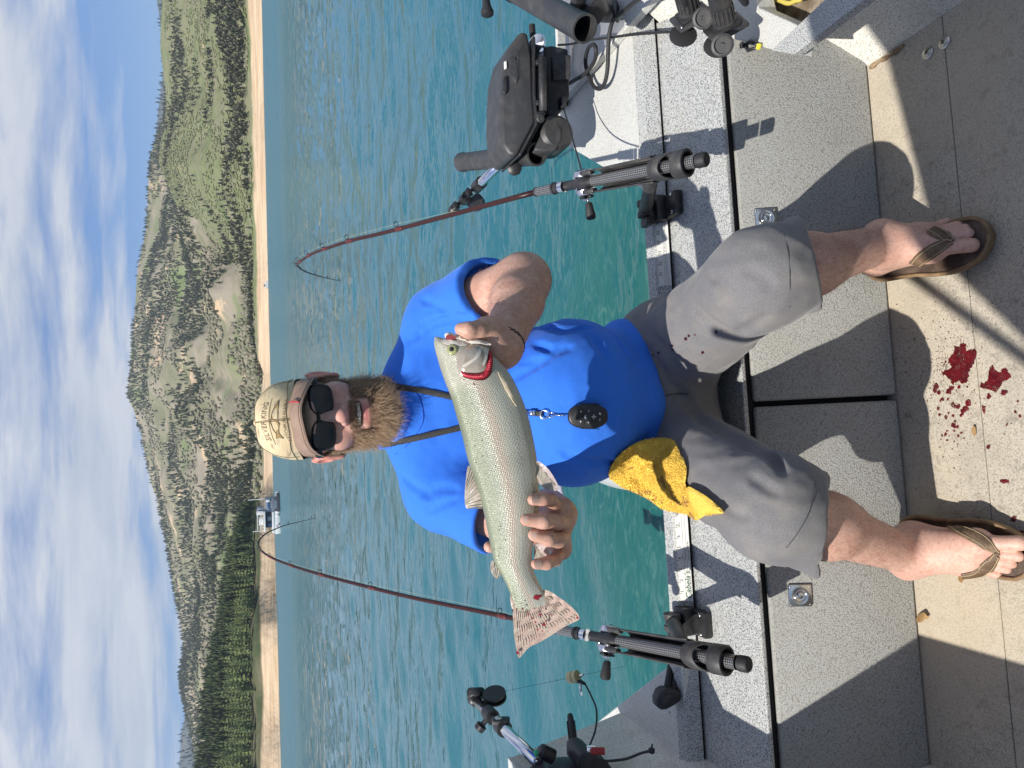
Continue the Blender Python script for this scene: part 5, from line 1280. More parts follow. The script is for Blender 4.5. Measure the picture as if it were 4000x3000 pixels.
# ------------------------------------------------------------------ cap
def crown(phi, t, off=0.0):
    """phi 0 = front; t 0 = rim, 1 = top"""
    c = math.cos(phi); s_ = math.sin(phi); z0 = 0.040 + 0.018 * c; zt = 0.130
    k = math.cos(t * math.pi / 2) ** 0.62; zz = z0 + (zt - z0) * math.sin(t * math.pi / 2) ** 0.92
    rx, rf = 0.0835 + off, (0.098 if c > 0 else 0.104) + off
    x = rx * s_ * k; f_ = -0.006 + rf * c * k
    wr = 0.0012 * math.sin(phi * 7 + t * 5) * (1 - t) + 0.0018 * math.sin(phi * 3 - t * 9) * t * (1 - t) * 2
    return (x * (1 + wr * 8), f_ * (1 + wr * 8), zz + off * t + wr)
def camo_mat():
    mt = bpy.data.materials.new('faded_camo_cloth'); mt.use_nodes = True; t = mt.node_tree; lk = t.links.new; b = t.nodes['Principled BSDF']; b.inputs['Roughness'].default_value = 0.9; b.inputs['Specular IOR Level'].default_value = 0.15
    tc = N(t, 'ShaderNodeTexCoord'); mp = N(t, 'ShaderNodeMapping'); mp.inputs['Rotation'].default_value = (0.3, 0.9, 0.2); mp.inputs['Scale'].default_value = (24, 24, 70); lk(tc.outputs['Object'], mp.inputs[0])
    n1 = N(t, 'ShaderNodeTexNoise', i_Scale=1.0, i_Detail=4.0, i_Distortion=1.0); lk(mp.outputs[0], n1.inputs['Vector'])
    r_ = N(t, 'ShaderNodeValToRGB'); lk(n1.outputs[0], r_.inputs[0]); cr = r_.color_ramp; cr.elements[0].position = 0.30; cr.elements[0].color = (0.30, 0.25, 0.18, 1); cr.elements[1].position = 0.44; cr.elements[1].color = (0.62, 0.49, 0.30, 1)
    e = cr.elements.new(0.58); e.color = (0.66, 0.54, 0.34, 1); e = cr.elements.new(0.72); e.color = (0.36, 0.31, 0.23, 1)
    n2 = N(t, 'ShaderNodeTexNoise', i_Scale=30.0, i_Detail=5.0); lk(tc.outputs['Object'], n2.inputs['Vector']); rr = N(t, 'ShaderNodeMapRange', i_1=0.5, i_2=0.75, i_3=0.0, i_4=0.5); lk(n2.outputs[0], rr.inputs[0])
    mx = N(t, 'ShaderNodeMix', data_type='RGBA'); lk(rr.outputs[0], mx.inputs[0]); lk(r_.outputs[0], mx.inputs[6]); mx.inputs[7].default_value = (0.48, 0.40, 0.28, 1); lk(mx.outputs[2], b.inputs['Base Color'])
    n3 = N(t, 'ShaderNodeTexNoise', i_Scale=900.0); lk(tc.outputs['Object'], n3.inputs['Vector']); bp = N(t, 'ShaderNodeBump', i_Strength=0.3, i_Distance=0.0008); lk(n3.outputs[0], bp.inputs['Height']); lk(bp.outputs[0], b.inputs['Normal'])
    return mt
M_camo = camo_mat()
M_brim = mat('faded_brown_brim', (0.27, 0.185, 0.14), 0.9, spec=0.2, mix=[(45.0, 4.0, 0.45, 0.7, (0.36, 0.26, 0.20), 0.8), (700.0, 2.0, 0.4, 0.7, (0.2, 0.14, 0.11), 0.4)], bump=(900.0, 0.3, 2.0, 0.0008))
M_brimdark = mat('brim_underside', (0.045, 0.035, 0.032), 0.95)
m = MB(); NP, NT = 72, 22
for i in range(NT):
    for k in range(NP): m.v.append(h2w(*crown(2 * math.pi * k / NP, i / NT * 0.985)))
top = len(m.v); m.v.append(h2w(0, -0.006, 0.1302))
for i in range(NT - 1):
    for k in range(NP): m.f.append((i * NP + k, i * NP + (k + 1) % NP, (i + 1) * NP + (k + 1) % NP, (i + 1) * NP + k))
for k in range(NP): m.f.append(((NT - 1) * NP + k, (NT - 1) * NP + (k + 1) % NP, top))
cap_o = m.build('cap', M_camo, person, smooth=True)
def brim_pt(a, b, dz=0.0):
    phi = a * R(66); x0, f0, z0 = crown(phi, 0.015); ext = 0.062 * (1 - 0.42 * a * a) * b
    return h2w(x0 * (1 + 0.05 * b) , f0 + ext, z0 + 0.002 - 0.020 * b - 0.026 * a * a * (0.35 + 0.65 * b) + 0.004 * b * (1 - b) * 4 + dz)
m = MB(); NA, NB = 41, 9
for dz in (0.0, -0.0032):
    for j in range(NB):
        for i in range(NA): m.v.append(brim_pt(-1 + 2 * i / (NA - 1), j / (NB - 1), dz))
o2 = NA * NB
for j in range(NB - 1):
    for i in range(NA - 1):
        q = j * NA + i; m.f.append((q, q + 1, q + NA + 1, q + NA)); m.f.append((o2 + q, o2 + q + NA, o2 + q + NA + 1, o2 + q + 1))
edge_ = [(j * NA) for j in range(NB)] + [(NB - 1) * NA + i for i in range(1, NA)] + [j * NA + NA - 1 for j in range(NB - 2, -1, -1)]
for a, b in zip(edge_[:-1], edge_[1:]): m.f.append((a, b, o2 + b, o2 + a))
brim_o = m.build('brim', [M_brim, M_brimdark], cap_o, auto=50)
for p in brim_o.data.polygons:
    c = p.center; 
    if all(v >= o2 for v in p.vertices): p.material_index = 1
def cap_line(pts, rad, name, material, par=None): m = MB(); m.tube(pts, rad, 5); m.build(name, material, par or cap_o, smooth=True)
M_thr = mat('brown_thread', (0.16, 0.12, 0.08), 0.9)
for ph in (0.0, 0.035, 1.15, -1.15):
    cap_line([h2w(*crown(ph, t, 0.0006)) for t in np.linspace(0.02, 0.96, 24)], 0.0006, 'seam', M_thr)
cap_line([h2w(*crown(ph, 0.075, 0.0006)) for ph in np.linspace(-1.9, 1.9, 60)], 0.0005, 'seam', M_thr)
cap_line([brim_pt(a, 0.93, 0.0006) for a in np.linspace(-0.98, 0.98, 40)], 0.0005, 'brim_stitching', M_thr, brim_o)
m = MB(); m.lathe(h2w(0, -0.006, 0.131), HZ, [(0.0065, -0.001), (0.006, 0.002), (0.003, 0.0035), (0.0, 0.0038)], 16); m.build('button', M_camo, cap_o, smooth=True)
M_print = mat('cap_print', (0.19, 0.145, 0.095), 0.9)
M_gold = mat('cap_gold_thread', (0.34, 0.22, 0.09), 0.8)
def crown_xy(x, z, off=0.0009):
    """point of the crown front at sideways x and height z"""
    lo_, hi_ = 0.0, 0.98
    for _ in range(26):
        t = (lo_ + hi_) / 2; k = math.cos(t * math.pi / 2) ** 0.62; ph = math.asin(max(-0.99, min(0.99, x / (0.0835 * k + 1e-6))))
        if crown(ph, t)[2] < z: lo_ = t
        else: hi_ = t
    return h2w(*crown(ph, t, off))
def cap_text(body, size, zc, curve, name, shear=0.0):
    V, F = text_mesh(body, size, shear=shear); m = MB(); m.add([crown_xy(v.x, zc + v.y - curve * v.x * v.x) for v in V], F); m.build(name, M_print, cap_o)
cap_text('SILVER KING', 0.0135, 0.1115, 6.0, 'cap_lettering', 0.2); cap_text('KETCHIKAN\u00b7ALASKA', 0.0088, 0.0735, 5.0, 'cap_lettering')
fo = [(-0.040, 0.0), (-0.030, 0.0035), (-0.018, 0.0075), (-0.006, 0.009), (0.0, 0.0125), (0.006, 0.0095), (0.016, 0.008), (0.024, 0.004), (0.034, 0.009), (0.032, 0.0), (0.035, -0.008), (0.024, -0.003), (0.012, -0.007), (0.006, -0.011), (0.002, -0.007), (-0.014, -0.007), (-0.030, -0.004)]
m = MB(); m.add([crown_xy(-x, 0.0905 + z * 0.75 - 6 * x * x, 0.0007) for x, z in fo], [tuple(range(len(fo)))]); m.build('trout_emblem', M_gold, cap_o)
cap_line([crown_xy(-fo[i % len(fo)][0], 0.0905 + fo[i % len(fo)][1] * 0.75 - 6 * fo[i % len(fo)][0] ** 2, 0.0009) for i in range(len(fo) + 1)], 0.0005, 'emblem_outline', M_print)
cap_line([crown_xy(x, 0.101 - 4 * x * x, 0.0009) for x in np.linspace(-0.045, 0.045, 12)], 0.0004, 'emblem_line', M_print)
M_redhook = mat('red_fly', (0.45, 0.03, 0.04), 0.4)
m = MB(); m.tube([brim_pt(0.33 + 0.02 * math.sin(t * 3), 0.25 + 0.7 * t, 0.002 + 0.008 * math.sin(t * 3.1)) for t in np.linspace(0, 1, 14)], [0.0006 + 0.0012 * (t > 0.55) for t in np.linspace(0, 1, 14)], 6); m.build('fly_hook', M_redhook, cap_o, smooth=True)
# ------------------------------------------------------------------ sunglasses
M_frame = mat('matte_black_frame', (0.012, 0.013, 0.016), 0.38)
M_lens = mat('dark_lens', (0.004, 0.005, 0.006), 0.04, spec=0.35)
def lens_f(x): return 0.0985 - 1.9 * x * x
def lens_out(sx, grow, n=48):
    pts = []
    for w in np.linspace(0, 2 * math.pi, n, endpoint=False):
        c, s_ = math.cos(w), math.sin(w); e = 0.62
        lx = math.copysign(abs(c) ** e, c) * (0.0275 + grow); lz = math.copysign(abs(s_) ** e, s_) * (0.0195 + grow)
        lz *= 1.0 + 0.10 * lx / 0.0275 * (1 if s_ > 0 else -0.6)                      # taller outboard at the top
        lx *= 1.0 - (0.10 if s_ < 0 else 0.0)
        pts.append((0.0355 + lx, 0.002 + lz))
    return [(sx * x, z) for x, z in pts]
glasses = None
for sx in (1, -1):
    po, pi_ = lens_out(sx, 0.0042), lens_out(sx, 0.0); n = len(po); m = MB()
    for lst, df in ((po, 0.0), (po, 0.0055), (pi_, 0.0055), (pi_, 0.0)):
        m.v += [h2w(x, lens_f(x) - 0.003 + df - 0.0018 * (df > 0) * (lst is po), z) for x, z in lst]
    for r_ in range(4):
        for k in range(n):
            k2 = (k + 1) % n; r2 = (r_ + 1) % 4; m.f.append((r_ * n + k, r_ * n + k2, r2 * n + k2, r2 * n + k))
    fr_o = m.build('sunglasses_frame', M_frame, person, auto=40)
    m = MB(); m.v += [h2w(x, lens_f(x) + 0.0006, z) for x, z in lens_out(sx, 0.0008)]; m.v.append(h2w(sx * 0.0355, lens_f(0.0355) + 0.0022, 0.002))
    for k in range(n): m.f.append((k, (k + 1) % n, n))
    m.build('lens', M_lens, fr_o, smooth=True)
    m = MB(); pts = [(0.066, 0.0885, 0.013), (0.0725, 0.078, 0.013), (0.0765, 0.060, 0.012), (0.079, 0.030, 0.009), (0.081, 0.0, 0.006), (0.083, -0.02, 0.004)]
    for (x, f_, z), hh in zip(pts, (0.013, 0.015, 0.014, 0.010, 0.008, 0.006)):
        m.v += [h2w(sx * x, f_, z - hh / 2), h2w(sx * x, f_, z + hh / 2), h2w(sx * (x + 0.004), f_ + 0.002, z + hh / 2), h2w(sx * (x + 0.004), f_ + 0.002, z - hh / 2)]
    for i in range(len(pts) - 1):
        for j in range(4): m.f.append((i * 4 + j, i * 4 + (j + 1) % 4, i * 4 + 4 + (j + 1) % 4, i * 4 + 4 + j))
    m.f += [(0, 1, 2, 3), (len(pts) * 4 - 1, len(pts) * 4 - 2, len(pts) * 4 - 3, len(pts) * 4 - 4)]
    m.build('temple', M_frame, fr_o, bevel=0.0012, auto=50)
    m = MB(); m.lathe(h2w(sx * 0.0775, 0.066, 0.013), HX * sx, [(0.0016, 0.003), (0.0016, 0.0045), (0.0, 0.0046)], 12); m.build('hinge_badge', M_chrome, fr_o)
m = MB(); m.tube([h2w(x, lens_f(x) + 0.001, 0.009 - 90 * x * x * 0.1) for x in np.linspace(-0.011, 0.011, 9)], 0.0038, 10); m.build('sunglasses_bridge', M_frame, person, smooth=True)
# ------------------------------------------------------------------ sandals
M_sole = mat('tan_sandal_sole', (0.20, 0.125, 0.065), 0.8, mix=[(50.0, 5.0, 0.4, 0.7, (0.32, 0.22, 0.12), 0.7)], bump=(200.0, 0.2))
M_bed = mat('dark_leather_footbed', (0.055, 0.035, 0.026), 0.6, mix=[(30.0, 5.0, 0.45, 0.7, (0.15, 0.10, 0.07), 0.8)], bump=(300.0, 0.2))
M_strap = mat('brown_leather_strap', (0.12, 0.075, 0.045), 0.55, mix=[(40.0, 5.0, 0.45, 0.7, (0.24, 0.16, 0.10), 0.8)], bump=(260.0, 0.25))
M_stitch = mat('tan_thread', (0.50, 0.40, 0.24), 0.9)
def sandal(heel, toe, side, footfn, post, med, lat, medw, latw, curl):
    ax = toe - heel; Ln = ax.length; d = ax.normalized(); sd_ = d.cross(Vector((0, 0, 1))).normalized()     # sd_ to the walker's right
    upv = sd_.cross(d).normalized()
    prof = [(0.0, 0.0), (0.03, 0.020), (0.08, 0.031), (0.16, 0.036), (0.30, 0.034), (0.42, 0.035), (0.55, 0.042), (0.68, 0.048), (0.80, 0.0475), (0.90, 0.041), (0.96, 0.029), (0.99, 0.014), (1.0, 0.0)]
    out = []
    ts = np.concatenate([np.linspace(0, 0.1, 8), np.linspace(0.14, 0.9, 20), np.linspace(0.92, 1.0, 8)])
    w_ = np.interp(ts, [p[0] for p in prof], [p[1] for p in prof]); mid = 0.010 * side * np.sin(ts * 3.1)
    def P(t, off, h_): 
        sag = -0.010 * math.sin(min(1, t / 0.8) * math.pi) * 0.6
        return heel + ax * t + sd_ * off + upv * (h_ + sag)
    def ring(gr, h_):
        a = [P(t, m_ + (w + gr * (w > 0.001)), h_) for t, w, m_ in zip(ts, w_, mid)]; b = [P(t, m_ - (w + gr * (w > 0.001)), h_) for t, w, m_ in zip(ts, w_, mid)]
        return a, b
    def slab(levels, name, material, par):
        m = MB(); k = len(ts); rings = []
        for gr, h_ in levels:
            a, b = ring(gr, h_); rings.append(a + b[::-1][1:-1])
        n = len(rings[0])
        for r_ in rings: m.v += r_
        for i in range(len(rings) - 1):
            for j in range(n): m.f.append((i * n + j, i * n + (j + 1) % n, (i + 1) * n + (j + 1) % n, (i + 1) * n + j))
        for base, rev in ((0, True), ((len(rings) - 1) * n, False)):
            for j in range(k - 1):
                a0, a1 = base + j, base + j + 1; b0 = base + (n - j) % n if j else base; b1 = base + (n - j - 1) if j + 1 < k - 1 else base + k - 1
                q = tuple(dict.fromkeys((a0, a1, b1, b0)))
                if len(q) >= 3: m.f.append(q if not rev else q[::-1])
        return m.build(name, material, par, auto=45)
    so = slab([(-0.004, -0.020), (0.001, -0.017), (0.003, -0.006), (0.002, 0.0)], 'sandal', M_sole, person)
    slab([(-0.003, 0.0005), (-0.004, 0.002)], 'footbed', M_bed, so)
    m = MB(); a, b = ring(0.0, 0.003); m.tube(a, 0.0042, 8); m.tube(b, 0.0042, 8); m.build('sole_rim', M_sole, so, smooth=True)
    # stitched swirl on the footbed near the heel
    pts = [P(0.17 + 0.055 * (1 - w / 9) * math.cos(w), mid[5] + 0.016 * (1 - w / 9) * math.sin(w), 0.0035) for w in np.linspace(0.4, 5.6, 30)]
    m = MB(); m.tube(pts, 0.0012, 5); m.build('footbed_swirl', M_stitch, so, smooth=True)
    for pts_, ww in ((med, medw), (lat, latw)):
        st = lay_strap(footfn, pts_, ww, 0.003, 'strap', M_strap, so, 20, 0.0008)
        pp = [hit(footfn, x, y) for x, y in pts_]; pp = [p for p in pp if p is not None]
        if len(pp) > 2:
            q = spline(pp, 24); nor = [grad(footfn, p, 0.006) for p in q]; wi = np.interp(np.linspace(0, 1, 24), np.linspace(0, 1, len(ww)), ww)
            for sg in (-0.33, 0.33):
                ln = []
                for i, (p, nn) in enumerate(zip(q, nor)):
                    t = (q[min(i + 1, 23)] - q[max(i - 1, 0)]).normalized(); ln.append(p + nn * 0.0042 + t.cross(nn) * wi[i] * sg)
                m = MB(); m.tube(ln, 0.0006, 4); m.build('strap_stitching', M_stitch, st)
    pb_ = hit(footfn, *post)
    if pb_: m = MB(); m.tube([pb_ + Vector((0, 0, 0.006)), pb_ + Vector((0, 0, -0.03))], 0.004, 8); m.build('toe_post', M_strap, so, smooth=True)
    return so
def soft(fn, fl): return lambda P: np.minimum(fn(P), fl(P))
sandal(atZ(3378, 1038, 0.066), atZ(3868, 912, 0.020), 1, legL_fn, (3712, 938), [(3722, 946), (3690, 955), (3650, 975), (3610, 1002), (3575, 1030)], [(3722, 944), (3690, 925), (3660, 908), (3635, 896)], [0.010, 0.020, 0.026, 0.027, 0.026], [0.010, 0.024, 0.030, 0.028], 1)
sandal(atZ(3508, 2078, 0.056), atZ(4030, 2196, 0.020), -1, legR_fn, (3895, 2164), [(3897, 2160), (3860, 2130), (3820, 2102), (3770, 2078), (3720, 2062)], [(3893, 2170), (3860, 2205), (3835, 2230), (3800, 2244), (3760, 2250)], [0.010, 0.022, 0.026, 0.024, 0.022], [0.012, 0.026, 0.028, 0.024, 0.020], -1)
# toe nails and finger nails
M_nail = mat('nail', (0.62, 0.42, 0.34), 0.3)
for tips in (tipsL, tipsR):
    for i, t_ in enumerate(tips):
        r_ = (0.0140, 0.0105, 0.0100, 0.0095, 0.0092)[i]; c = t_ + Vector((0, 0.001, r_ * 0.80)); m = MB()
        m.lathe(c, Vector((0, -0.30, 1)), [(r_ * 0.62, -0.002), (r_ * 0.58, 0.001), (r_ * 0.3, r_ * 0.22), (0.0, r_ * 0.26)], 14); m.build('toenail', M_nail, body, smooth=True)
for pts in fing_R:
    tip, prev = Vector(pts[3]), Vector(pts[2]); d = (tip - prev).normalized(); nn = (CAM - tip).normalized(); nn = (nn - d * nn.dot(d)).normalized(); s_ = d.cross(nn)
    p = tip + d * 0.001; h_ = None
    m = MB(); k = 12; base = len(m.v)
    rr_ = 0.0088
    for j in range(k):
        w = 2 * math.pi * j / k; lx, ly = 0.0062 * math.copysign(abs(math.cos(w)) ** 0.7, math.cos(w)), 0.0075 * math.copysign(abs(math.sin(w)) ** 0.7, math.sin(w))
        m.v.append(p + s_ * lx + d * ly + nn * (rr_ * math.sqrt(max(0, 1 - (lx / 0.011) ** 2)) + 0.0008 - 0.10 * max(0, ly)))
    m.v.append(p + nn * (rr_ + 0.0012)); 
    for j in range(k): m.f.append((j, (j + 1) % k, k))
    m.build('fingernail', M_nail, body, smooth=True)
# braided bracelet on the left wrist
dw = (wrL - elL).normalized(); Mx = frame3(dw); m = MB()
for s_ in range(3):
    pts = [wrL - dw * 0.012 + Mx @ Vector(((0.0345 + 0.0015 * math.cos(9 * w + s_ * 2.1)) * math.cos(w), (0.0345 + 0.0015 * math.cos(9 * w + s_ * 2.1)) * math.sin(w), 0.003 * math.sin(9 * w + s_ * 2.1))) for w in np.linspace(0, 2 * math.pi, 90)]
    m.tube(pts, 0.0022, 5, caps=False)
m.build('bracelet', mat('black_cord', (0.012, 0.012, 0.014), 0.7), person, smooth=True)
# ================================================================== FISH
FST = [((1697, 1322), (1703, 1314), 0.004), ((1696, 1345), (1745, 1322), 0.015), ((1702, 1375), (1800, 1330), 0.022), ((1711, 1407), (1860, 1345), 0.027), ((1722, 1445), (1905, 1372), 0.031), ((1740, 1494), (1952, 1412), 0.034),
       ((1764, 1557), (1998, 1470), 0.037), ((1785, 1630), (2035, 1545), 0.039), ((1805, 1700), (2062, 1620), 0.040), ((1827, 1793), (2085, 1720), 0.040), ((1850, 1860), (2098, 1800), 0.039), ((1875, 1940), (2104, 1890), 0.037),
       ((1895, 2025), (2105, 1980), 0.034), ((1912, 2110), (2095, 2070), 0.030), ((1928, 2185), (2080, 2150), 0.025), ((1957, 2240), (2082, 2212), 0.020), ((1981, 2290), (2098, 2262), 0.016), ((2002, 2345), (2128, 2318), 0.011), ((2022, 2390), (2140, 2356), 0.005)]
fish = empty('trout', atD(1990, 1850, fishD), 'silver green spotted rainbow trout held across the blue shirt with gills open', 'fish')
def fish_body():
    n = 150; D_ = spline([(*s_[0], 0) for s_ in FST], n); V_ = spline([(*s_[1], 0) for s_ in FST], n); T_ = spline([(s_[2], 0, 0) for s_ in FST], n); K = 56
    V, uv = [], []; acc = 0; prev = None
    for i in range(n):
        d, v = atD(D_[i][0], D_[i][1], fishD), atD(V_[i][0], V_[i][1], fishD); c = (d + v) / 2; h_ = (d - v) / 2; th = max(T_[i][0], 0.002)
        if prev is not None: acc += (c - prev).length
        prev = c
        for k in range(K):
            w = 2 * math.pi * k / K; cs, sn = math.cos(w), math.sin(w)
            V.append(c + h_ * math.copysign(abs(cs) ** 0.92, cs) + (-_F) * th * math.copysign(abs(sn) ** 0.86, sn)); uv.append((acc, cs, h_.length))
    F = []
    for i in range(n - 1):
        for k in range(K): F.append((i * K + k, i * K + (k + 1) % K, (i + 1) * K + (k + 1) % K, (i + 1) * K + k))
    uv = np.array(uv); s_, v = uv[:, 0], uv[:, 1]
    stops = [(-1.0, (0.60, 0.57, 0.52)), (-0.80, (0.62, 0.58, 0.53)), (-0.55, (0.40, 0.40, 0.38)), (-0.25, (0.44, 0.43, 0.39)), (0.02, (0.50, 0.40, 0.35)), (0.22, (0.44, 0.44, 0.38)), (0.55, (0.37, 0.385, 0.30)), (0.85, (0.29, 0.305, 0.22)), (1.0, (0.21, 0.22, 0.15))]
    C = np.stack([np.interp(v, [q[0] for q in stops], [q[1][j] for q in stops]) for j in range(3)], 1)
    C = C * np.array([0.82, 0.85, 0.78])
    hd = np.clip((0.115 - s_) / 0.02, 0, 1)[:, None]; C = C * (1 - 0.55 * hd) + np.array([0.46, 0.43, 0.36]) * 0.55 * hd
    Vn = np.array([tuple(p) for p in V]); C *= (1 + 0.10 * vnoise(Vn, 45, 2) + 0.06 * vnoise(Vn, 14, 3))[:, None]
    me = np_mesh('body', Vn, np.array(F), C)
    at = me.attributes.new('fuv', 'FLOAT_VECTOR', 'POINT'); q = np.stack([s_, v * uv[:, 2], np.zeros(len(s_))], 1).astype(np.float32); at.data.foreach_set('vector', q.ravel())
    return me
def fish_mat(name, spots, base=None, spot_scale=125.0, spot_r=0.17, upper=-0.004, rough=0.38, scales=True, alpha=1.0):
    mt = bpy.data.materials.new(name); mt.use_nodes = True; t = mt.node_tree; lk = t.links.new; b = t.nodes['Principled BSDF']
    b.inputs['Roughness'].default_value = rough; b.inputs['Metallic'].default_value = 0.12 if scales else 0.0; b.inputs['Coat Weight'].default_value = 0.35 if scales else 0.2; b.inputs['Coat Roughness'].default_value = 0.15
    if scales: a = N(t, 'ShaderNodeAttribute', attribute_name='fuv'); vec = a.outputs['Vector']
    else: a = N(t, 'ShaderNodeTexCoord'); vec = a.outputs['Object']
    if base is None: ca = N(t, 'ShaderNodeAttribute', attribute_name='Col'); src = ca.outputs['Color']
    else:
        nz = N(t, 'ShaderNodeTexNoise', i_Scale=60.0, i_Detail=4.0); lk(vec, nz.inputs['Vector']); mx = N(t, 'ShaderNodeMix', data_type='RGBA'); lk(nz.outputs[0], mx.inputs[0]); mx.inputs[6].default_value = (*base[0], 1); mx.inputs[7].default_value = (*base[1], 1); src = mx.outputs[2]
    if spots:
        vo = N(t, 'ShaderNodeTexVoronoi', i_Scale=spot_scale, i_Randomness=0.9); lk(vec, vo.inputs['Vector'])
        r1 = N(t, 'ShaderNodeMapRange', i_1=spot_r * 0.75, i_2=spot_r, i_3=1.0, i_4=0.0); lk(vo.outputs['Distance'], r1.inputs[0]); fac = r1.outputs[0]
        sp = N(t, 'ShaderNodeSeparateColor'); lk(vo.outputs['Color'], sp.inputs[0]); r2 = N(t, 'ShaderNodeMath', operation='GREATER_THAN', i_1=0.25); lk(sp.outputs[0], r2.inputs[0])
        mu = N(t, 'ShaderNodeMath', operation='MULTIPLY'); lk(fac, mu.inputs[0]); lk(r2.outputs[0], mu.inputs[1]); fac = mu.outputs[0]
        if scales:
            sx = N(t, 'ShaderNodeSeparateXYZ'); lk(vec, sx.inputs[0]); r3 = N(t, 'ShaderNodeMapRange', i_1=upper - 0.004, i_2=upper + 0.004); lk(sx.outputs[1], r3.inputs[0])
            mu2 = N(t, 'ShaderNodeMath', operation='MULTIPLY'); lk(fac, mu2.inputs[0]); lk(r3.outputs[0], mu2.inputs[1]); fac = mu2.outputs[0]
        mx = N(t, 'ShaderNodeMix', data_type='RGBA'); lk(fac, mx.inputs[0]); lk(src, mx.inputs[6]); mx.inputs[7].default_value = (0.03, 0.03, 0.022, 1); src = mx.outputs[2]
    lk(src, b.inputs['Base Color'])
    if scales:
        mp = N(t, 'ShaderNodeMapping'); mp.inputs['Scale'].default_value = (1.0, 1.25, 1.0); lk(vec, mp.inputs[0])
        v2 = N(t, 'ShaderNodeTexVoronoi', i_Scale=330.0, i_Randomness=0.35); lk(mp.outputs[0], v2.inputs['Vector'])
        bp = N(t, 'ShaderNodeBump', i_Strength=0.8, i_Distance=0.0014); lk(v2.outputs['Distance'], bp.inputs['Height']); lk(bp.outputs[0], b.inputs['Normal']); lk(bp.outputs[0], b.inputs['Coat Normal'])
        sc = N(t, 'ShaderNodeSeparateColor'); lk(v2.outputs['Color'], sc.inputs[0]); rr = N(t, 'ShaderNodeMapRange', i_1=0.0, i_2=1.0, i_3=rough - 0.06, i_4=rough + 0.16); lk(sc.outputs[0], rr.inputs[0]); lk(rr.outputs[0], b.inputs['Roughness'])
    else:
        wv = N(t, 'ShaderNodeTexNoise', i_Scale=300.0, i_Detail=2.0); lk(vec, wv.inputs['Vector']); bp = N(t, 'ShaderNodeBump', i_Strength=0.4, i_Distance=0.001); lk(wv.outputs[0], bp.inputs['Height']); lk(bp.outputs[0], b.inputs['Normal'])
    return mt
M_fish = fish_mat('trout_skin', True)
fbody = obj('body', fish_body(), M_fish, fish, smooth=True); fb = bvh_of(fbody)
def on_fish(lift, dome=0.0, edge=12.0):
    def f(x, y, e):
        p, nn = bhit(fb, x, y)
        if p is None: p, nn = atD(x, y, fishD - 0.004), (CAM - atD(x, y, fishD)).normalized()
        return p + nn * (lift + dome * min(1, e / edge)), nn
    return f
M_gcov = fish_mat('gill_cover_skin', False, base=((0.40, 0.32, 0.25), (0.52, 0.48, 0.40)), rough=0.2, scales=False); M_gcov.node_tree.nodes['Principled BSDF'].inputs['Metallic'].default_value = 0.35
M_jaw = fish_mat('jaw_skin', False, base=((0.55, 0.50, 0.44), (0.66, 0.62, 0.56)), rough=0.3, scales=False)
M_gill = mat('red_gills', (0.38, 0.012, 0.025), 0.25, mix=[(220.0, 3.0, 0.4, 0.65, (0.55, 0.04, 0.07), 0.8)])
M_gilldark = mat('gill_cavity', (0.07, 0.004, 0.008), 0.4)
z2 = lambda pts: [(1600 + x / 2.074, 1200 + y / 2.074) for x, y in pts]
z3 = lambda pts: [(1600 + x / 2.074, 1800 + y / 2.074) for x, y in pts]
sheet(smooth_poly(z2([(640, 330), (668, 380), (672, 470), (655, 545), (610, 588), (540, 592), (470, 578), (425, 552), (520, 520), (600, 450)]), 60), on_fish(0.0008), 14, 0.001, 'gill_cavity', M_gilldark, fish)
rg = random.Random(4)
gp = smooth_poly(z2([(652, 370), (664, 430), (660, 500), (636, 550), (595, 576), (535, 580), (475, 566), (440, 552)]), 60, closed=False) if False else None
gl = spline([(*p, 0) for p in z2([(654, 372), (664, 440), (658, 505), (632, 552), (590, 576), (530, 578), (470, 566), (440, 552)])], 30)
for i, g_ in enumerate(gl[1:-1]):
    p, nn = bhit(fb, g_[0], g_[1])
    if p is None: continue
    q, n2 = bhit(fb, g_[0] + (1775 + 0 - g_[0]) * 0.0 - 16 * (1 if i < 12 else 0.5), g_[1] - 16 * (0.4 if i < 12 else 1.0))
    if q is None: continue
    m = MB(); d = (p - q); m.tube([q + nn * 0.0025, q.lerp(p, 0.5) + nn * 0.0042, p + nn * 0.0022], [0.0022, 0.0029 * rg.uniform(0.8, 1.2), 0.0018], 7); m.build('gill_filament', M_gill, fish, smooth=True)
gcov = sheet(smooth_poly(z2([(430, 560), (400, 520), (385, 440), (420, 360), (500, 300), (560, 270), (630, 290), (656, 330), (642, 400), (640, 450), (618, 505), (570, 535), (500, 548)]), 70), on_fish(0.0015, 0.0055, 26), 12, 0.0012, 'gill_cover', M_gcov, fish)
sheet(smooth_poly(z2([(440, 470), (520, 420), (555, 350), (570, 345), (565, 400), (530, 440), (450, 490)]), 40), on_fish(0.0072, 0.0004, 10), 9, 0.0008, 'gill_plate_ridge', M_jaw, gcov)
sheet(smooth_poly(z2([(585, 345), (605, 330), (625, 360), (618, 430), (600, 480), (588, 470), (600, 410)]), 40), on_fish(0.0066, 0.0006, 10), 9, 0.0008, 'gill_plate_ridge', M_jaw, gcov)
sheet(smooth_poly(z2([(262, 272), (330, 262), (420, 262), (480, 280), (475, 305), (400, 312), (320, 305), (275, 292)]), 50), on_fish(0.0012, 0.003, 10), 9, 0.0012, 'upper_jaw', M_jaw, fish)
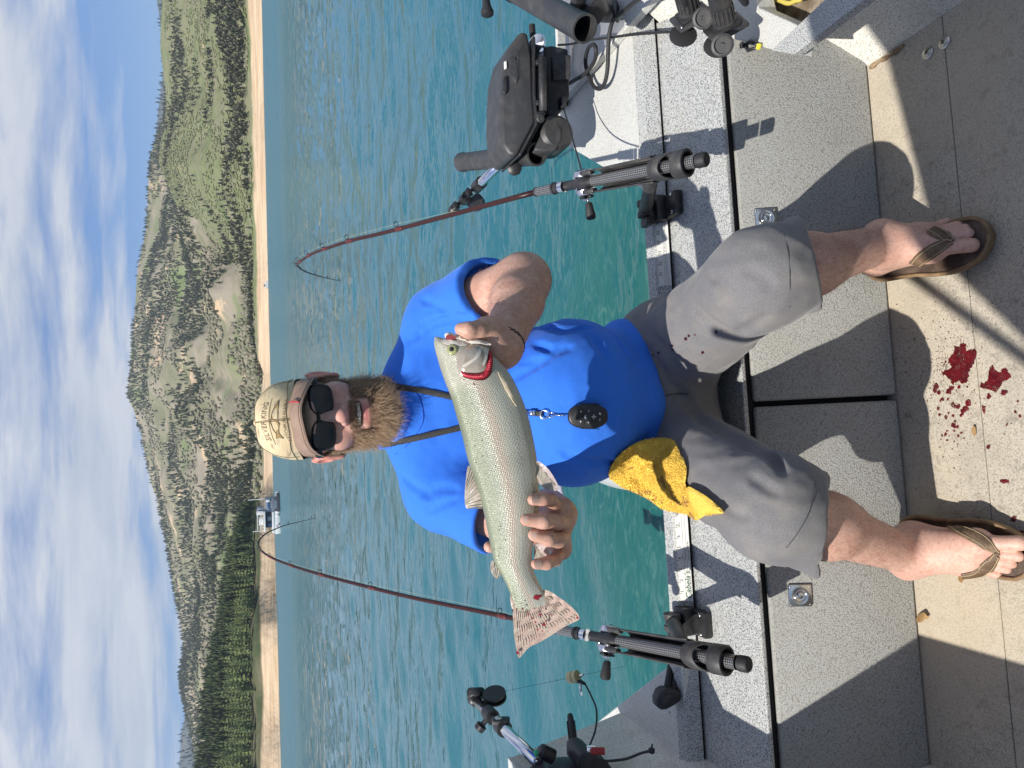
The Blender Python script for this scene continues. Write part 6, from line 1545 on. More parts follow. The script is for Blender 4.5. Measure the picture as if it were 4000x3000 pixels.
# lower jaw, open, with the dark mouth between
jaw_px = smooth_poly(z2([(282, 225), (300, 204), (340, 206), (420, 235), (500, 256), (560, 262), (640, 285), (655, 310), (560, 312), (470, 296), (400, 268), (330, 255), (295, 248)]), 60)
sheet(jaw_px, lambda x, y, e: (atD(x, y, fishD - 0.016 - 0.006 * min(1, e / 14)), (CAM - atD(x, y, fishD)).normalized()), 9, 0.030, 'lower_jaw', M_jaw, fish)
M_mouth = mat('mouth_flesh', (0.30, 0.05, 0.06), 0.35)
sheet(smooth_poly(z2([(295, 232), (330, 226), (380, 246), (340, 262), (300, 258)]), 30), lambda x, y, e: (atD(x, y, fishD - 0.0225), (CAM - atD(x, y, fishD)).normalized()), 9, 0.006, 'mouth_lining', M_mouth, fish)
pe, ne = bhit(fb, 1766, 1366)
m = MB(); m.lathe(pe + ne * 0.0002, ne, [(0.0092, -0.001), (0.0090, 0.0012), (0.0070, 0.0026), (0.0045, 0.0034), (0.0, 0.0038)], 24); eye = m.build('eye', mat('fish_iris', (0.42, 0.42, 0.20), 0.12, spec=0.8, mix=[(300.0, 3.0, 0.45, 0.6, (0.20, 0.22, 0.10), 0.7)]), fish, smooth=True)
m = MB(); m.lathe(pe + ne * 0.0034, ne, [(0.0042, -0.001), (0.0040, 0.0004), (0.0, 0.0012)], 18); m.build('pupil', mat('fish_pupil', (0.005, 0.005, 0.006), 0.05, spec=0.9), eye, smooth=True)
# fins
M_fin = fish_mat('fin_membrane', True, base=((0.40, 0.30, 0.25), (0.46, 0.44, 0.36)), spot_scale=300.0, spot_r=0.17, scales=False, rough=0.35)
M_pfin = fish_mat('pale_fin_membrane', False, base=((0.48, 0.36, 0.33), (0.56, 0.50, 0.48)), scales=False, rough=0.35)
M_ray = mat('fin_ray', (0.50, 0.46, 0.38), 0.4); M_rayd = mat('fin_ray_dark', (0.22, 0.21, 0.18), 0.4)
def fin(px, D0, D1, base_a, base_b, tip_a, tip_b, nray, material, name, raym):
    sm_ = smooth_poly(px, 60); c0 = ((base_a[0] + base_b[0]) / 2, (base_a[1] + base_b[1]) / 2)
    far = max(math.hypot(p[0] - c0[0], p[1] - c0[1]) for p in sm_)
    def Dof(x, y): return D0 + (D1 - D0) * min(1, math.hypot(x - c0[0], y - c0[1]) / far) + 0.002 * math.sin(x * 0.12 + y * 0.10)
    o = sheet(sm_, lambda x, y, e: (atD(x, y, Dof(x, y)), (CAM - atD(x, y, 1.2)).normalized()), 9, lambda e: 0.0008 + 0.0012 * min(1, e / 20), name, material, fish)
    m = MB()
    for i in range(nray):
        t = (i + 0.5) / nray; a = (base_a[0] + (base_b[0] - base_a[0]) * t, base_a[1] + (base_b[1] - base_a[1]) * t); b = (tip_a[0] + (tip_b[0] - tip_a[0]) * t, tip_a[1] + (tip_b[1] - tip_a[1]) * t)
        pts = [(a[0] + (b[0] - a[0]) * u, a[1] + (b[1] - a[1]) * u) for u in np.linspace(0, 1, 9)]; pts = [p for p in pts if inside(sm_, p)]
        if len(pts) > 2: m.tube([atD(p[0], p[1], Dof(*p) - 0.0004) for p in pts], [0.0009 * (1 - 0.6 * k / len(pts)) for k in range(len(pts))], 4)
    m.build('fin_rays', raym, o); return o
fin([(1831, 1818), (1820, 1870), (1815, 1949), (1823, 1986), (1850, 1982), (1884, 1985), (1893, 1995), (1862, 1880)], fishD, fishD + 0.01, (1835, 1822), (1890, 1993), (1816, 1900), (1828, 1990), 11, M_fin, 'dorsal_fin', M_rayd)
fin([(1923, 2190), (1915, 2222), (1932, 2256), (1947, 2258), (1957, 2236), (1945, 2215)], fishD, fishD, (1925, 2192), (1955, 2236), (1925, 2240), (1945, 2258), 4, M_fin, 'adipose_fin', M_rayd)
fin([(2096, 1803), (2135, 1825), (2169, 1873), (2182, 1911), (2145, 1917), (2111, 1894), (2096, 1862)], fishD - 0.012, fishD - 0.030, (2096, 1806), (2097, 1858), (2182, 1908), (2135, 1914), 9, M_pfin, 'pelvic_fin', M_ray)
fin([(2092, 2128), (2135, 2132), (2156, 2212), (2126, 2212), (2100, 2208), (2086, 2170)], fishD - 0.004, fishD - 0.010, (2090, 2132), (2088, 2180), (2150, 2208), (2110, 2210), 8, M_pfin, 'anal_fin', M_ray)
sheet(smooth_poly(z2([(712, 528), (745, 552), (790, 610), (832, 700), (862, 802), (835, 770), (790, 700), (745, 610)]), 50), on_fish(0.003, 0.003, 10), 9, 0.002, 'pectoral_fin', mat('pectoral_fin', (0.50, 0.40, 0.26), 0.35, mix=[((30.0, 30.0, 30.0), 3.0, 0.4, 0.6, (0.62, 0.56, 0.44), 0.8)]), fish)
M_tail = fish_mat('tail_membrane', True, base=((0.50, 0.30, 0.26), (0.52, 0.48, 0.38)), spot_scale=300.0, spot_r=0.17, scales=False, rough=0.35)
tail = fin([(1995, 2318), (2003, 2400), (2008, 2480), (2024, 2566), (2042, 2556), (2066, 2530), (2110, 2508), (2154, 2482), (2200, 2452), (2230, 2436), (2264, 2416), (2240, 2378), (2190, 2338), (2128, 2304), (2060, 2330)], fishD, fishD - 0.012, (2010, 2345), (2128, 2318), (2020, 2570), (2262, 2412), 22, M_tail, 'tail_fin', mat('tail_ray', (0.46, 0.36, 0.29), 0.5))
M_blood = mat('wet_blood', (0.19, 0.004, 0.010), 0.22, spec=0.6, mix=[(50.0, 4.0, 0.4, 0.65, (0.30, 0.010, 0.022), 0.8)])
def blob(cx, cy, r_, n, rnd, irr=0.35): return [(cx + r_ * (1 + irr * rnd.uniform(-1, 1)) * math.cos(6.2832 * k / n), cy + r_ * (1 + irr * rnd.uniform(-1, 1)) * math.sin(6.2832 * k / n)) for k in range(n)]
for (cx, cy, r_) in ((2096, 2332, 11), (2110, 2328, 6), (2042, 2378, 4), (2064, 2400, 4), (2110, 2400, 5), (2125, 2440, 6), (2100, 2460, 4), (2148, 2400, 3), (2022, 2550, 6), (2256, 2413, 5), (2092, 2430, 4), (2118, 2465, 3), (2080, 2415, 3), (2135, 2425, 3), (1850, 1500, 3)):
    tail_b = cx > 2030 and cy > 2370 or cy > 2380
    sheet(blob(cx, cy, r_, 11, rg), (lambda x, y, e: (atD(x, y, fishD - 0.0145), (CAM - atD(x, y, 1.2)).normalized())) if tail_b else on_fish(0.0008), 6, 0.0006, 'blood_spot', M_blood, fish)

# ================================================================== LANYARD AND REMOTE
M_web = mat('black_webbing', (0.022, 0.021, 0.021), 0.8, mix=[(420.0, 2.0, 0.4, 0.65, (0.07, 0.068, 0.065), 0.8)], bump=(600.0, 0.4, 2.0, 0.001))
lan = empty('remote_lanyard', hit(shirt_fn, 2287, 1625), 'black trolling motor remote hanging on a neck lanyard over the blue shirt', 'remote')
lay_strap(shirt_fn, [(1508, 1502), (1560, 1512), (1650, 1526), (1764, 1550), (1900, 1580), (2050, 1608)], 0.0125, 0.0014, 'lanyard_strap', M_web, lan, 24, 0.003)
lay_strap(shirt_fn, [(1498, 1738), (1560, 1725), (1650, 1705), (1790, 1672), (1900, 1646), (2050, 1616)], 0.0125, 0.0014, 'lanyard_strap', M_web, lan, 24, 0.003)
lay_strap(shirt_fn, [(2040, 1610), (2070, 1612), (2095, 1614), (2122, 1616)], 0.011, 0.003, 'lanyard_tail', M_web, lan, 10, 0.004)
p1 = hit(shirt_fn, 2130, 1618); p2 = hit(shirt_fn, 2212, 1622); n1 = grad(shirt_fn, p1)
m = MB(); m.tube([hit(shirt_fn, 2072, 1612) + n1 * 0.007, hit(shirt_fn, 2096, 1613) + n1 * 0.007], 0.0062, 10); m.build('crimp', M_chrome, lan, smooth=True)
def ringpts(c, r_, a1, a2, n=20): return [c + a1 * math.cos(w) * r_ + a2 * math.sin(w) * r_ for w in np.linspace(0, 2 * math.pi, n)]
dirp = (p2 - p1).normalized(); sdp = dirp.cross(n1).normalized()
m = MB(); m.tube(ringpts(p1 + n1 * 0.006, 0.0085, dirp, sdp), 0.0014, 6, caps=False); m.tube(ringpts(p1 + dirp * 0.014 + n1 * 0.006, 0.006, dirp, (sdp + n1).normalized()), 0.0013, 6, caps=False); m.tube([p1 + dirp * 0.020 + n1 * 0.006, p2 + n1 * 0.006], 0.0016, 8); m.build('swivel_clip', M_chrome, lan, smooth=True)
rc = hit(shirt_fn, 2292, 1624); rn = (grad(shirt_fn, rc, 0.02) + Vector((0, -0.6, 0.2))).normalized(); rup = (p1 - rc); rup = (rup - rn * rup.dot(rn)).normalized(); rsx = rup.cross(rn).normalized()
rc = rc + rn * 0.010
def rq(x, y, z): return rc + rsx * x + rup * y + rn * z
def remote_outline(gr, n=56):
    o = []
    for w in np.linspace(0, 2 * math.pi, n, endpoint=False):
        c, s_ = math.cos(w), math.sin(w); o.append((math.copysign(abs(c) ** 0.80, c) * (0.0235 + gr), math.copysign(abs(s_) ** 0.88, s_) * (0.0385 + gr)))
    return o
m = MB(); lv = [(-0.004, -0.0075), (0.0, -0.005), (0.0012, 0.0), (0.0, 0.0048), (-0.0035, 0.0072)]; n = 56
for gr, z in lv: m.v += [rq(x, y, z) for x, y in remote_outline(gr + 0.0)]
for i in range(len(lv) - 1):
    for k in range(n): m.f.append((i * n + k, i * n + (k + 1) % n, (i + 1) * n + (k + 1) % n, (i + 1) * n + k))
m.f += [tuple(range(n - 1, -1, -1)), tuple(4 * n + k for k in range(n))]
remo = m.build('remote_case', M_black, lan, auto=45)
for sx in (-1, 1):
    for k in range(9):
        y = -0.022 + k * 0.0042; m = MB(); m.box(rq(sx * (0.0243 - 0.00001 * k), y, 0), (0.0016, 0.0022, 0.010), Matrix((rsx, rup, rn)).transposed(), 0.0005); m.build('grip_rib', M_rubber, remo)
def pad(pts, z=0.0070, h_=0.0016, name='button'):
    m = MB(); m.prism([rq(x, y, z) for x, y in pts], rn * h_); return m.build(name, M_rubber, remo, bevel=0.0006, auto=40)
def arc(r0, r1, a0, a1, cy, n=8): return [(r1 * math.cos(R(w)), cy + r1 * math.sin(R(w))) for w in np.linspace(a0, a1, n)] + [(r0 * math.cos(R(w)), cy + r0 * math.sin(R(w))) for w in np.linspace(a1, a0, n)]
M_icon = mat('white_icon', (0.62, 0.62, 0.64), 0.5)
def icon(pts, name='icon', z=0.0091, holes=None): m = MB(); m.prism([rq(x, y, z) for x, y in pts], rn * 0.0002); m.build(name, M_icon, remo)
cy = 0.006
pad(arc(0.0072, 0.0165, 97, 172, cy)); pad(arc(0.0072, 0.0165, 8, 83, cy)); pad(arc(0.0072, 0.0165, 188, 225, cy)); pad(arc(0.0072, 0.0165, -45, -8, cy)); pad([(0.0062 * math.cos(w), cy + 0.0062 * math.sin(w)) for w in np.linspace(0, 6.283, 18, endpoint=False)])
pad([(-0.0105, -0.0085), (-0.006, -0.0045), (0.0, -0.0030), (0.006, -0.0045), (0.0105, -0.0085), (0.0105, -0.0135), (-0.0105, -0.0135)]); pad([(-0.0105, -0.0165), (-0.001, -0.0165), (-0.001, -0.0255), (-0.0095, -0.0255)]); pad([(0.001, -0.0165), (0.0105, -0.0165), (0.0095, -0.0255), (0.001, -0.0255)])
icon([(-0.0125, 0.0155), (-0.0085, 0.0172), (-0.0085, 0.0138)]); icon([(0.0125, 0.0155), (0.0085, 0.0172), (0.0085, 0.0138)])
icon([(0.0095, 0.0005), (0.0135, 0.0005), (0.0135, -0.0005), (0.0095, -0.0005)]); icon([(-0.0135, 0.0005), (-0.0095, 0.0005), (-0.0095, -0.0005), (-0.0135, -0.0005)]); icon([(-0.0120, 0.002), (-0.0110, 0.002), (-0.0110, -0.002), (-0.0120, -0.002)], z=0.0092)
icon([(-0.0045, cy + 0.001), (-0.002, cy + 0.003), (0.0015, cy + 0.0018), (0.0045, cy - 0.002), (0.003, cy - 0.0008), (0.0005, cy), (-0.002, cy - 0.0022), (-0.0045, cy - 0.0015)])
m = MB(); m.tube([rq(0.0045 * math.sin(w), -0.0085 + 0.0 - 0.0035 * math.cos(w) * -1 - 0.0035, 0.0093) for w in np.linspace(-1.3, 1.3, 12)], 0.0006, 5); m.tube([rq(0, -0.0055, 0.0093), rq(0, -0.0118, 0.0093)], 0.0006, 5); m.tube([rq(-0.002, -0.0100, 0.0093), rq(0.002, -0.0100, 0.0093)], 0.0005, 5); m.tube(ringpts(rq(0, -0.0130, 0.0093), 0.0012, rsx, rup, 12), 0.0005, 5); m.build('anchor_icon', M_icon, remo)
V, F = text_mesh('N', 0.0050); m = MB(); m.add([rq(-0.0055 + v.x, -0.0225 + v.y, 0.0090) for v in V], F); m.build('compass_letter', M_icon, remo)
icon([(0.0035, -0.0225), (0.0060, -0.0195), (0.0085, -0.0215), (0.0070, -0.0240), (0.0045, -0.0240)])
V, F = text_mesh('Minn Kota', 0.0046); m = MB(); m.add([rq(v.x, -0.0310 + v.y, 0.0076) for v in V], F); m.build('maker_name', mat('embossed_black', (0.05, 0.05, 0.055), 0.4), remo)

# ================================================================== TOWEL
sb = bvh_of(shorts, shirt)
M_towel = mat('yellow_terry', (0.94, 0.66, 0.13), 0.95, spec=0.1, mix=[(26.0, 5.0, 0.58, 0.72, (0.45, 0.20, 0.06), 0.8), (60.0, 4.0, 0.62, 0.75, (0.12, 0.09, 0.03), 0.7), (420.0, 2.0, 0.4, 0.65, (0.84, 0.55, 0.08), 0.7)], bump=(330.0, 1.0, 3.0, 0.004))
TPX = [(x, y) for x in range(2400, 2800, 30) for y in range(1730, 2010, 25)]
_tr = []
for x, y in TPX:
    p, nn = bhit(sb, x, y)
    if p is not None and p.y < 1.50: _tr.append((x, y, (p - CAM).dot(_F)))
_ta = np.array(_tr); _q = lambda x, y: np.stack([np.ones_like(x), x, y, x * x, x * y, y * y], -1)
_tc, *_ = np.linalg.lstsq(_q((_ta[:, 0] - 2600) / 200, (_ta[:, 1] - 1870) / 150), _ta[:, 2], rcond=None)
def towel_place(x, y, e):
    D_ = float(_q(np.array((x - 2600) / 200.0), np.array((y - 1870) / 150.0)) @ _tc); D_ = min(max(D_, 1.25), 1.55)
    p, nn = bhit(sb, x, y)
    if p is not None: D_ = min(D_, (p - CAM).dot(_F) - 0.006)
    n2 = float(vnoise(np.array([[x, y]]), 1 / 60.0, 3)[0]); n3 = float(vnoise(np.array([[x * 1.5, y * 0.7]]), 1 / 26.0, 5)[0])
    D_ -= 0.010 + 0.007 * n2 + 0.003 * n3 + 0.008 * math.sqrt(min(1, e / 26))
    q = atD(x, y, D_); return q, (CAM - q).normalized()
towel = sheet(smooth_poly([(2378, 1858), (2400, 1800), (2450, 1752), (2505, 1722), (2580, 1710), (2632, 1722), (2655, 1770), (2682, 1830), (2680, 1900), (2740, 1935), (2800, 1975), (2826, 2003), (2760, 2010), (2720, 2032), (2690, 2010), (2627, 1998), (2580, 1985), (2533, 1950), (2480, 1925), (2420, 1898)], 120), towel_place, 11, 0.016, 'towel', M_towel, None)
tag(towel, 'crumpled stained yellow terry towel tucked at the right hip over grey shorts', 'towel')
tf = sheet(smooth_poly([(2505, 1830), (2540, 1815), (2590, 1840), (2622, 1872), (2605, 1905), (2590, 1925), (2560, 1895), (2515, 1870)], 60), lambda x, y, e: (lambda a: (a[0] + a[1] * (0.004 + 0.010 * math.sqrt(min(1, e / 16))), a[1]))(towel_place(x, y, 18)), 10, 0.014, 'towel_fold', M_towel, towel)
sheet(smooth_poly([(2685, 1905), (2720, 1915), (2775, 1950), (2826, 2003), (2770, 2004), (2722, 2030), (2700, 1985)], 50), lambda x, y, e: (lambda a: (a[0] + a[1] * (0.003 + 0.008 * math.sqrt(min(1, e / 16))), a[1]))(towel_place(x, y, 18)), 10, 0.012, 'towel_corner', M_towel, towel)
def terry(o, n, seed):
    rng = np.random.default_rng(seed); me = o.data; k = len(me.vertices) // 2; fs = [p for p in me.polygons if all(v < k for v in p.vertices)]
    ar = np.array([p.area for p in fs]); pick = rng.choice(len(fs), n, p=ar / ar.sum()); R_ = np.zeros((n, 3)); D_ = np.zeros((n, 3))
    for i, q in enumerate(pick):
        p = fs[q]; w = rng.dirichlet(np.ones(len(p.vertices))); R_[i] = sum(np.array(me.vertices[v].co) * a_ for v, a_ in zip(p.vertices, w)); D_[i] = p.normal if p.normal.dot(CAM - p.center) > 0 else -p.normal
    g = rng.uniform(0.75, 1.15, (n, 1)); c = np.array([0.94, 0.66, 0.13]) * g; st = (fbm(R_, 26.0, 3, 4) > 0.65)[:, None]; c = np.where(st, c * np.array([0.55, 0.45, 0.8]), c)
    V, F, C = hair_mesh(R_, D_ + rng.normal(0, 0.55, (n, 3)), rng.uniform(0.0025, 0.0055, n), np.full(n, 0.6), 0.02, 0.00075, (c * 0.8, c), rng, 3)
    obj('terry_loops', np_mesh('terry_loops', V, F, C), MATS.get('terry_fibre') or attr_mat('terry_fibre', rough=0.95, spec=0.1), o if o.parent is None else o.parent, smooth=True)
terry(towel, 9000, 1); terry(tf, 1800, 2)
# drops of blood on the shorts
shb = bvh_of(shorts)
def on_b(b, lift):
    def f(x, y, e): p, nn = bhit(b, x, y); return (p + nn * lift, nn) if p is not None else (atD(x, y, 1.3), -_F)
    return f
M_dryblood = mat('dark_blood_drop', (0.045, 0.008, 0.010), 0.4)
for (cx, cy, r_) in ((2680, 1322, 9), (2690, 1312, 7), (2798, 1296, 7), (2745, 1376, 7), (2625, 1350, 8), (2628, 1366, 7), (2572, 1378, 6), (2550, 1388, 5), (2715, 1308, 4), (2820, 1290, 3)):
    p, nn = bhit(shb, cx, cy)
    if p is not None: sheet(blob(cx, cy, r_ * 0.75, 10, rg), on_b(shb, 0.0006), 5, 0.0004, 'blood_drop', M_dryblood, shorts)
# ================================================================== RODS, REELS, HOLDERS
def carbon_mat():
    mt = bpy.data.materials.new('carbon_weave_grip'); mt.use_nodes = True; t = mt.node_tree; lk = t.links.new; b = t.nodes['Principled BSDF']; b.inputs['Coat Weight'].default_value = 1.0; b.inputs['Coat Roughness'].default_value = 0.06; b.inputs['Roughness'].default_value = 0.35
    a = N(t, 'ShaderNodeAttribute', attribute_name='guv'); mp = N(t, 'ShaderNodeMapping'); mp.inputs['Rotation'].default_value = (0, 0, R(45)); mp.inputs['Scale'].default_value = (300, 300, 1); lk(a.outputs['Vector'], mp.inputs[0])
    ck = N(t, 'ShaderNodeTexChecker', i_Scale=1.0); ck.inputs['Color1'].default_value = (0.012, 0.012, 0.013, 1); ck.inputs['Color2'].default_value = (0.17, 0.17, 0.175, 1); lk(mp.outputs[0], ck.inputs['Vector']); lk(ck.outputs[0], b.inputs['Base Color']); return mt
M_carbon = carbon_mat()
M_blank = mat('dark_red_blank', (0.034, 0.010, 0.010), 0.35, spec=0.3, mix=[(200.0, 2.0, 0.45, 0.65, (0.060, 0.022, 0.019), 0.7)])
M_tipb = mat('black_tip_blank', (0.02, 0.018, 0.018), 0.25)
M_wrap = mat('red_thread_wrap', (0.10, 0.016, 0.012), 0.35)
def guv_tube(p0, p1, r0, r1, name, material, parent, n=24):
    d = (p1 - p0); Ln = d.length; d.normalize(); Mx = frame3(d); V, F, uv = [], [], []
    for i in range(13):
        t = i / 12
        for k in range(n + 1):
            w = 2 * math.pi * k / n; rr = r0 + (r1 - r0) * t; V.append(p0 + d * Ln * t + Mx @ Vector((math.cos(w) * rr, math.sin(w) * rr, 0))); uv.append((w * r0, Ln * t, 0))
    for i in range(12):
        for k in range(n): q = i * (n + 1) + k; F.append((q, q + 1, q + n + 2, q + n + 1))
    me = pyd(name, V, F); at = me.attributes.new('guv', 'FLOAT_VECTOR', 'POINT'); at.data.foreach_set('vector', np.array(uv, dtype=np.float32).ravel()); return obj(name, me, material, parent, smooth=True)
def rod(path, rad_tip, label_rod, label_reel, label_holder, mount_u, side_sign, holder_text):
    P = [atD(*p) for p in path]; B, G = P[0], P[1]; d = (G - B).normalized(); Ln = (G - B).length
    s_ = d.cross((CAM - B).normalized()).normalized(); s_ = s_ * side_sign; u = s_.cross(d).normalized()
    if u.dot((CAM - B)) < 0: u = -u                                    # u: the face of the handle turned to the camera
    at = lambda t, a=0, b=0: B + d * (Ln * t) + s_ * a + u * b
    ro = empty('fishing_rod', B, label_rod, 'fishing rod', 'rods set in holders on the transom')
    m = MB(); m.lathe(at(-0.005), d, [(0.0, -0.001), (0.0125, 0.0), (0.0150, 0.003), (0.0150, 0.020), (0.0140, 0.021)], 20); m.build('butt_cap', M_rubber, ro, auto=40)
    guv_tube(at(0.045), at(0.62), 0.0138, 0.0128, 'rear_grip', M_carbon, ro)
    m = MB(); m.lathe(at(0.615), d, [(0.0130, 0), (0.0150, 0.012), (0.0145, 0.03), (0.0115, 0.045), (0.0110, 0.075), (0.0120, 0.080)], 20); m.build('reel_seat', M_black, ro, auto=50)
    m = MB(); m.lathe(at(0.80), d, [(0.0135, 0), (0.0135, 0.014)], 20); m.build('seat_ring', M_chrome, ro, auto=40)
    m = MB(); m.lathe(at(0.834), d, [(0.0130, 0), (0.0130, 0.012), (0.0115, 0.0125), (0.0145, 0.013), (0.0145, 0.018), (0.0120, 0.019)], 20); m.build('seat_nut', M_black, ro, auto=40)
    guv_tube(at(0.875), at(0.99), 0.0125, 0.0108, 'fore_grip', M_carbon, ro)
    m = MB(); m.lathe(at(0.988), d, [(0.0112, 0), (0.0115, 0.006), (0.008, 0.009), (0.006, 0.010)], 18); m.build('winding_check', M_black, ro, auto=40)
    bl = spline(P[1:], 90); n = len(bl); k0 = int(n * 0.62); rads = [0.0060 * (1 - i / (n - 1)) ** 0.85 + rad_tip for i in range(n)]
    m = MB(); m.tube(bl[:k0 + 1], rads[:k0 + 1], 10); blank = m.build('blank', M_blank, ro, smooth=True)
    m = MB(); m.tube(bl[k0:], rads[k0:], 8); m.build('tip_section', M_tipb, ro, smooth=True)
    gpos = [0.10, 0.22, 0.33, 0.43, 0.52, 0.60, 0.67, 0.74, 0.80, 0.86, 0.93, 0.995]; lines = []
    for f_ in gpos:
        i = min(int(f_ * (n - 1)), n - 2); p = bl[i]; t = (bl[i + 1] - bl[i]).normalized(); gn = (-u - t * (-u).dot(t)); gn = Vector((0, 0, 1)) + s_ * 0.8 - u * 0.2; gn = (gn - t * gn.dot(t)).normalized(); rr = 0.0085 * (1 - 0.62 * f_)
        c = p + gn * (rads[i] + rr + 0.003); m = MB(); e2 = t.cross(gn); m.tube([c + (gn * math.cos(w) + e2 * math.sin(w)) * rr for w in np.linspace(0, 6.283, 15)], 0.0011, 5, caps=False); m.tube([p, c - gn * rr], 0.0011, 4); m.build('line_guide', M_black, ro, smooth=True); lines.append(c)
        if f_ < 0.6:
            m = MB(); m.tube([p - t * 0.016, p - t * 0.014, p + t * 0.014, p + t * 0.016], [rads[i] * 1.02, rads[i] * 1.18, rads[i] * 1.18, rads[i] * 1.02], 10); m.build('thread_wrap', M_wrap, ro, smooth=True)
    # reel: round-sided baitcaster lying across the seat
    rc_ = at(0.70, 0.0, -0.019); re = empty('fishing_reel', rc_, label_reel, 'reel', 'reels on the transom rods')
    for sg, r0 in ((-1, 0.0225), (1, 0.0225)):
        m = MB(); m.lathe(rc_ + s_ * sg * 0.019, s_ * sg, [(r0 * 0.92, -0.006), (r0, -0.004), (r0, 0.002), (r0 * 0.9, 0.008), (r0 * 0.55, 0.0105), (0.0, 0.011)], 26); m.build('side_plate', M_silver, re, auto=35)
        m = MB(); m.lathe(rc_ + s_ * sg * 0.0302, s_ * sg, [(0.0035, -0.002), (0.0035, 0.001), (0.0, 0.0012)], 10); m.build('plate_screw', M_black, re)
    m = MB(); m.lathe(rc_ - s_ * 0.013, s_, [(0.016, 0), (0.0105, 0.003), (0.0105, 0.023), (0.016, 0.026)], 20); m.build('spool', mat('spooled_line', (0.16, 0.30, 0.20), 0.5, bump=(900.0, 0.3, 1.0, 0.001)), re, auto=50)
    for a_ in (0.6, 2.2, 4.0):
        m = MB(); m.tube([rc_ - s_ * 0.020 + (d * math.cos(a_) + u * math.sin(a_)) * 0.0205, rc_ + s_ * 0.020 + (d * math.cos(a_) + u * math.sin(a_)) * 0.0205], 0.0028, 8); m.build('frame_pillar', M_silver, re, smooth=True)
    m = MB(); m.box(rc_ + d * 0.020 + u * 0.002, (0.012, 0.040, 0.012), Matrix((d, s_, u)).transposed(), 0.002); m.build('level_wind', M_silver, re, auto=40)
    hs = rc_ - s_ * 0.033 if True else None
    star = MB()
    for k in range(5):
        w = 2 * math.pi * k / 5 + 0.4; star.tube([hs, hs + (d * math.cos(w) + u * math.sin(w)) * 0.017], [0.0042, 0.0026], 7)
    star.build('star_drag', M_black, re, smooth=True)
    kx = hs - s_ * 0.006; kp = kx - d * 0.016 + u * 0.016
    m = MB(); m.tube([kx + d * 0.012, kx, kp, kp - s_ * 0.004], [0.003, 0.0042, 0.0036, 0.003], 8); m.build('crank', M_chrome, re, smooth=True)
    m = MB(); m.lathe(kp - s_ * 0.006, -s_, [(0.0060, 0), (0.0085, 0.004), (0.0095, 0.016), (0.0120, 0.030), (0.0110, 0.037), (0.006, 0.040), (0.0, 0.0405)], 18); m.build('handle_knob', M_rubber, re, auto=40)
    m = MB(); m.tube([rc_ + d * 0.024] + [c for c in lines[:8]], 0.00035, 4); m.build('fishing_line', mat('mono_line', (0.45, 0.50, 0.30), 0.2), ro, smooth=True)
    # holder: open cradle with a collar round the grip, knuckle and base on the rail
    ho = empty('rod_holder', at(0.25), label_holder, 'rod holder', 'rod holders clamped on the transom rail')
    for sg in (-1, 1):
        pts = [(0.60, 0.021, 0.004), (0.50, 0.0215, 0.000), (0.34, 0.0225, -0.004), (0.26, 0.024, -0.004)]; m = MB()
        for t, a_, b_ in pts:
            wv = 0.011 if t > 0.3 else 0.014
            m.v += [at(t, sg * a_, b_ - wv), at(t, sg * (a_ + 0.0045), b_ - wv), at(t, sg * (a_ + 0.0045), b_ + wv), at(t, sg * a_, b_ + wv)]
        for i in range(3):
            for j in range(4): m.f.append((i * 4 + j, i * 4 + (j + 1) % 4, i * 4 + 4 + (j + 1) % 4, i * 4 + 4 + j))
        m.f += [(3, 2, 1, 0), (12, 13, 14, 15)]; rl = m.build('cradle_rail', M_greyblack, ho, bevel=0.0018, auto=50)
        m = MB(); m.box(at(0.625, sg * 0.0205, 0.010), (Ln * 0.07, 0.010, 0.018), Matrix((d, s_, u)).transposed(), 0.003); m.build('cradle_horn', M_greyblack, ho, auto=40)
        if sg == side_sign and holder_text:
            V, F = text_mesh('Scotty', 0.011); m = MB(); c = at(0.46, sg * 0.0268, -0.001); m.box(c, (0.042, 0.0008, 0.0135), Matrix((d, s_, u)).transposed()); lb = m.build('maker_label', M_white, rl)
            m = MB(); m.add([c + s_ * sg * 0.0008 + d * (v.x) + u * v.y for v in V], F); m.build('maker_name', M_ink, lb)
    nseg = 18
    m = MB()                                                          # trough under the grip
    for t in (0.10, 0.20, 0.30, 0.45, 0.58):
        for k in range(nseg):
            w = math.pi + math.pi * k / (nseg - 1); m.v.append(at(t, 0.0235 * math.cos(w), 0.022 * math.sin(w) - 0.002))
        for k in range(nseg - 1, -1, -1):
            w = math.pi + math.pi * k / (nseg - 1); m.v.append(at(t, 0.0200 * math.cos(w), 0.0185 * math.sin(w) - 0.002))
    q = 2 * nseg
    for i in range(4):
        for k in range(q): m.f.append((i * q + k, i * q + (k + 1) % q, (i + 1) * q + (k + 1) % q, (i + 1) * q + k))
    m.f += [tuple(range(q - 1, -1, -1)), tuple(4 * q + k for k in range(q))]; m.build('cradle_trough', M_greyblack, ho, auto=45)
    for t0, t1, ri, ro_ in ((0.085, 0.145, 0.0225, 0.0285), (0.155, 0.215, 0.0235, 0.0275)):
        m = MB(); rg_ = []
        for (rr, tt) in ((ri, t0), (ro_, t0), (ro_, t1), (ri, t1)):
            rg_.append([at(tt + (0.05 * max(0, math.sin(w)) if t0 > 0.1 else 0.0), rr * math.cos(w), rr * math.sin(w)) for w in np.linspace(0, 2 * math.pi, 28, endpoint=False)])
        for r_ in rg_: m.v += r_
        for i in range(4):
            for k in range(28): m.f.append((i * 28 + k, i * 28 + (k + 1) % 28, ((i + 1) % 4) * 28 + (k + 1) % 28, ((i + 1) % 4) * 28 + k))
        m.build('collar', M_greyblack, ho, bevel=0.0015, auto=45)
    bc = bf(mount_u, 0.345, ZT + 0.028)
    kn_ = bc + Vector((0, 0, 0.036)); hp = at(0.30, 0, -0.026)
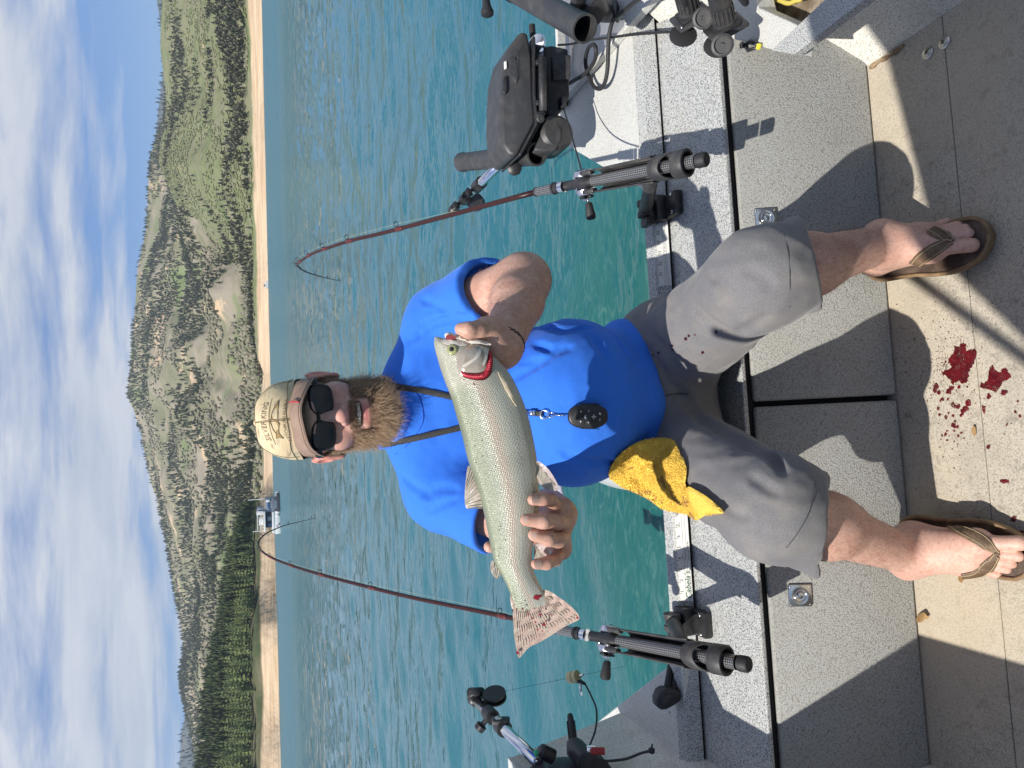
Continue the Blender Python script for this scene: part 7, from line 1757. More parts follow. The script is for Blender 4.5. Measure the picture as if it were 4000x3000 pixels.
    m = MB(); m.box(bc, (0.066, 0.050, 0.036), Matrix((EB, AB, Vector((0, 0, 1)))).transposed(), 0.006); ba = m.build('base', M_black, ho, auto=40)
    m = MB(); m.box(bf(mount_u, 0.300, ZT + 0.012), (0.060, 0.055, 0.022), Matrix((EB, AB, Vector((0, 0, 1)))).transposed(), 0.005); m.build('base_flange', M_black, ho, auto=40)
    for du in (-0.022, 0.022):
        m = MB(); m.lathe(bf(mount_u + du, 0.292, ZT + 0.023), (0, 0, 1), [(0.0052, 0), (0.0050, 0.0015), (0.0025, 0.002), (0, 0.0012)], 14); m.build('base_screw', M_bolt, ba, smooth=True)
    m = MB(); m.lathe(kn_ - EB * 0.020, EB, [(0.0, 0), (0.021, 0.0005), (0.021, 0.012), (0.018, 0.0125), (0.018, 0.0275), (0.021, 0.028), (0.021, 0.040), (0.0, 0.0405)], 24); m.build('knuckle', M_greyblack, ho, auto=40)
    m = MB(); m.tube([kn_, kn_.lerp(hp, 0.5), hp + u * 0.008], [0.017, 0.016, 0.018], 14); m.build('holder_neck', M_greyblack, ho, smooth=True)
    m = MB(); m.box(kn_ - EB * 0.034 * side_sign, (0.022, 0.034, 0.018), Matrix((EB, AB, Vector((0, 0, 1)))).transposed(), 0.004); m.lathe(kn_ - EB * 0.02 * side_sign, -EB * side_sign, [(0.008, 0), (0.008, 0.012)], 12); m.build('wing_knob', M_black, ho, auto=40)
    return ro
uMR, uML = to_b(atZ(2655, 795, ZT))[0], to_b(atZ(2790, 2445, ZT))[0]
rod([(2757, 622, 1.40), (2093, 750, 1.74), (1527, 902, 2.18), (1381, 937, 2.32), (1291, 965, 2.42), (1222, 990, 2.52), (1177, 1018, 2.60), (1161, 1034, 2.66), (1175, 1050, 2.72), (1200, 1064, 2.78), (1267, 1084, 2.86), (1332, 1098, 2.92)], 0.0009,
    'bent dark red fishing rod in the holder beside the boxy downrigger', 'silver baitcasting reel on the rod beside the boxy downrigger', 'black open rod holder on the transom rail nearest the boxy downrigger', uMR, 1, True)
rod([(2922, 2596, 1.32), (2170, 2458, 1.70), (1990, 2412, 1.84), (1600, 2332, 2.14), (1368, 2275, 2.35), (1248, 2243, 2.46), (1149, 2213, 2.57), (1069, 2182, 2.67), (1022, 2152, 2.74), (1009, 2120, 2.79), (1035, 2087, 2.84), (1077, 2066, 2.89), (1124, 2049, 2.93), (1233, 2024, 3.02)], 0.0009,
    'bent dark red fishing rod rising behind the tail of the fish', 'silver baitcasting reel on the rod behind the tail of the fish', 'black open rod holder on the transom rail below the tail of the fish', uML, 1, False)

# ================================================================== DOWNRIGGERS
VIEW = lambda p: (CAM - p).normalized()
def extrude_px(px, D, depth, name, material, parent, bevel=0.008, D_far=None):
    """solid block whose front outline is known and whose depth runs away along the water"""
    pts = [atD(x, y, D) for x, y in px]; m = MB(); m.prism(pts, Vector((0, depth, 0))); return m.build(name, material, parent, bevel=bevel, auto=50, seg=3)
z4 = lambda pts: [(1700 + x / 2.212, y / 2.212) for x, y in pts]
M_case = mat('grey_black_case', (0.038, 0.038, 0.040), 0.48, mix=[(30.0, 5.0, 0.45, 0.75, (0.085, 0.082, 0.078), 0.7)], bump=(450.0, 0.25, 3.0, 0.001))
dr = empty('downrigger', atZ(2225, 400, ZD), 'boxy black electric downrigger with rod tube and chrome boom on the corner deck', 'downrigger')
case = extrude_px(z4([(572, 820), (582, 600), (630, 410), (735, 272), (800, 272), (835, 470), (848, 800), (868, 1060), (722, 1325), (690, 1352), (636, 1328), (580, 1245), (568, 1000)]), 1.98, 0.15, 'case', M_case, dr, 0.014)
extrude_px(z4([(850, 300), (868, 320), (872, 800), (890, 1070), (745, 1345), (722, 1335), (866, 1065), (846, 800)]), 1.972, 0.165, 'case_rim', M_black, dr, 0.003)
extrude_px(z4([(868, 470), (925, 480), (935, 800), (955, 980), (900, 1090), (780, 1310), (750, 1340), (890, 1070), (874, 800)]), 1.985, 0.14, 'case_tray', M_black, dr, 0.005)
extrude_px(z4([(640, 500), (690, 470), (715, 690), (700, 720), (640, 640)]), 1.976, 0.006, 'case_panel', M_greyblack, case, 0.001)
extrude_px(z4([(585, 690), (600, 655), (618, 660), (622, 780), (608, 810), (588, 800)]), 1.972, 0.012, 'case_latch', M_black, case, 0.002)
extrude_px(z4([(598, 530), (618, 526), (620, 590), (600, 596)]), 1.975, 0.006, 'level_window', M_white, case, 0.001)
for y0 in (510, 860, 960):
    extrude_px(z4([(872, y0), (945, y0 - 4), (950, y0 + 40), (876, y0 + 44)]), 1.965, 0.02, 'clamp_lug', M_black, dr, 0.003)
m = MB(); m.lathe(atD(*z4([(910, 1025)])[0], 1.965), VIEW(atD(2110, 463, 1.97)), [(0.011, -0.004), (0.011, 0.004), (0.006, 0.005), (0.006, 0.002), (0, 0.002)], 20); m.build('pivot_bolt', M_black, dr, auto=40)
m = MB(); a, b_ = atD(*z4([(925, 500)])[0], 1.97), atD(*z4([(932, 960)])[0], 1.97); m.tube([a, b_], 0.011, 12); m.build('clamp_bar', M_greyblack, dr, smooth=True)
# spool drum bulging under the case
c = atD(*z4([(1030, 1165)])[0], 2.03); m = MB(); m.lathe(c + Vector((0, -0.03, 0)), (0, 1, 0), [(0.0, 0), (0.040, 0.002), (0.050, 0.012), (0.052, 0.085), (0.04, 0.095), (0, 0.096)], 30); m.build('spool_drum', M_case, dr, auto=40)
extrude_px(z4([(955, 1040), (1000, 1030), (1060, 1050), (1095, 1110), (1098, 1200), (1050, 1300), (960, 1310), (850, 1300), (900, 1180)]), 2.0, 0.10, 'spool_guard', M_case, dr, 0.008)
extrude_px(z4([(940, 400), (1010, 390), (1150, 420), (1165, 830), (1120, 930), (1050, 1010), (960, 1000), (945, 800)]), 2.03, 0.10, 'swivel_base', M_black, dr, 0.006)
extrude_px(z4([(1010, 480), (1175, 470), (1175, 680), (1015, 690)]), 2.02, 0.03, 'base_bracket', M_greyblack, dr, 0.004)
extrude_px(z4([(1085, 830), (1135, 835), (1138, 920), (1090, 930)]), 2.01, 0.03, 'base_lug', M_black, dr, 0.003)
p = [atZ(2180, 420, ZD), atZ(2235, 405, ZD), atZ(2240, 300, ZD), atZ(2190, 280, ZD)]
m = MB(); m.prism([q + Vector((0, 0.02, 0.004)) for q in p], (0, 0, 0.03)); m.build('base_plate', M_black, dr, bevel=0.004, auto=40)
# handle disc and crank grip on the outboard end
m = MB(); c = atD(*z4([(885, 400)])[0], 2.02); m.lathe(c, Vector((0.1, -0.5, 0.85)), [(0.0, 0), (0.030, 0.001), (0.034, 0.006), (0.030, 0.011), (0, 0.014)], 28); m.build('chrome_disc', M_chrome, dr, auto=40)
m = MB(); a, b_ = atD(*z4([(845, 340)])[0], 2.04), atD(*z4([(835, 215)])[0], 2.04); m.tube([a.lerp(b_, t) for t in np.linspace(0, 1, 13)], [0.0085 + 0.0013 * (i % 2) for i in range(13)], 12); m.build('crank_grip', M_rubber, dr, auto=70)
V, F = text_mesh('CANNON', 0.016); c = atD(*z4([(702, 560)])[0], 1.9745); m = MB(); m.add([c + IR * (v.x) + IU * v.y * 1.0 for v in V], F); m.build('maker_name', mat('embossed_case', (0.07, 0.07, 0.072), 0.35), case)
# rod tube and boom
def hollow_tube(a, b, r0, ri, name, material, parent, n=28):
    d = (b - a).normalized(); m = MB(); Ln = (b - a).length
    m.lathe(a, d, [(ri, 0.004), (ri, 0.0), (r0 * 1.08, 0.0), (r0 * 1.08, 0.014), (r0, 0.018), (r0, Ln - 0.02), (r0 * 1.05, Ln - 0.018), (r0 * 1.05, Ln), (ri, Ln), (ri, Ln - 0.1), (0.0, Ln - 0.1)], n); return m.build(name, material, parent, auto=40)
hollow_tube(atD(1806, 634, 2.52), atD(2098, 603, 2.02), 0.031, 0.027, 'rod_tube', M_case, dr)
ba_, bb_ = atD(1965, 628, 2.22), atD(1771, 822, 2.75)
m = MB(); m.tube([ba_, bb_], 0.0150, 18); m.build('boom', M_chrome, dr, smooth=True)
bd = (bb_ - ba_).normalized()
for px, w in (((1882, 700), 0.03), ((1827, 755), 0.024)):
    t = (Vector(atD(*px, 2.4)) - ba_).dot(bd); c = ba_ + bd * ((px[0] - 1965) / (1771 - 1965)) * (bb_ - ba_).length; m = MB(); m.lathe(c - bd * w, bd, [(0.0155, 0), (0.021, 0.002), (0.021, 2 * w - 0.002), (0.0155, 2 * w)], 20); m.build('boom_collar', M_black, dr, auto=40)
    kd = (IU * 0.8 - IR * 0.6).normalized(); m = MB(); m.tube([c, c + kd * 0.040], 0.007, 10); m.lathe(c + kd * 0.036, kd, [(0.014, 0), (0.016, 0.003), (0.014, 0.016), (0.0, 0.017)], 8); m.build('boom_knob', M_black, dr, auto=40)
c = atD(1858, 790, 2.70); ax = (IR * 0.1 + IU * 0.25 - _F * 0.95).normalized(); m = MB(); m.lathe(c - ax * 0.012, ax, [(0.012, 0), (0.033, 0.0), (0.033, 0.005), (0.024, 0.008), (0.024, 0.015), (0.033, 0.018), (0.033, 0.023), (0.012, 0.023)], 28); m.build('pulley', M_black, dr, auto=40)
m = MB(); m.tube([bb_ - bd * 0.03, bb_ + bd * 0.01, bb_ + bd * 0.03], [0.02, 0.02, 0.012], 14); m.build('boom_end', M_black, dr, smooth=True)
kn2 = atD(2010, 657, 2.1); m = MB(); m.lathe(kn2, VIEW(kn2), [(0.015, -0.02), (0.015, 0.0), (0.022, 0.001), (0.022, 0.018), (0.016, 0.022), (0, 0.022)], 8); m.build('tube_knob', M_black, dr, auto=40)

# second rod tube, leaning over the corner
rt = empty('rod_tube_holder', atZ(2380, 60, ZD), 'upright black rod tube with open end above the starboard corner deck', 'rod holder')
hollow_tube(atD(2000, -45, 1.95), atD(2285, 113, 1.66), 0.0315, 0.028, 'tube', M_case, rt)
td = (atD(2285, 113, 1.66) - atD(2000, -45, 1.95)).normalized()
tc_ = atD(2300, 40, 1.75); m = MB(); m.lathe(tc_, (0.5, -0.3, 0.8), [(0.0, -0.03), (0.040, -0.028), (0.044, 0.0), (0.040, 0.02), (0.0, 0.022)], 24); m.build('tilt_gear', M_black, rt, auto=40)
m = MB(); m.tube([tc_, atZ(2385, 40, ZD)], [0.026, 0.032], 16); m.build('post', M_case, rt, smooth=True)
m = MB(); m.box(atD(2255, 20, 1.73), (0.05, 0.03, 0.03), frame3(td), 0.006); m.build('tube_clamp', M_black, rt, auto=40)
# crank knob of a stowed reel hanging into view
rk = empty('stowed_reel', atD(1880, -60, 1.9), 'dark crank knob of a stowed reel hanging beside the rod tube', 'reel')
kd = (atD(1905, 62, 1.9) - atD(1898, -10, 1.9)).normalized()
m = MB(); m.lathe(atD(1898, -6, 1.9), kd, [(0.0085, 0), (0.010, 0.004), (0.0115, 0.02), (0.0175, 0.036), (0.0165, 0.044), (0.008, 0.049), (0, 0.0495)], 20); m.build('crank_knob', M_rubber, rk, auto=40)
m = MB(); m.tube([atD(1898, -2, 1.9), atD(1890, -60, 1.9), atD(1840, -90, 1.92)], [0.005, 0.004, 0.005], 8); m.build('crank_arm', M_chrome, rk, smooth=True)
m = MB(); m.tube([atD(1700, -220, 2.22), atD(1990, -50, 1.955), atD(2150, 38, 1.80)], [0.010, 0.013, 0.013], 14); m.build('rod_handle', M_rubber, rk, smooth=True)
m = MB(); m.lathe(atD(1830, -110, 1.93), (0.3, -0.9, 0.2), [(0, -0.02), (0.03, -0.018), (0.032, 0.0), (0.03, 0.02), (0, 0.022)], 24); m.build('side_plate', M_silver, rk, auto=40)

# left downrigger (mostly outside the frame)
zb = lambda x, y: (1800 + x / 2.765, 2500 + y / 2.765)
dl = empty('downrigger', atZ(2330, 2960, ZD), 'dark downrigger with green button and chrome boom over the port corner deck', 'downrigger')
b0, b1 = atD(*zb(830, 1320), 1.78), atD(*zb(150, 640), 2.25); bd = (b1 - b0).normalized()
m = MB(); m.tube([b0, b1], 0.0150, 18); m.build('boom', M_chrome, dl, smooth=True)
def along(x): t = (x - 830) / (150 - 830); return b0.lerp(b1, t)
for x, w, rr in ((350, 0.026, 0.0215), (490, 0.020, 0.023)):
    c = along(x); m = MB(); m.lathe(c - bd * w, bd, [(0.0155, 0), (rr, 0.002), (rr, 2 * w - 0.002), (0.0155, 2 * w)], 20); m.build('boom_collar', M_black, dl, auto=40)
c = along(350); kd = (-IR * 0.75 + IU * 0.6).normalized(); m = MB(); m.tube([c, c + kd * 0.042], 0.008, 10); m.lathe(c + kd * 0.038, kd, [(0.012, 0), (0.017, 0.002), (0.016, 0.017), (0.0, 0.018)], 9); m.build('boom_knob', M_black, dl, auto=40)
c = along(490); m = MB(); m.box(c + IR * 0.018 + IU * 0.004, (0.014, 0.034, 0.050), Matrix((IR, _F, IU)).transposed(), 0.005); m.build('line_guide_block', M_case, dl, auto=40)
m = MB(); m.lathe(c + IR * 0.024 + IU * 0.012, IR, [(0.009, 0), (0.011, 0.002), (0.006, 0.006), (0, 0.006)], 14); m.build('guide_eye', M_bolt, dl, auto=40)
e = along(135); m = MB(); m.tube([along(175), e, e + IR * 0.012 + IU * 0.005, atD(*zb(230, 575), 2.24)], [0.019, 0.022, 0.022, 0.018], 14); m.build('boom_end', M_black, dl, smooth=True)
c = atD(*zb(365, 605), 2.22); ax = (IR * 0.95 - _F * 0.25 + IU * 0.12).normalized(); m = MB(); m.lathe(c - ax * 0.012, ax, [(0.008, 0), (0.036, 0.0), (0.037, 0.005), (0.026, 0.008), (0.026, 0.016), (0.037, 0.019), (0.036, 0.024), (0.008, 0.024)], 30); m.build('pulley', M_black, dl, auto=40)
bc_ = atD(*zb(990, 1420), 1.74); m = MB(); m.lathe(bc_ + Vector((-0.05, 0, 0)), (1, 0.15, 0.25), [(0.0, -0.03), (0.085, -0.026), (0.092, 0.01), (0.085, 0.040), (0.05, 0.055), (0.0, 0.058)], 36); m.build('spool_housing', M_case, dl, auto=30)
c = atD(*zb(865, 1200), 1.75); m = MB(); m.lathe(c, (IR * 0.5 + IU * 0.85 - _F * 0.2).normalized(), [(0.018, -0.035), (0.018, 0), (0.012, 0.006), (0, 0.007)], 18); m.build('switch_boss', M_black, dl, auto=40)
c = atD(*zb(815, 1222), 1.735); m = MB(); m.lathe(c, (-IR * 0.1 + IU * 0.95 - _F * 0.3).normalized(), [(0.0075, -0.003), (0.008, 0.002), (0.006, 0.005), (0, 0.0055)], 16); m.build('green_button', mat('green_button', (0.02, 0.42, 0.20), 0.35), dl, smooth=True)
a, b_ = atD(*zb(1180, 810), 1.86), atD(*zb(1230, 1250), 1.74); dd_ = (b_ - a); sd2 = dd_.cross(VIEW(a)).normalized(); m = MB(); m.tube([a, a + dd_ * 0.08, b_], [0.007, 0.0085, 0.0085], 10); rk_ = m.build('ratchet_strap', M_rubber, dl, smooth=True)
for i in range(14):
    t = 0.20 + 0.055 * i; m = MB(); m.box(a + dd_ * t, (0.022, 0.005, 0.010), Matrix((sd2, dd_.normalized(), sd2.cross(dd_.normalized()))).transposed(), 0.001); m.build('ratchet_tooth', M_rubber, rk_)
p = atD(*zb(1440, 1330), 1.70); extrude_px([zb(*q) for q in ((1320, 1215), (1400, 1205), (1455, 1240), (1500, 1290), (1580, 1310), (1660, 1420), (1280, 1420), (1275, 1260))], 1.70, 0.08, 'base_block', M_black, dl, 0.006)
p = atD(*zb(1480, 1200), 1.69); m = MB(); m.lathe(p + IU * 0.018, -IU, [(0.0, 0), (0.0085, 0.002), (0.0085, 0.034)], 16); m.build('red_plug', mat('red_plastic', (0.30, 0.02, 0.02), 0.4), dl, auto=40)
p = atD(*zb(1360, 1180), 1.71); m = MB(); m.lathe(p, -IU, [(0.009, 0), (0.009, 0.02)], 12); m.build('steel_post', M_chrome, dl, auto=40)
pts = spline([atD(*zb(x, y), D) for x, y, D in ((1450, 1305, 1.70), (1560, 1308, 1.70), (1680, 1300, 1.69), (1800, 1280, 1.68), (1940, 1225, 1.67), (2060, 1195, 1.66))], 24); m = MB(); m.tube(pts, 0.0033, 8); m.lathe(pts[-1], IR, [(0, -0.008), (0.0075, -0.004), (0.0075, 0.004), (0, 0.008)], 14); m.tube([pts[-1], atD(*zb(2068, 1125), 1.66)], [0.003, 0.0022], 6); m.build('cord_tail', M_rubber, dl, smooth=True)
# trolling line, bead stop and release clip under the left boom
rl_ = empty('line_release', atD(2250, 2640, 2.05), 'cream bead stop and release clip on the line below the port boom', 'clip')
m = MB(); m.tube([atD(1977, 2699, 2.22), atD(2223, 2648, 2.06)], 0.0005, 5); m.tube([atD(2255, 2640, 2.04), atD(2299, 2632, 2.02), atZ(2440, 2603, WZ)], 0.0005, 5); m.build('wire', M_ink, rl_)
ax = (atD(2300, 2632, 2.02) - atD(2223, 2648, 2.06)).normalized(); c = atD(2222, 2648, 2.06); m = MB(); m.lathe(c, ax, [(0.003, 0), (0.0155, 0.0005), (0.0165, 0.003), (0.0165, 0.016), (0.0135, 0.0175), (0.0135, 0.0205), (0.0165, 0.022), (0.0165, 0.032), (0.003, 0.033)], 24); m.build('bead', mat('cream_plastic', (0.62, 0.52, 0.28), 0.4), rl_, auto=40)
m = MB(); m.lathe(c + ax * 0.038, ax, [(0.003, 0), (0.004, 0.001), (0.004, 0.014), (0.003, 0.015)], 10); m.build('crimp_sleeve', M_chrome, rl_)
q = atD(2268, 2662, 2.03); m = MB(); m.tube([c + ax * 0.019 - IR * 0.015, q, atD(2286, 2672, 2.02)], [0.003, 0.0055, 0.004], 10); m.build('swivel', M_rubber, rl_, smooth=True)
m = MB(); m.tube([q, atD(2266, 2690, 2.02), atD(2272, 2716, 2.02)], [0.003, 0.0042, 0.003], 8); m.build('snap', M_chrome, rl_, smooth=True)
pts = spline([atD(2286, 2672, 2.02), atD(2310, 2720, 1.98), atD(2330, 2775, 1.92), atD(2326, 2850, 1.84), atD(2300, 2920, 1.76), atD(2290, 2950, 1.74)], 30); m = MB(); m.tube(pts, 0.0026, 8); m.build('bungee', M_rubber, rl_, smooth=True)
# black strap bundle hanging by the port end of the rail
sbn = empty('motor_strap', atZ(2640, 2640, ZT), 'bundle of black hoses and buckle behind the transom rail on the port side', 'hose')
for k in range(3):
    off = (k - 1) * 26; pts = spline([atD(2648 + off * 0.9, 2575, 1.80), atD(2640 + off, 2640, 1.755), atD(2630 + off, 2690, 1.735), atD(2606 + off * 0.7, 2735, 1.725)], 14); m = MB(); m.tube(pts, 0.0085, 10); m.build('hose', M_rubber, sbn, smooth=True)
zq = lambda pts: [(1700 + x / 1.7015, 2300 + y / 1.7015) for x, y in pts]
p = atD(2592, 2752, 1.72); extrude_px(zq([(1498, 690), (1530, 668), (1600, 672), (1640, 700), (1640, 745), (1600, 775), (1545, 806), (1505, 812), (1478, 785), (1478, 740)]), 1.71, 0.03, 'buckle', M_black, sbn, 0.006)
extrude_px(zq([(1515, 720), (1560, 705), (1580, 720), (1545, 765), (1512, 785)]), 1.706, 0.01, 'buckle_tongue', M_greyblack, sbn, 0.003)
m = MB(); m.lathe(p + IR * -0.012 - _F * 0.016 + IU * -0.01, -_F, [(0.004, 0), (0.003, 0.002), (0, 0.002)], 10); m.build('buckle_rivet', M_bolt, sbn)

# ================================================================== STARBOARD FITTINGS
def socket(cx, cy, D, pd, label, capdir):
    c = atD(cx, cy, D); f_ = pd.normalized(); Mx = frame3(f_, (0, 0, 1)); so = empty('deck_socket', c, label, 'socket', 'sockets on the starboard ledge')
    m = MB(); m.box(c, (0.066, 0.078, 0.010), Mx, 0.005); m.build('flange', M_greyblack, so, auto=40)
    m = MB(); m.box(c + f_ * 0.008, (0.050, 0.056, 0.010), Mx, 0.006); m.build('gasket', M_rubber, so, auto=40)
    for dx, dy in ((-0.026, 0.031), (0.026, -0.031)):
        m = MB(); m.lathe(c + Mx @ Vector((dx, dy, 0.005)), f_, [(0.0045, 0), (0.004, 0.002), (0, 0.0025)], 12); m.build('flange_screw', M_bolt, so, smooth=True)
    pl_ = empty('plug', c) if False else None
    m = MB(); prof = [(0.021, 0.010), (0.0235, 0.013), (0.0235, 0.018)]
    m.lathe(c, f_, [(0.020, 0.008), (0.0245, 0.010), (0.0245, 0.016), (0.0215, 0.018), (0.0215, 0.052), (0.0225, 0.054), (0.0225, 0.098), (0.019, 0.102), (0.012, 0.104), (0.0105, 0.118), (0.0, 0.119)], 28); pg = m.build('plug', M_greyblack, so, auto=40)
    for k in range(16):
        w = 2 * math.pi * k / 16; m = MB(); m.box(c + f_ * 0.035 + Mx @ Vector((math.cos(w) * 0.0215, math.sin(w) * 0.0215, 0)), (0.004, 0.004, 0.030), Mx @ Matrix.Rotation(w, 3, 'Z'), 0.001); m.build('plug_rib', M_greyblack, pg)
    cc_ = atD(*capdir, D - 0.04); cn_ = VIEW(cc_); m = MB(); m.lathe(cc_, cn_, [(0.0, -0.004), (0.021, -0.004), (0.0225, 0.0), (0.0225, 0.004), (0.0185, 0.006), (0.0165, 0.006), (0.0160, 0.001), (0.0, 0.001)], 28); m.build('dust_cap', M_greyblack, so, auto=40)
    m = MB(); m.tube([c + (cc_ - c) * 0.35, c.lerp(cc_, 0.7), cc_], [0.006, 0.0055, 0.006], 8); m.build('cap_leash', M_rubber, so, smooth=True)
    fl = c + Mx @ Vector((0, 0, -0.006)); m = MB(); tq = atD(cx - 30, cy + 70, D + 0.01); m.prism([tq + IR * 0.024 * math.cos(w) + IU * 0.030 * math.sin(w) * 1.0 for w in np.linspace(0, 6.283, 20, endpoint=False)], _F * 0.006); m.build('rubber_flap', M_rubber, so, bevel=0.001, auto=40)
    return c + f_ * 0.118, f_
pd = (IR * 0.52 + IU * 0.42 - _F * 0.75)
e1, f1 = socket(2700, 66, 1.52, pd, 'black round plug and flange next to the knotted cord', (2748, 70))
e2, f2 = socket(2835, 108, 1.48, pd, 'black round plug and flange with its cap hanging over the bench gap', (2822, 176))
cb_ = empty('power_cable', atZ(2400, 150, ZD), 'thick black power cable looping over the starboard corner deck to the downrigger', 'cable')
cp = [(1780, -30, .20), (1720, 20, .12), (1600, 120, .07), (1540, 170, .05), (1505, 290, .045), (1495, 430, .04), (1490, 580, .035), (1470, 700, .03), (1430, 765, .025), (1370, 745, .02), (1320, 640, .022), (1298, 530, .03), (1320, 420, .045), (1365, 385, .055), (1390, 430, .055), (1375, 530, .045), (1290, 640, .045), (1180, 705, .05), (1070, 770, .07), (960, 810, .09)]
m = MB(); m.tube(spline([atZ(1700 + x / 2.212, y / 2.212, ZD + z) for x, y, z in cp], 110), 0.0058, 10); m.build('cable', M_rubber, cb_, smooth=True)
m = MB(); m.tube([atZ(1700 + 1545 / 2.212, 20, ZD + .05), atZ(1700 + 1555 / 2.212, 66, ZD + .06), atZ(1700 + 1575 / 2.212, 80, ZD + .03)], 0.006, 8); m.build('cable_tie', M_black, cb_, smooth=True)
for en, fd, tgt in ((e1, f1, (2640, -60)), (e2, f2, (2870, -60))):
    m = MB(); m.tube(spline([en - fd * 0.02, en + fd * 0.03, atD(tgt[0] + 40, tgt[1] + 70, 1.34), atD(*tgt, 1.30)], 16), 0.0065, 10); m.build('plug_cord', M_rubber, cb_, smooth=True)
kc = empty('knotted_cord', atZ(2460, 136, ZD), 'thin braided cord with a knot running from the downrigger to the plugs', 'cord')
pts = spline([atZ(2179, 176, ZD + .05), atZ(2230, 172, ZD + .03), atZ(2288, 158, ZD + .035), atZ(2380, 147, ZD + .03), atZ(2468, 136, ZD + .025), atZ(2560, 128, ZD + .02), atD(2652, 122, 1.56)], 50); m = MB(); m.tube(pts, [0.0030 + 0.0005 * (i % 2) for i in range(50)], 8); m.build('cord', M_rubber, kc, smooth=True)
k_ = pts[-1]; rr2 = random.Random(2); m = MB(); m.tube([k_ + Vector((0.008 * math.cos(w * 2), 0.006 * math.sin(w * 3), 0.008 * math.sin(w * 2 + 1))) for w in np.linspace(0, 6.28, 40)], 0.0035, 7, caps=False); m.build('knot', M_rubber, kc, smooth=True)
dc = empty('downrigger_cable', atD(2240, 540, 1.9), 'slack black cable from the downrigger base to the starboard rod', 'cable')
m = MB(); m.tube(spline([atD(2202, 425, 2.02), atD(2225, 500, 1.98), atD(2246, 575, 1.90), atD(2262, 630, 1.80), atD(2273, 672, 1.70)], 24), 0.0022, 7); m.build('cable', M_rubber, dc, smooth=True)
rc2 = empty('release_clip', atD(2930, 178, 1.42), 'small black line release clip with yellow tip on the starboard ledge', 'clip')
p0, p1_ = atZ(2898, 176, ZS + .008), atZ(2966, 182, ZS + .008); dv = (p1_ - p0).normalized(); sv = dv.cross(Vector((0, 0, 1))).normalized()
m = MB(); m.tube(ringpts(p0, 0.006, dv, sv, 14), 0.0016, 6, caps=False); m.tube([p0 + dv * 0.006, p0 + dv * 0.014], 0.0058, 10); m.build('clip_eye', M_black, rc2, smooth=True)
for sg in (-1, 1): m = MB(); m.tube([p0 + dv * 0.012, p0.lerp(p1_, 0.45) + sv * sg * 0.009, p1_ - dv * 0.006 + sv * sg * 0.002], [0.0045, 0.0042, 0.0035], 8); m.build('clip_arm', M_black, rc2, smooth=True)
m = MB(); m.box(p1_ - dv * 0.002, (0.008, 0.012, 0.008), Matrix((dv, sv, Vector((0, 0, 1)))).transposed(), 0.0015); m.build('yellow_tip', mat('yellow_plastic', (0.70, 0.62, 0.05), 0.4), rc2, auto=40)
yr = empty('yellow_rope', atZ(3090, 20, 0.22), 'coil of yellow rope in the rusty starboard side tray', 'rope')
m = MB(); m.tube([atZ(3080 + 50 * math.cos(w), -12 + 22 * math.sin(w) + 3 * math.sin(5 * w), 0.225 + 0.004 * (w / 6.28)) for w in np.linspace(0, 18.8, 90)], 0.005, 8); m.build('rope_coil', mat('yellow_rope', (0.55, 0.45, 0.10), 0.7, bump=(300.0, 0.5, 2.0, 0.002)), yr, smooth=True)

# ================================================================== OUTBOARD MOTOR
om = empty('outboard_motor', (-0.10, 2.05, WZ), 'light grey outboard motor behind the angler at the transom', 'outboard motor')
M_cowl = mat('grey_white_cowling', (0.46, 0.48, 0.47), 0.35, mix=[(10.0, 4.0, 0.4, 0.7, (0.38, 0.40, 0.39), 0.6)])
xl = atY(2300, 1927, 2.0).x
cw = s_union([(s_ell((xl + 0.205, 2.05, 0.26), (0.19, 0.22, 0.16)), 0.05), (s_cap((xl + 0.09, 1.96, 0.20), (xl + 0.09, 2.15, 0.20), 0.090, 0.085), 0.06), (s_cap((xl + 0.30, 1.96, 0.20), (xl + 0.30, 2.15, 0.20), 0.090, 0.085), 0.06), (s_cap((xl + 0.09, 2.0, 0.12), (xl + 0.30, 2.0, 0.12), 0.09, 0.09), 0.06)])
V, F = sdf_mesh(cw, (xl - 0.06, 1.78, -0.02), (xl + 0.48, 2.32, 0.46), 0.011); obj('cowling', np_mesh('cowling', V, F), M_cowl, om, smooth=True)
m = MB(); m.tube([(xl + 0.19, 2.05, 0.10), (xl + 0.19, 2.06, -0.10), (xl + 0.19, 2.09, -0.55)], [0.12, 0.09, 0.06], 16); m.build('midsection', M_cowl, om, smooth=True)
m = MB(); m.box((xl + 0.19, 1.86, 0.10), (0.20, 0.14, 0.22), None, 0.02); m.build('clamp_bracket', M_black, om, auto=40)
m = MB(); m.tube([(xl + 0.19, 1.93, -0.55), (xl + 0.19, 2.10, -0.56), (xl + 0.19, 2.24, -0.55)], [0.02, 0.055, 0.02], 14); m.build('gearcase', M_cowl, om, smooth=True)
a = atD(2190, 1935, 1.98); m = MB(); m.prism([atD(2160, 1928, 1.98), atD(2196, 1922, 1.98), atD(2206, 1944, 1.98), atD(2170, 1962, 1.98)], Vector((0.05, 0.02, 0))); m.build('handle_grip', mat('white_blue_plastic', (0.62, 0.64, 0.72), 0.4), om, bevel=0.006, auto=40)

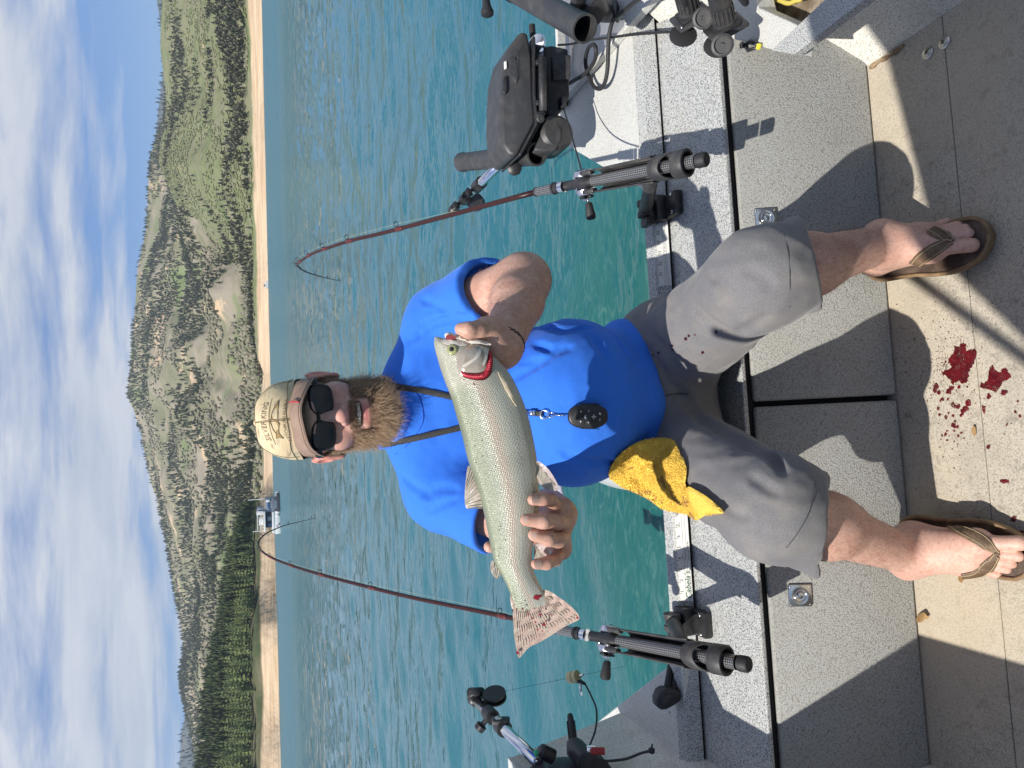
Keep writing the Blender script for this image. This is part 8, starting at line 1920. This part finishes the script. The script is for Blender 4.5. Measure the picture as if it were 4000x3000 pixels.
# ================================================================== BLOOD AND LEAVES ON THE FLOOR
z8 = lambda pts: [(3300 + x / 2.37, 1200 + y / 2.37) for x, y in pts]
M_fblood = mat('floor_blood', (0.125, 0.003, 0.008), 0.4, spec=0.5, mix=[(45.0, 4.0, 0.40, 0.62, (0.055, 0.002, 0.005), 0.8), (420.0, 2.0, 0.62, 0.75, (0.45, 0.30, 0.24), 0.35)])
def soak(mt):
    """blood soaked into the weave: the tuft tops stay bare here and there"""
    t = mt.node_tree; lk = t.links.new; b = t.nodes['Principled BSDF']; tc = N(t, 'ShaderNodeTexCoord')
    vo = N(t, 'ShaderNodeTexVoronoi', i_Scale=1 / 0.0034, i_Randomness=0.75, distance='CHEBYCHEV'); lk(tc.outputs['Object'], vo.inputs['Vector'])
    nz = N(t, 'ShaderNodeTexNoise', i_Scale=55.0, i_Detail=4.0); lk(tc.outputs['Object'], nz.inputs['Vector'])
    ad = N(t, 'ShaderNodeMath', operation='MULTIPLY_ADD', i_1=0.9, i_2=0.0); lk(nz.outputs[0], ad.inputs[0]); lk(vo.outputs['Distance'], ad.inputs[2])
    rr = N(t, 'ShaderNodeMapRange', i_1=0.55, i_2=0.78, i_3=0.25, i_4=1.0); lk(ad.outputs[0], rr.inputs[0]); lk(rr.outputs[0], b.inputs['Alpha'])
soak(M_fblood)
def on_floor(z): return lambda x, y, e: (atZ(x, y, 0.0006 + z * min(1.0, e / 8.0)), Vector((0, 0, 1)))
rb = random.Random(12)
def ragged(px, amp, n=4):
    o = []; k = len(px)
    for i in range(k):
        a, b = px[i], px[(i + 1) % k]
        for j in range(n):
            t = j / n; o.append((a[0] + (b[0] - a[0]) * t + rb.uniform(-amp, amp), a[1] + (b[1] - a[1]) * t + rb.uniform(-amp, amp)))
    return o
bl_main = sheet(ragged(z8([(1095, 318), (1118, 335), (1135, 400), (1180, 392), (1225, 400), (1200, 520), (1165, 555), (1148, 620), (1140, 690), (1085, 710), (1060, 665), (1000, 715), (960, 660), (895, 612), (925, 580), (985, 560), (960, 480), (1005, 400), (1015, 352), (1060, 362)]), 5.0), on_floor(0.0008), 10, 0.0005, 'blood_pool', M_fblood, None)
tag(bl_main, 'large dark red blood pool splashed on the beige floor between the sandals', 'blood')
bl2 = sheet(ragged(z8([(1340, 565), (1370, 530), (1405, 600), (1440, 612), (1450, 572), (1490, 556), (1535, 640), (1500, 680), (1450, 700), (1400, 790), (1320, 762), (1250, 742), (1262, 702), (1330, 690)]), 5.0), on_floor(0.0006), 10, 0.0005, 'blood_pool', M_fblood, None)
tag(bl2, 'smaller ragged blood splash beside the large blood pool on the floor', 'blood')
def drops():
    m = MB()
    def drop(cx, cy, r_):
        k = 9; st = rb.uniform(0.7, 1.5); o = len(m.v); cpt = atZ(cx, cy, 0.0016); m.v.append(cpt)
        for j in range(k):
            w = 6.2832 * j / k; rr = r_ * rb.uniform(0.6, 1.25); m.v.append(atZ(cx + rr * math.cos(w), cy + rr * st * math.sin(w), 0.0007))
        for j in range(k): m.f.append((o, o + 1 + j, o + 1 + (j + 1) % k))
    for (x, y, r_) in z8r: drop(x, y, r_)
    for _ in range(520):
        w = rb.uniform(0, 6.28); q = abs(rb.gauss(0, 1)); x = 3720 + 170 * q * math.cos(w) - 30; y = 1480 + 260 * q * math.sin(w) - 60
        if x > 3500 and x < 4010 and 1130 < y < 2150: drop(x, y, rb.uniform(0.8, 2.6))
    return m.build('blood_spatter', M_fblood, None)
z8r = [(3300 + x / 2.37, 1200 + y / 2.37, r_ / 2.37) for x, y, r_ in [(845, 740, 28), (870, 790, 20), (830, 770, 18), (985, 755, 34), (960, 780, 24), (1060, 742, 16), (1132, 738, 11), (905, 850, 18), (955, 850, 14), (885, 865, 12), (1000, 905, 26), (1020, 920, 20), (1050, 920, 20), (1140, 885, 30), (1120, 935, 32), (1090, 965, 22), (865, 940, 20), (880, 995, 14), (960, 980, 10), (1000, 1005, 14), (1075, 1000, 14), (935, 1020, 16), (1018, 1055, 14), (1010, 1095, 24), (1045, 1105, 14), (1012, 1145, 16), (945, 1145, 10), (930, 1180, 16), (900, 1190, 10), (1080, 1165, 14), (1050, 1188, 12), (1105, 1213, 10), (945, 1230, 12), (890, 1225, 7), (1010, 1240, 10), (1045, 1268, 9), (880, 1295, 8), (1330, 1288, 24), (1285, 942, 26), (1475, 790, 34), (1335, 825, 22), (1285, 730, 30), (1580, 970, 14), (1622, 1005, 16), (1490, 1610, 32), (1605, 870, 12), (1500, 1085, 12), (1540, 1075, 9), (995, 1315, 8), (1065, 1370, 8), (910, 1388, 7), (1012, 1490, 7)]] + [(3920, 1880, 14), (3960, 2028, 12), (3990, 2078, 10)]
tag(drops(), 'fine red blood drops scattered over the beige floor', 'blood', kind='stuff')
M_leaf = mat('dry_leaf', (0.36, 0.22, 0.09), 0.7, mix=[(60.0, 4.0, 0.4, 0.7, (0.24, 0.14, 0.06), 0.8)])
def leaf(px, h_, label):
    sm_ = smooth_poly(px, 40); cx = sum(p[0] for p in sm_) / len(sm_); o = sheet(sm_, lambda x, y, e: (atZ(x, y, 0.004 + h_ * (0.5 + 0.5 * math.sin((x - cx) * 0.09 + y * 0.05))), Vector((0, 0, 1))), 7, 0.0008, 'dry_leaf', M_leaf, None); return tag(o, label, 'leaf', 'dry leaves on the cockpit floor')
z6 = lambda pts: [(3000 + x / 2.212, 2300 + y / 2.212) for x, y in pts]
leaf(z6([(1278, 262), (1300, 225), (1345, 204), (1372, 232), (1392, 243), (1368, 262), (1345, 270), (1320, 290), (1285, 284)]), 0.008, 'largest curled tan leaf lying against the carpeted door')
leaf([(3742, 2256), (3752, 2250), (3760, 2262), (3757, 2276), (3746, 2270)], 0.004, 'tiny brown leaf beside the right sandal heel')
leaf(z8([(1172, 1140), (1190, 1100), (1208, 1115), (1212, 1180), (1190, 1188)]), 0.003, 'brown leaf scrap lying beyond the blood drops')

# ================================================================== FAR BOATS
def houseboat():
    c = atZ(1094, 2003, WZ); hb = empty('houseboat', (c.x, c.y, WZ), 'white two deck houseboat with dark skiff moored near the sandy shore', 'houseboat')
    k = c.y / F_PX * 1.03; ex = Vector((1, 0, 0))                     # metres per photo pixel there
    def B(y0, y1, x0, x1, dep, name, material, par=hb, back=0.0, bev=0.03):
        """block between photo rows y (sideways) and columns x (height)"""
        cxm = -((y0 + y1) / 2 - 2003) * k; zc = (1094 - (x0 + x1) / 2) * k; m = MB(); m.box((c.x + cxm, c.y + dep / 2 + back, WZ + zc), (abs(y1 - y0) * k, dep, abs(x1 - x0) * k), None, bev); return m.build(name, material, par, auto=40)
    Wh = mat('boat_white', (0.72, 0.72, 0.70), 0.45); Dk = mat('boat_shadow_and_dark_hull', (0.05, 0.055, 0.07), 0.6); Bl = mat('boat_blue_glass', (0.06, 0.13, 0.26), 0.15); Gy = mat('boat_grey', (0.22, 0.25, 0.30), 0.5)  # shade inside the cabin painted as dark colour; skiff hull and motor share it
    B(2078, 1996, 1094, 1075, 4.0, 'hull', Wh); B(2074, 1998, 1075, 1066, 4.0, 'gunwale_rail', Wh, back=-0.05)
    B(2055, 2000, 1068, 1044, 3.0, 'cabin', Dk, back=0.6); B(2050, 2040, 1066, 1052, 0.1, 'window', Bl, back=0.45); B(2030, 2015, 1064, 1050, 0.1, 'window', Gy, back=0.45)
    B(2066, 1995, 1044, 1038, 4.4, 'upper_deck', Wh, back=-0.2)
    for y in (2064, 2052, 2040, 2028, 2016, 2004, 1996): B(y, y - 1.6, 1038, 1016, 0.06, 'rail_post', Wh, back=-0.1, bev=0)
    B(2064, 1994, 1018, 1015.5, 0.06, 'rail_top', Wh, back=-0.1, bev=0); B(2064, 1994, 1028, 1026, 0.06, 'rail_mid', Wh, back=-0.1, bev=0)
    B(2046, 2024, 1036, 1022, 1.5, 'deck_bench', Wh, back=1.0); B(2008, 1994, 1036, 1014, 1.8, 'slide', Wh, back=0.6); B(1994, 1982, 1038, 1016, 2.0, 'rear_railing', Gy, back=0.8)
    B(1998, 1950, 1078, 1044, 2.6, 'stern_cabin', Gy, back=0.3); B(1984, 1964, 1058, 1051, 0.1, 'window', Bl, back=0.2); B(1990, 1986, 1060, 1050, 0.1, 'window', Wh, back=0.2); B(1962, 1954, 1060, 1048, 0.12, 'life_ring', Wh, back=0.15)
    for y, x0 in ((2066, 1000), (1952, 986)): B(y, y - 2.2, 1040, x0, 0.08, 'mast', Wh, back=0.5, bev=0)
    for y in (2046, 2012, 1998): m = MB(); m.lathe((c.x - (y - 2003) * k, c.y - 0.25, WZ + 8 * k), (0, 0, 1), [(0, -0.3), (0.14, -0.22), (0.16, 0), (0.14, 0.22), (0, 0.3)], 10); m.build('fender', Wh, hb, smooth=True)
    sk = empty('skiff', (c.x + 45 * k, c.y - 0.4, WZ), 'low dark skiff with white bow tied beside the houseboat', 'boat')
    def Bk(y0, y1, x0, x1, dep, name, material, back=0.0): return B(y0, y1, x0, x1, dep, name, material, sk, back)
    Bk(1996, 1930, 1094, 1082, 1.8, 'hull', Dk, -0.6); Bk(1940, 1926, 1092, 1081, 1.4, 'bow', Wh, -0.5); Bk(1958, 1946, 1083, 1076, 0.8, 'motor', Dk, -0.2)
houseboat()
def beached():
    p = atZ(1049.5, 1112, 0.0); d = math.hypot(p.x, p.y); s_ = min(1.0, 560 / d); p = Vector((p.x * s_, p.y * s_, 0.0)); e = empty('beached_boat', (p.x, p.y, 1.0), 'tiny white boat pulled up on the sandy far shore', 'boat')
    m = MB(); m.prism([(p.x - 2.2, p.y, 1.6), (p.x + 2.6, p.y, 1.7), (p.x + 1.8, p.y, 0.4), (p.x - 1.9, p.y, 0.3)], (0, 1.6, 0)); m.build('hull', MATS['boat_white'], e, bevel=0.1); m = MB(); m.box((p.x - 0.4, p.y + 0.8, 2.2), (1.4, 1.2, 1.0), None, 0.1); m.build('console', MATS['boat_grey'], e)
beached()
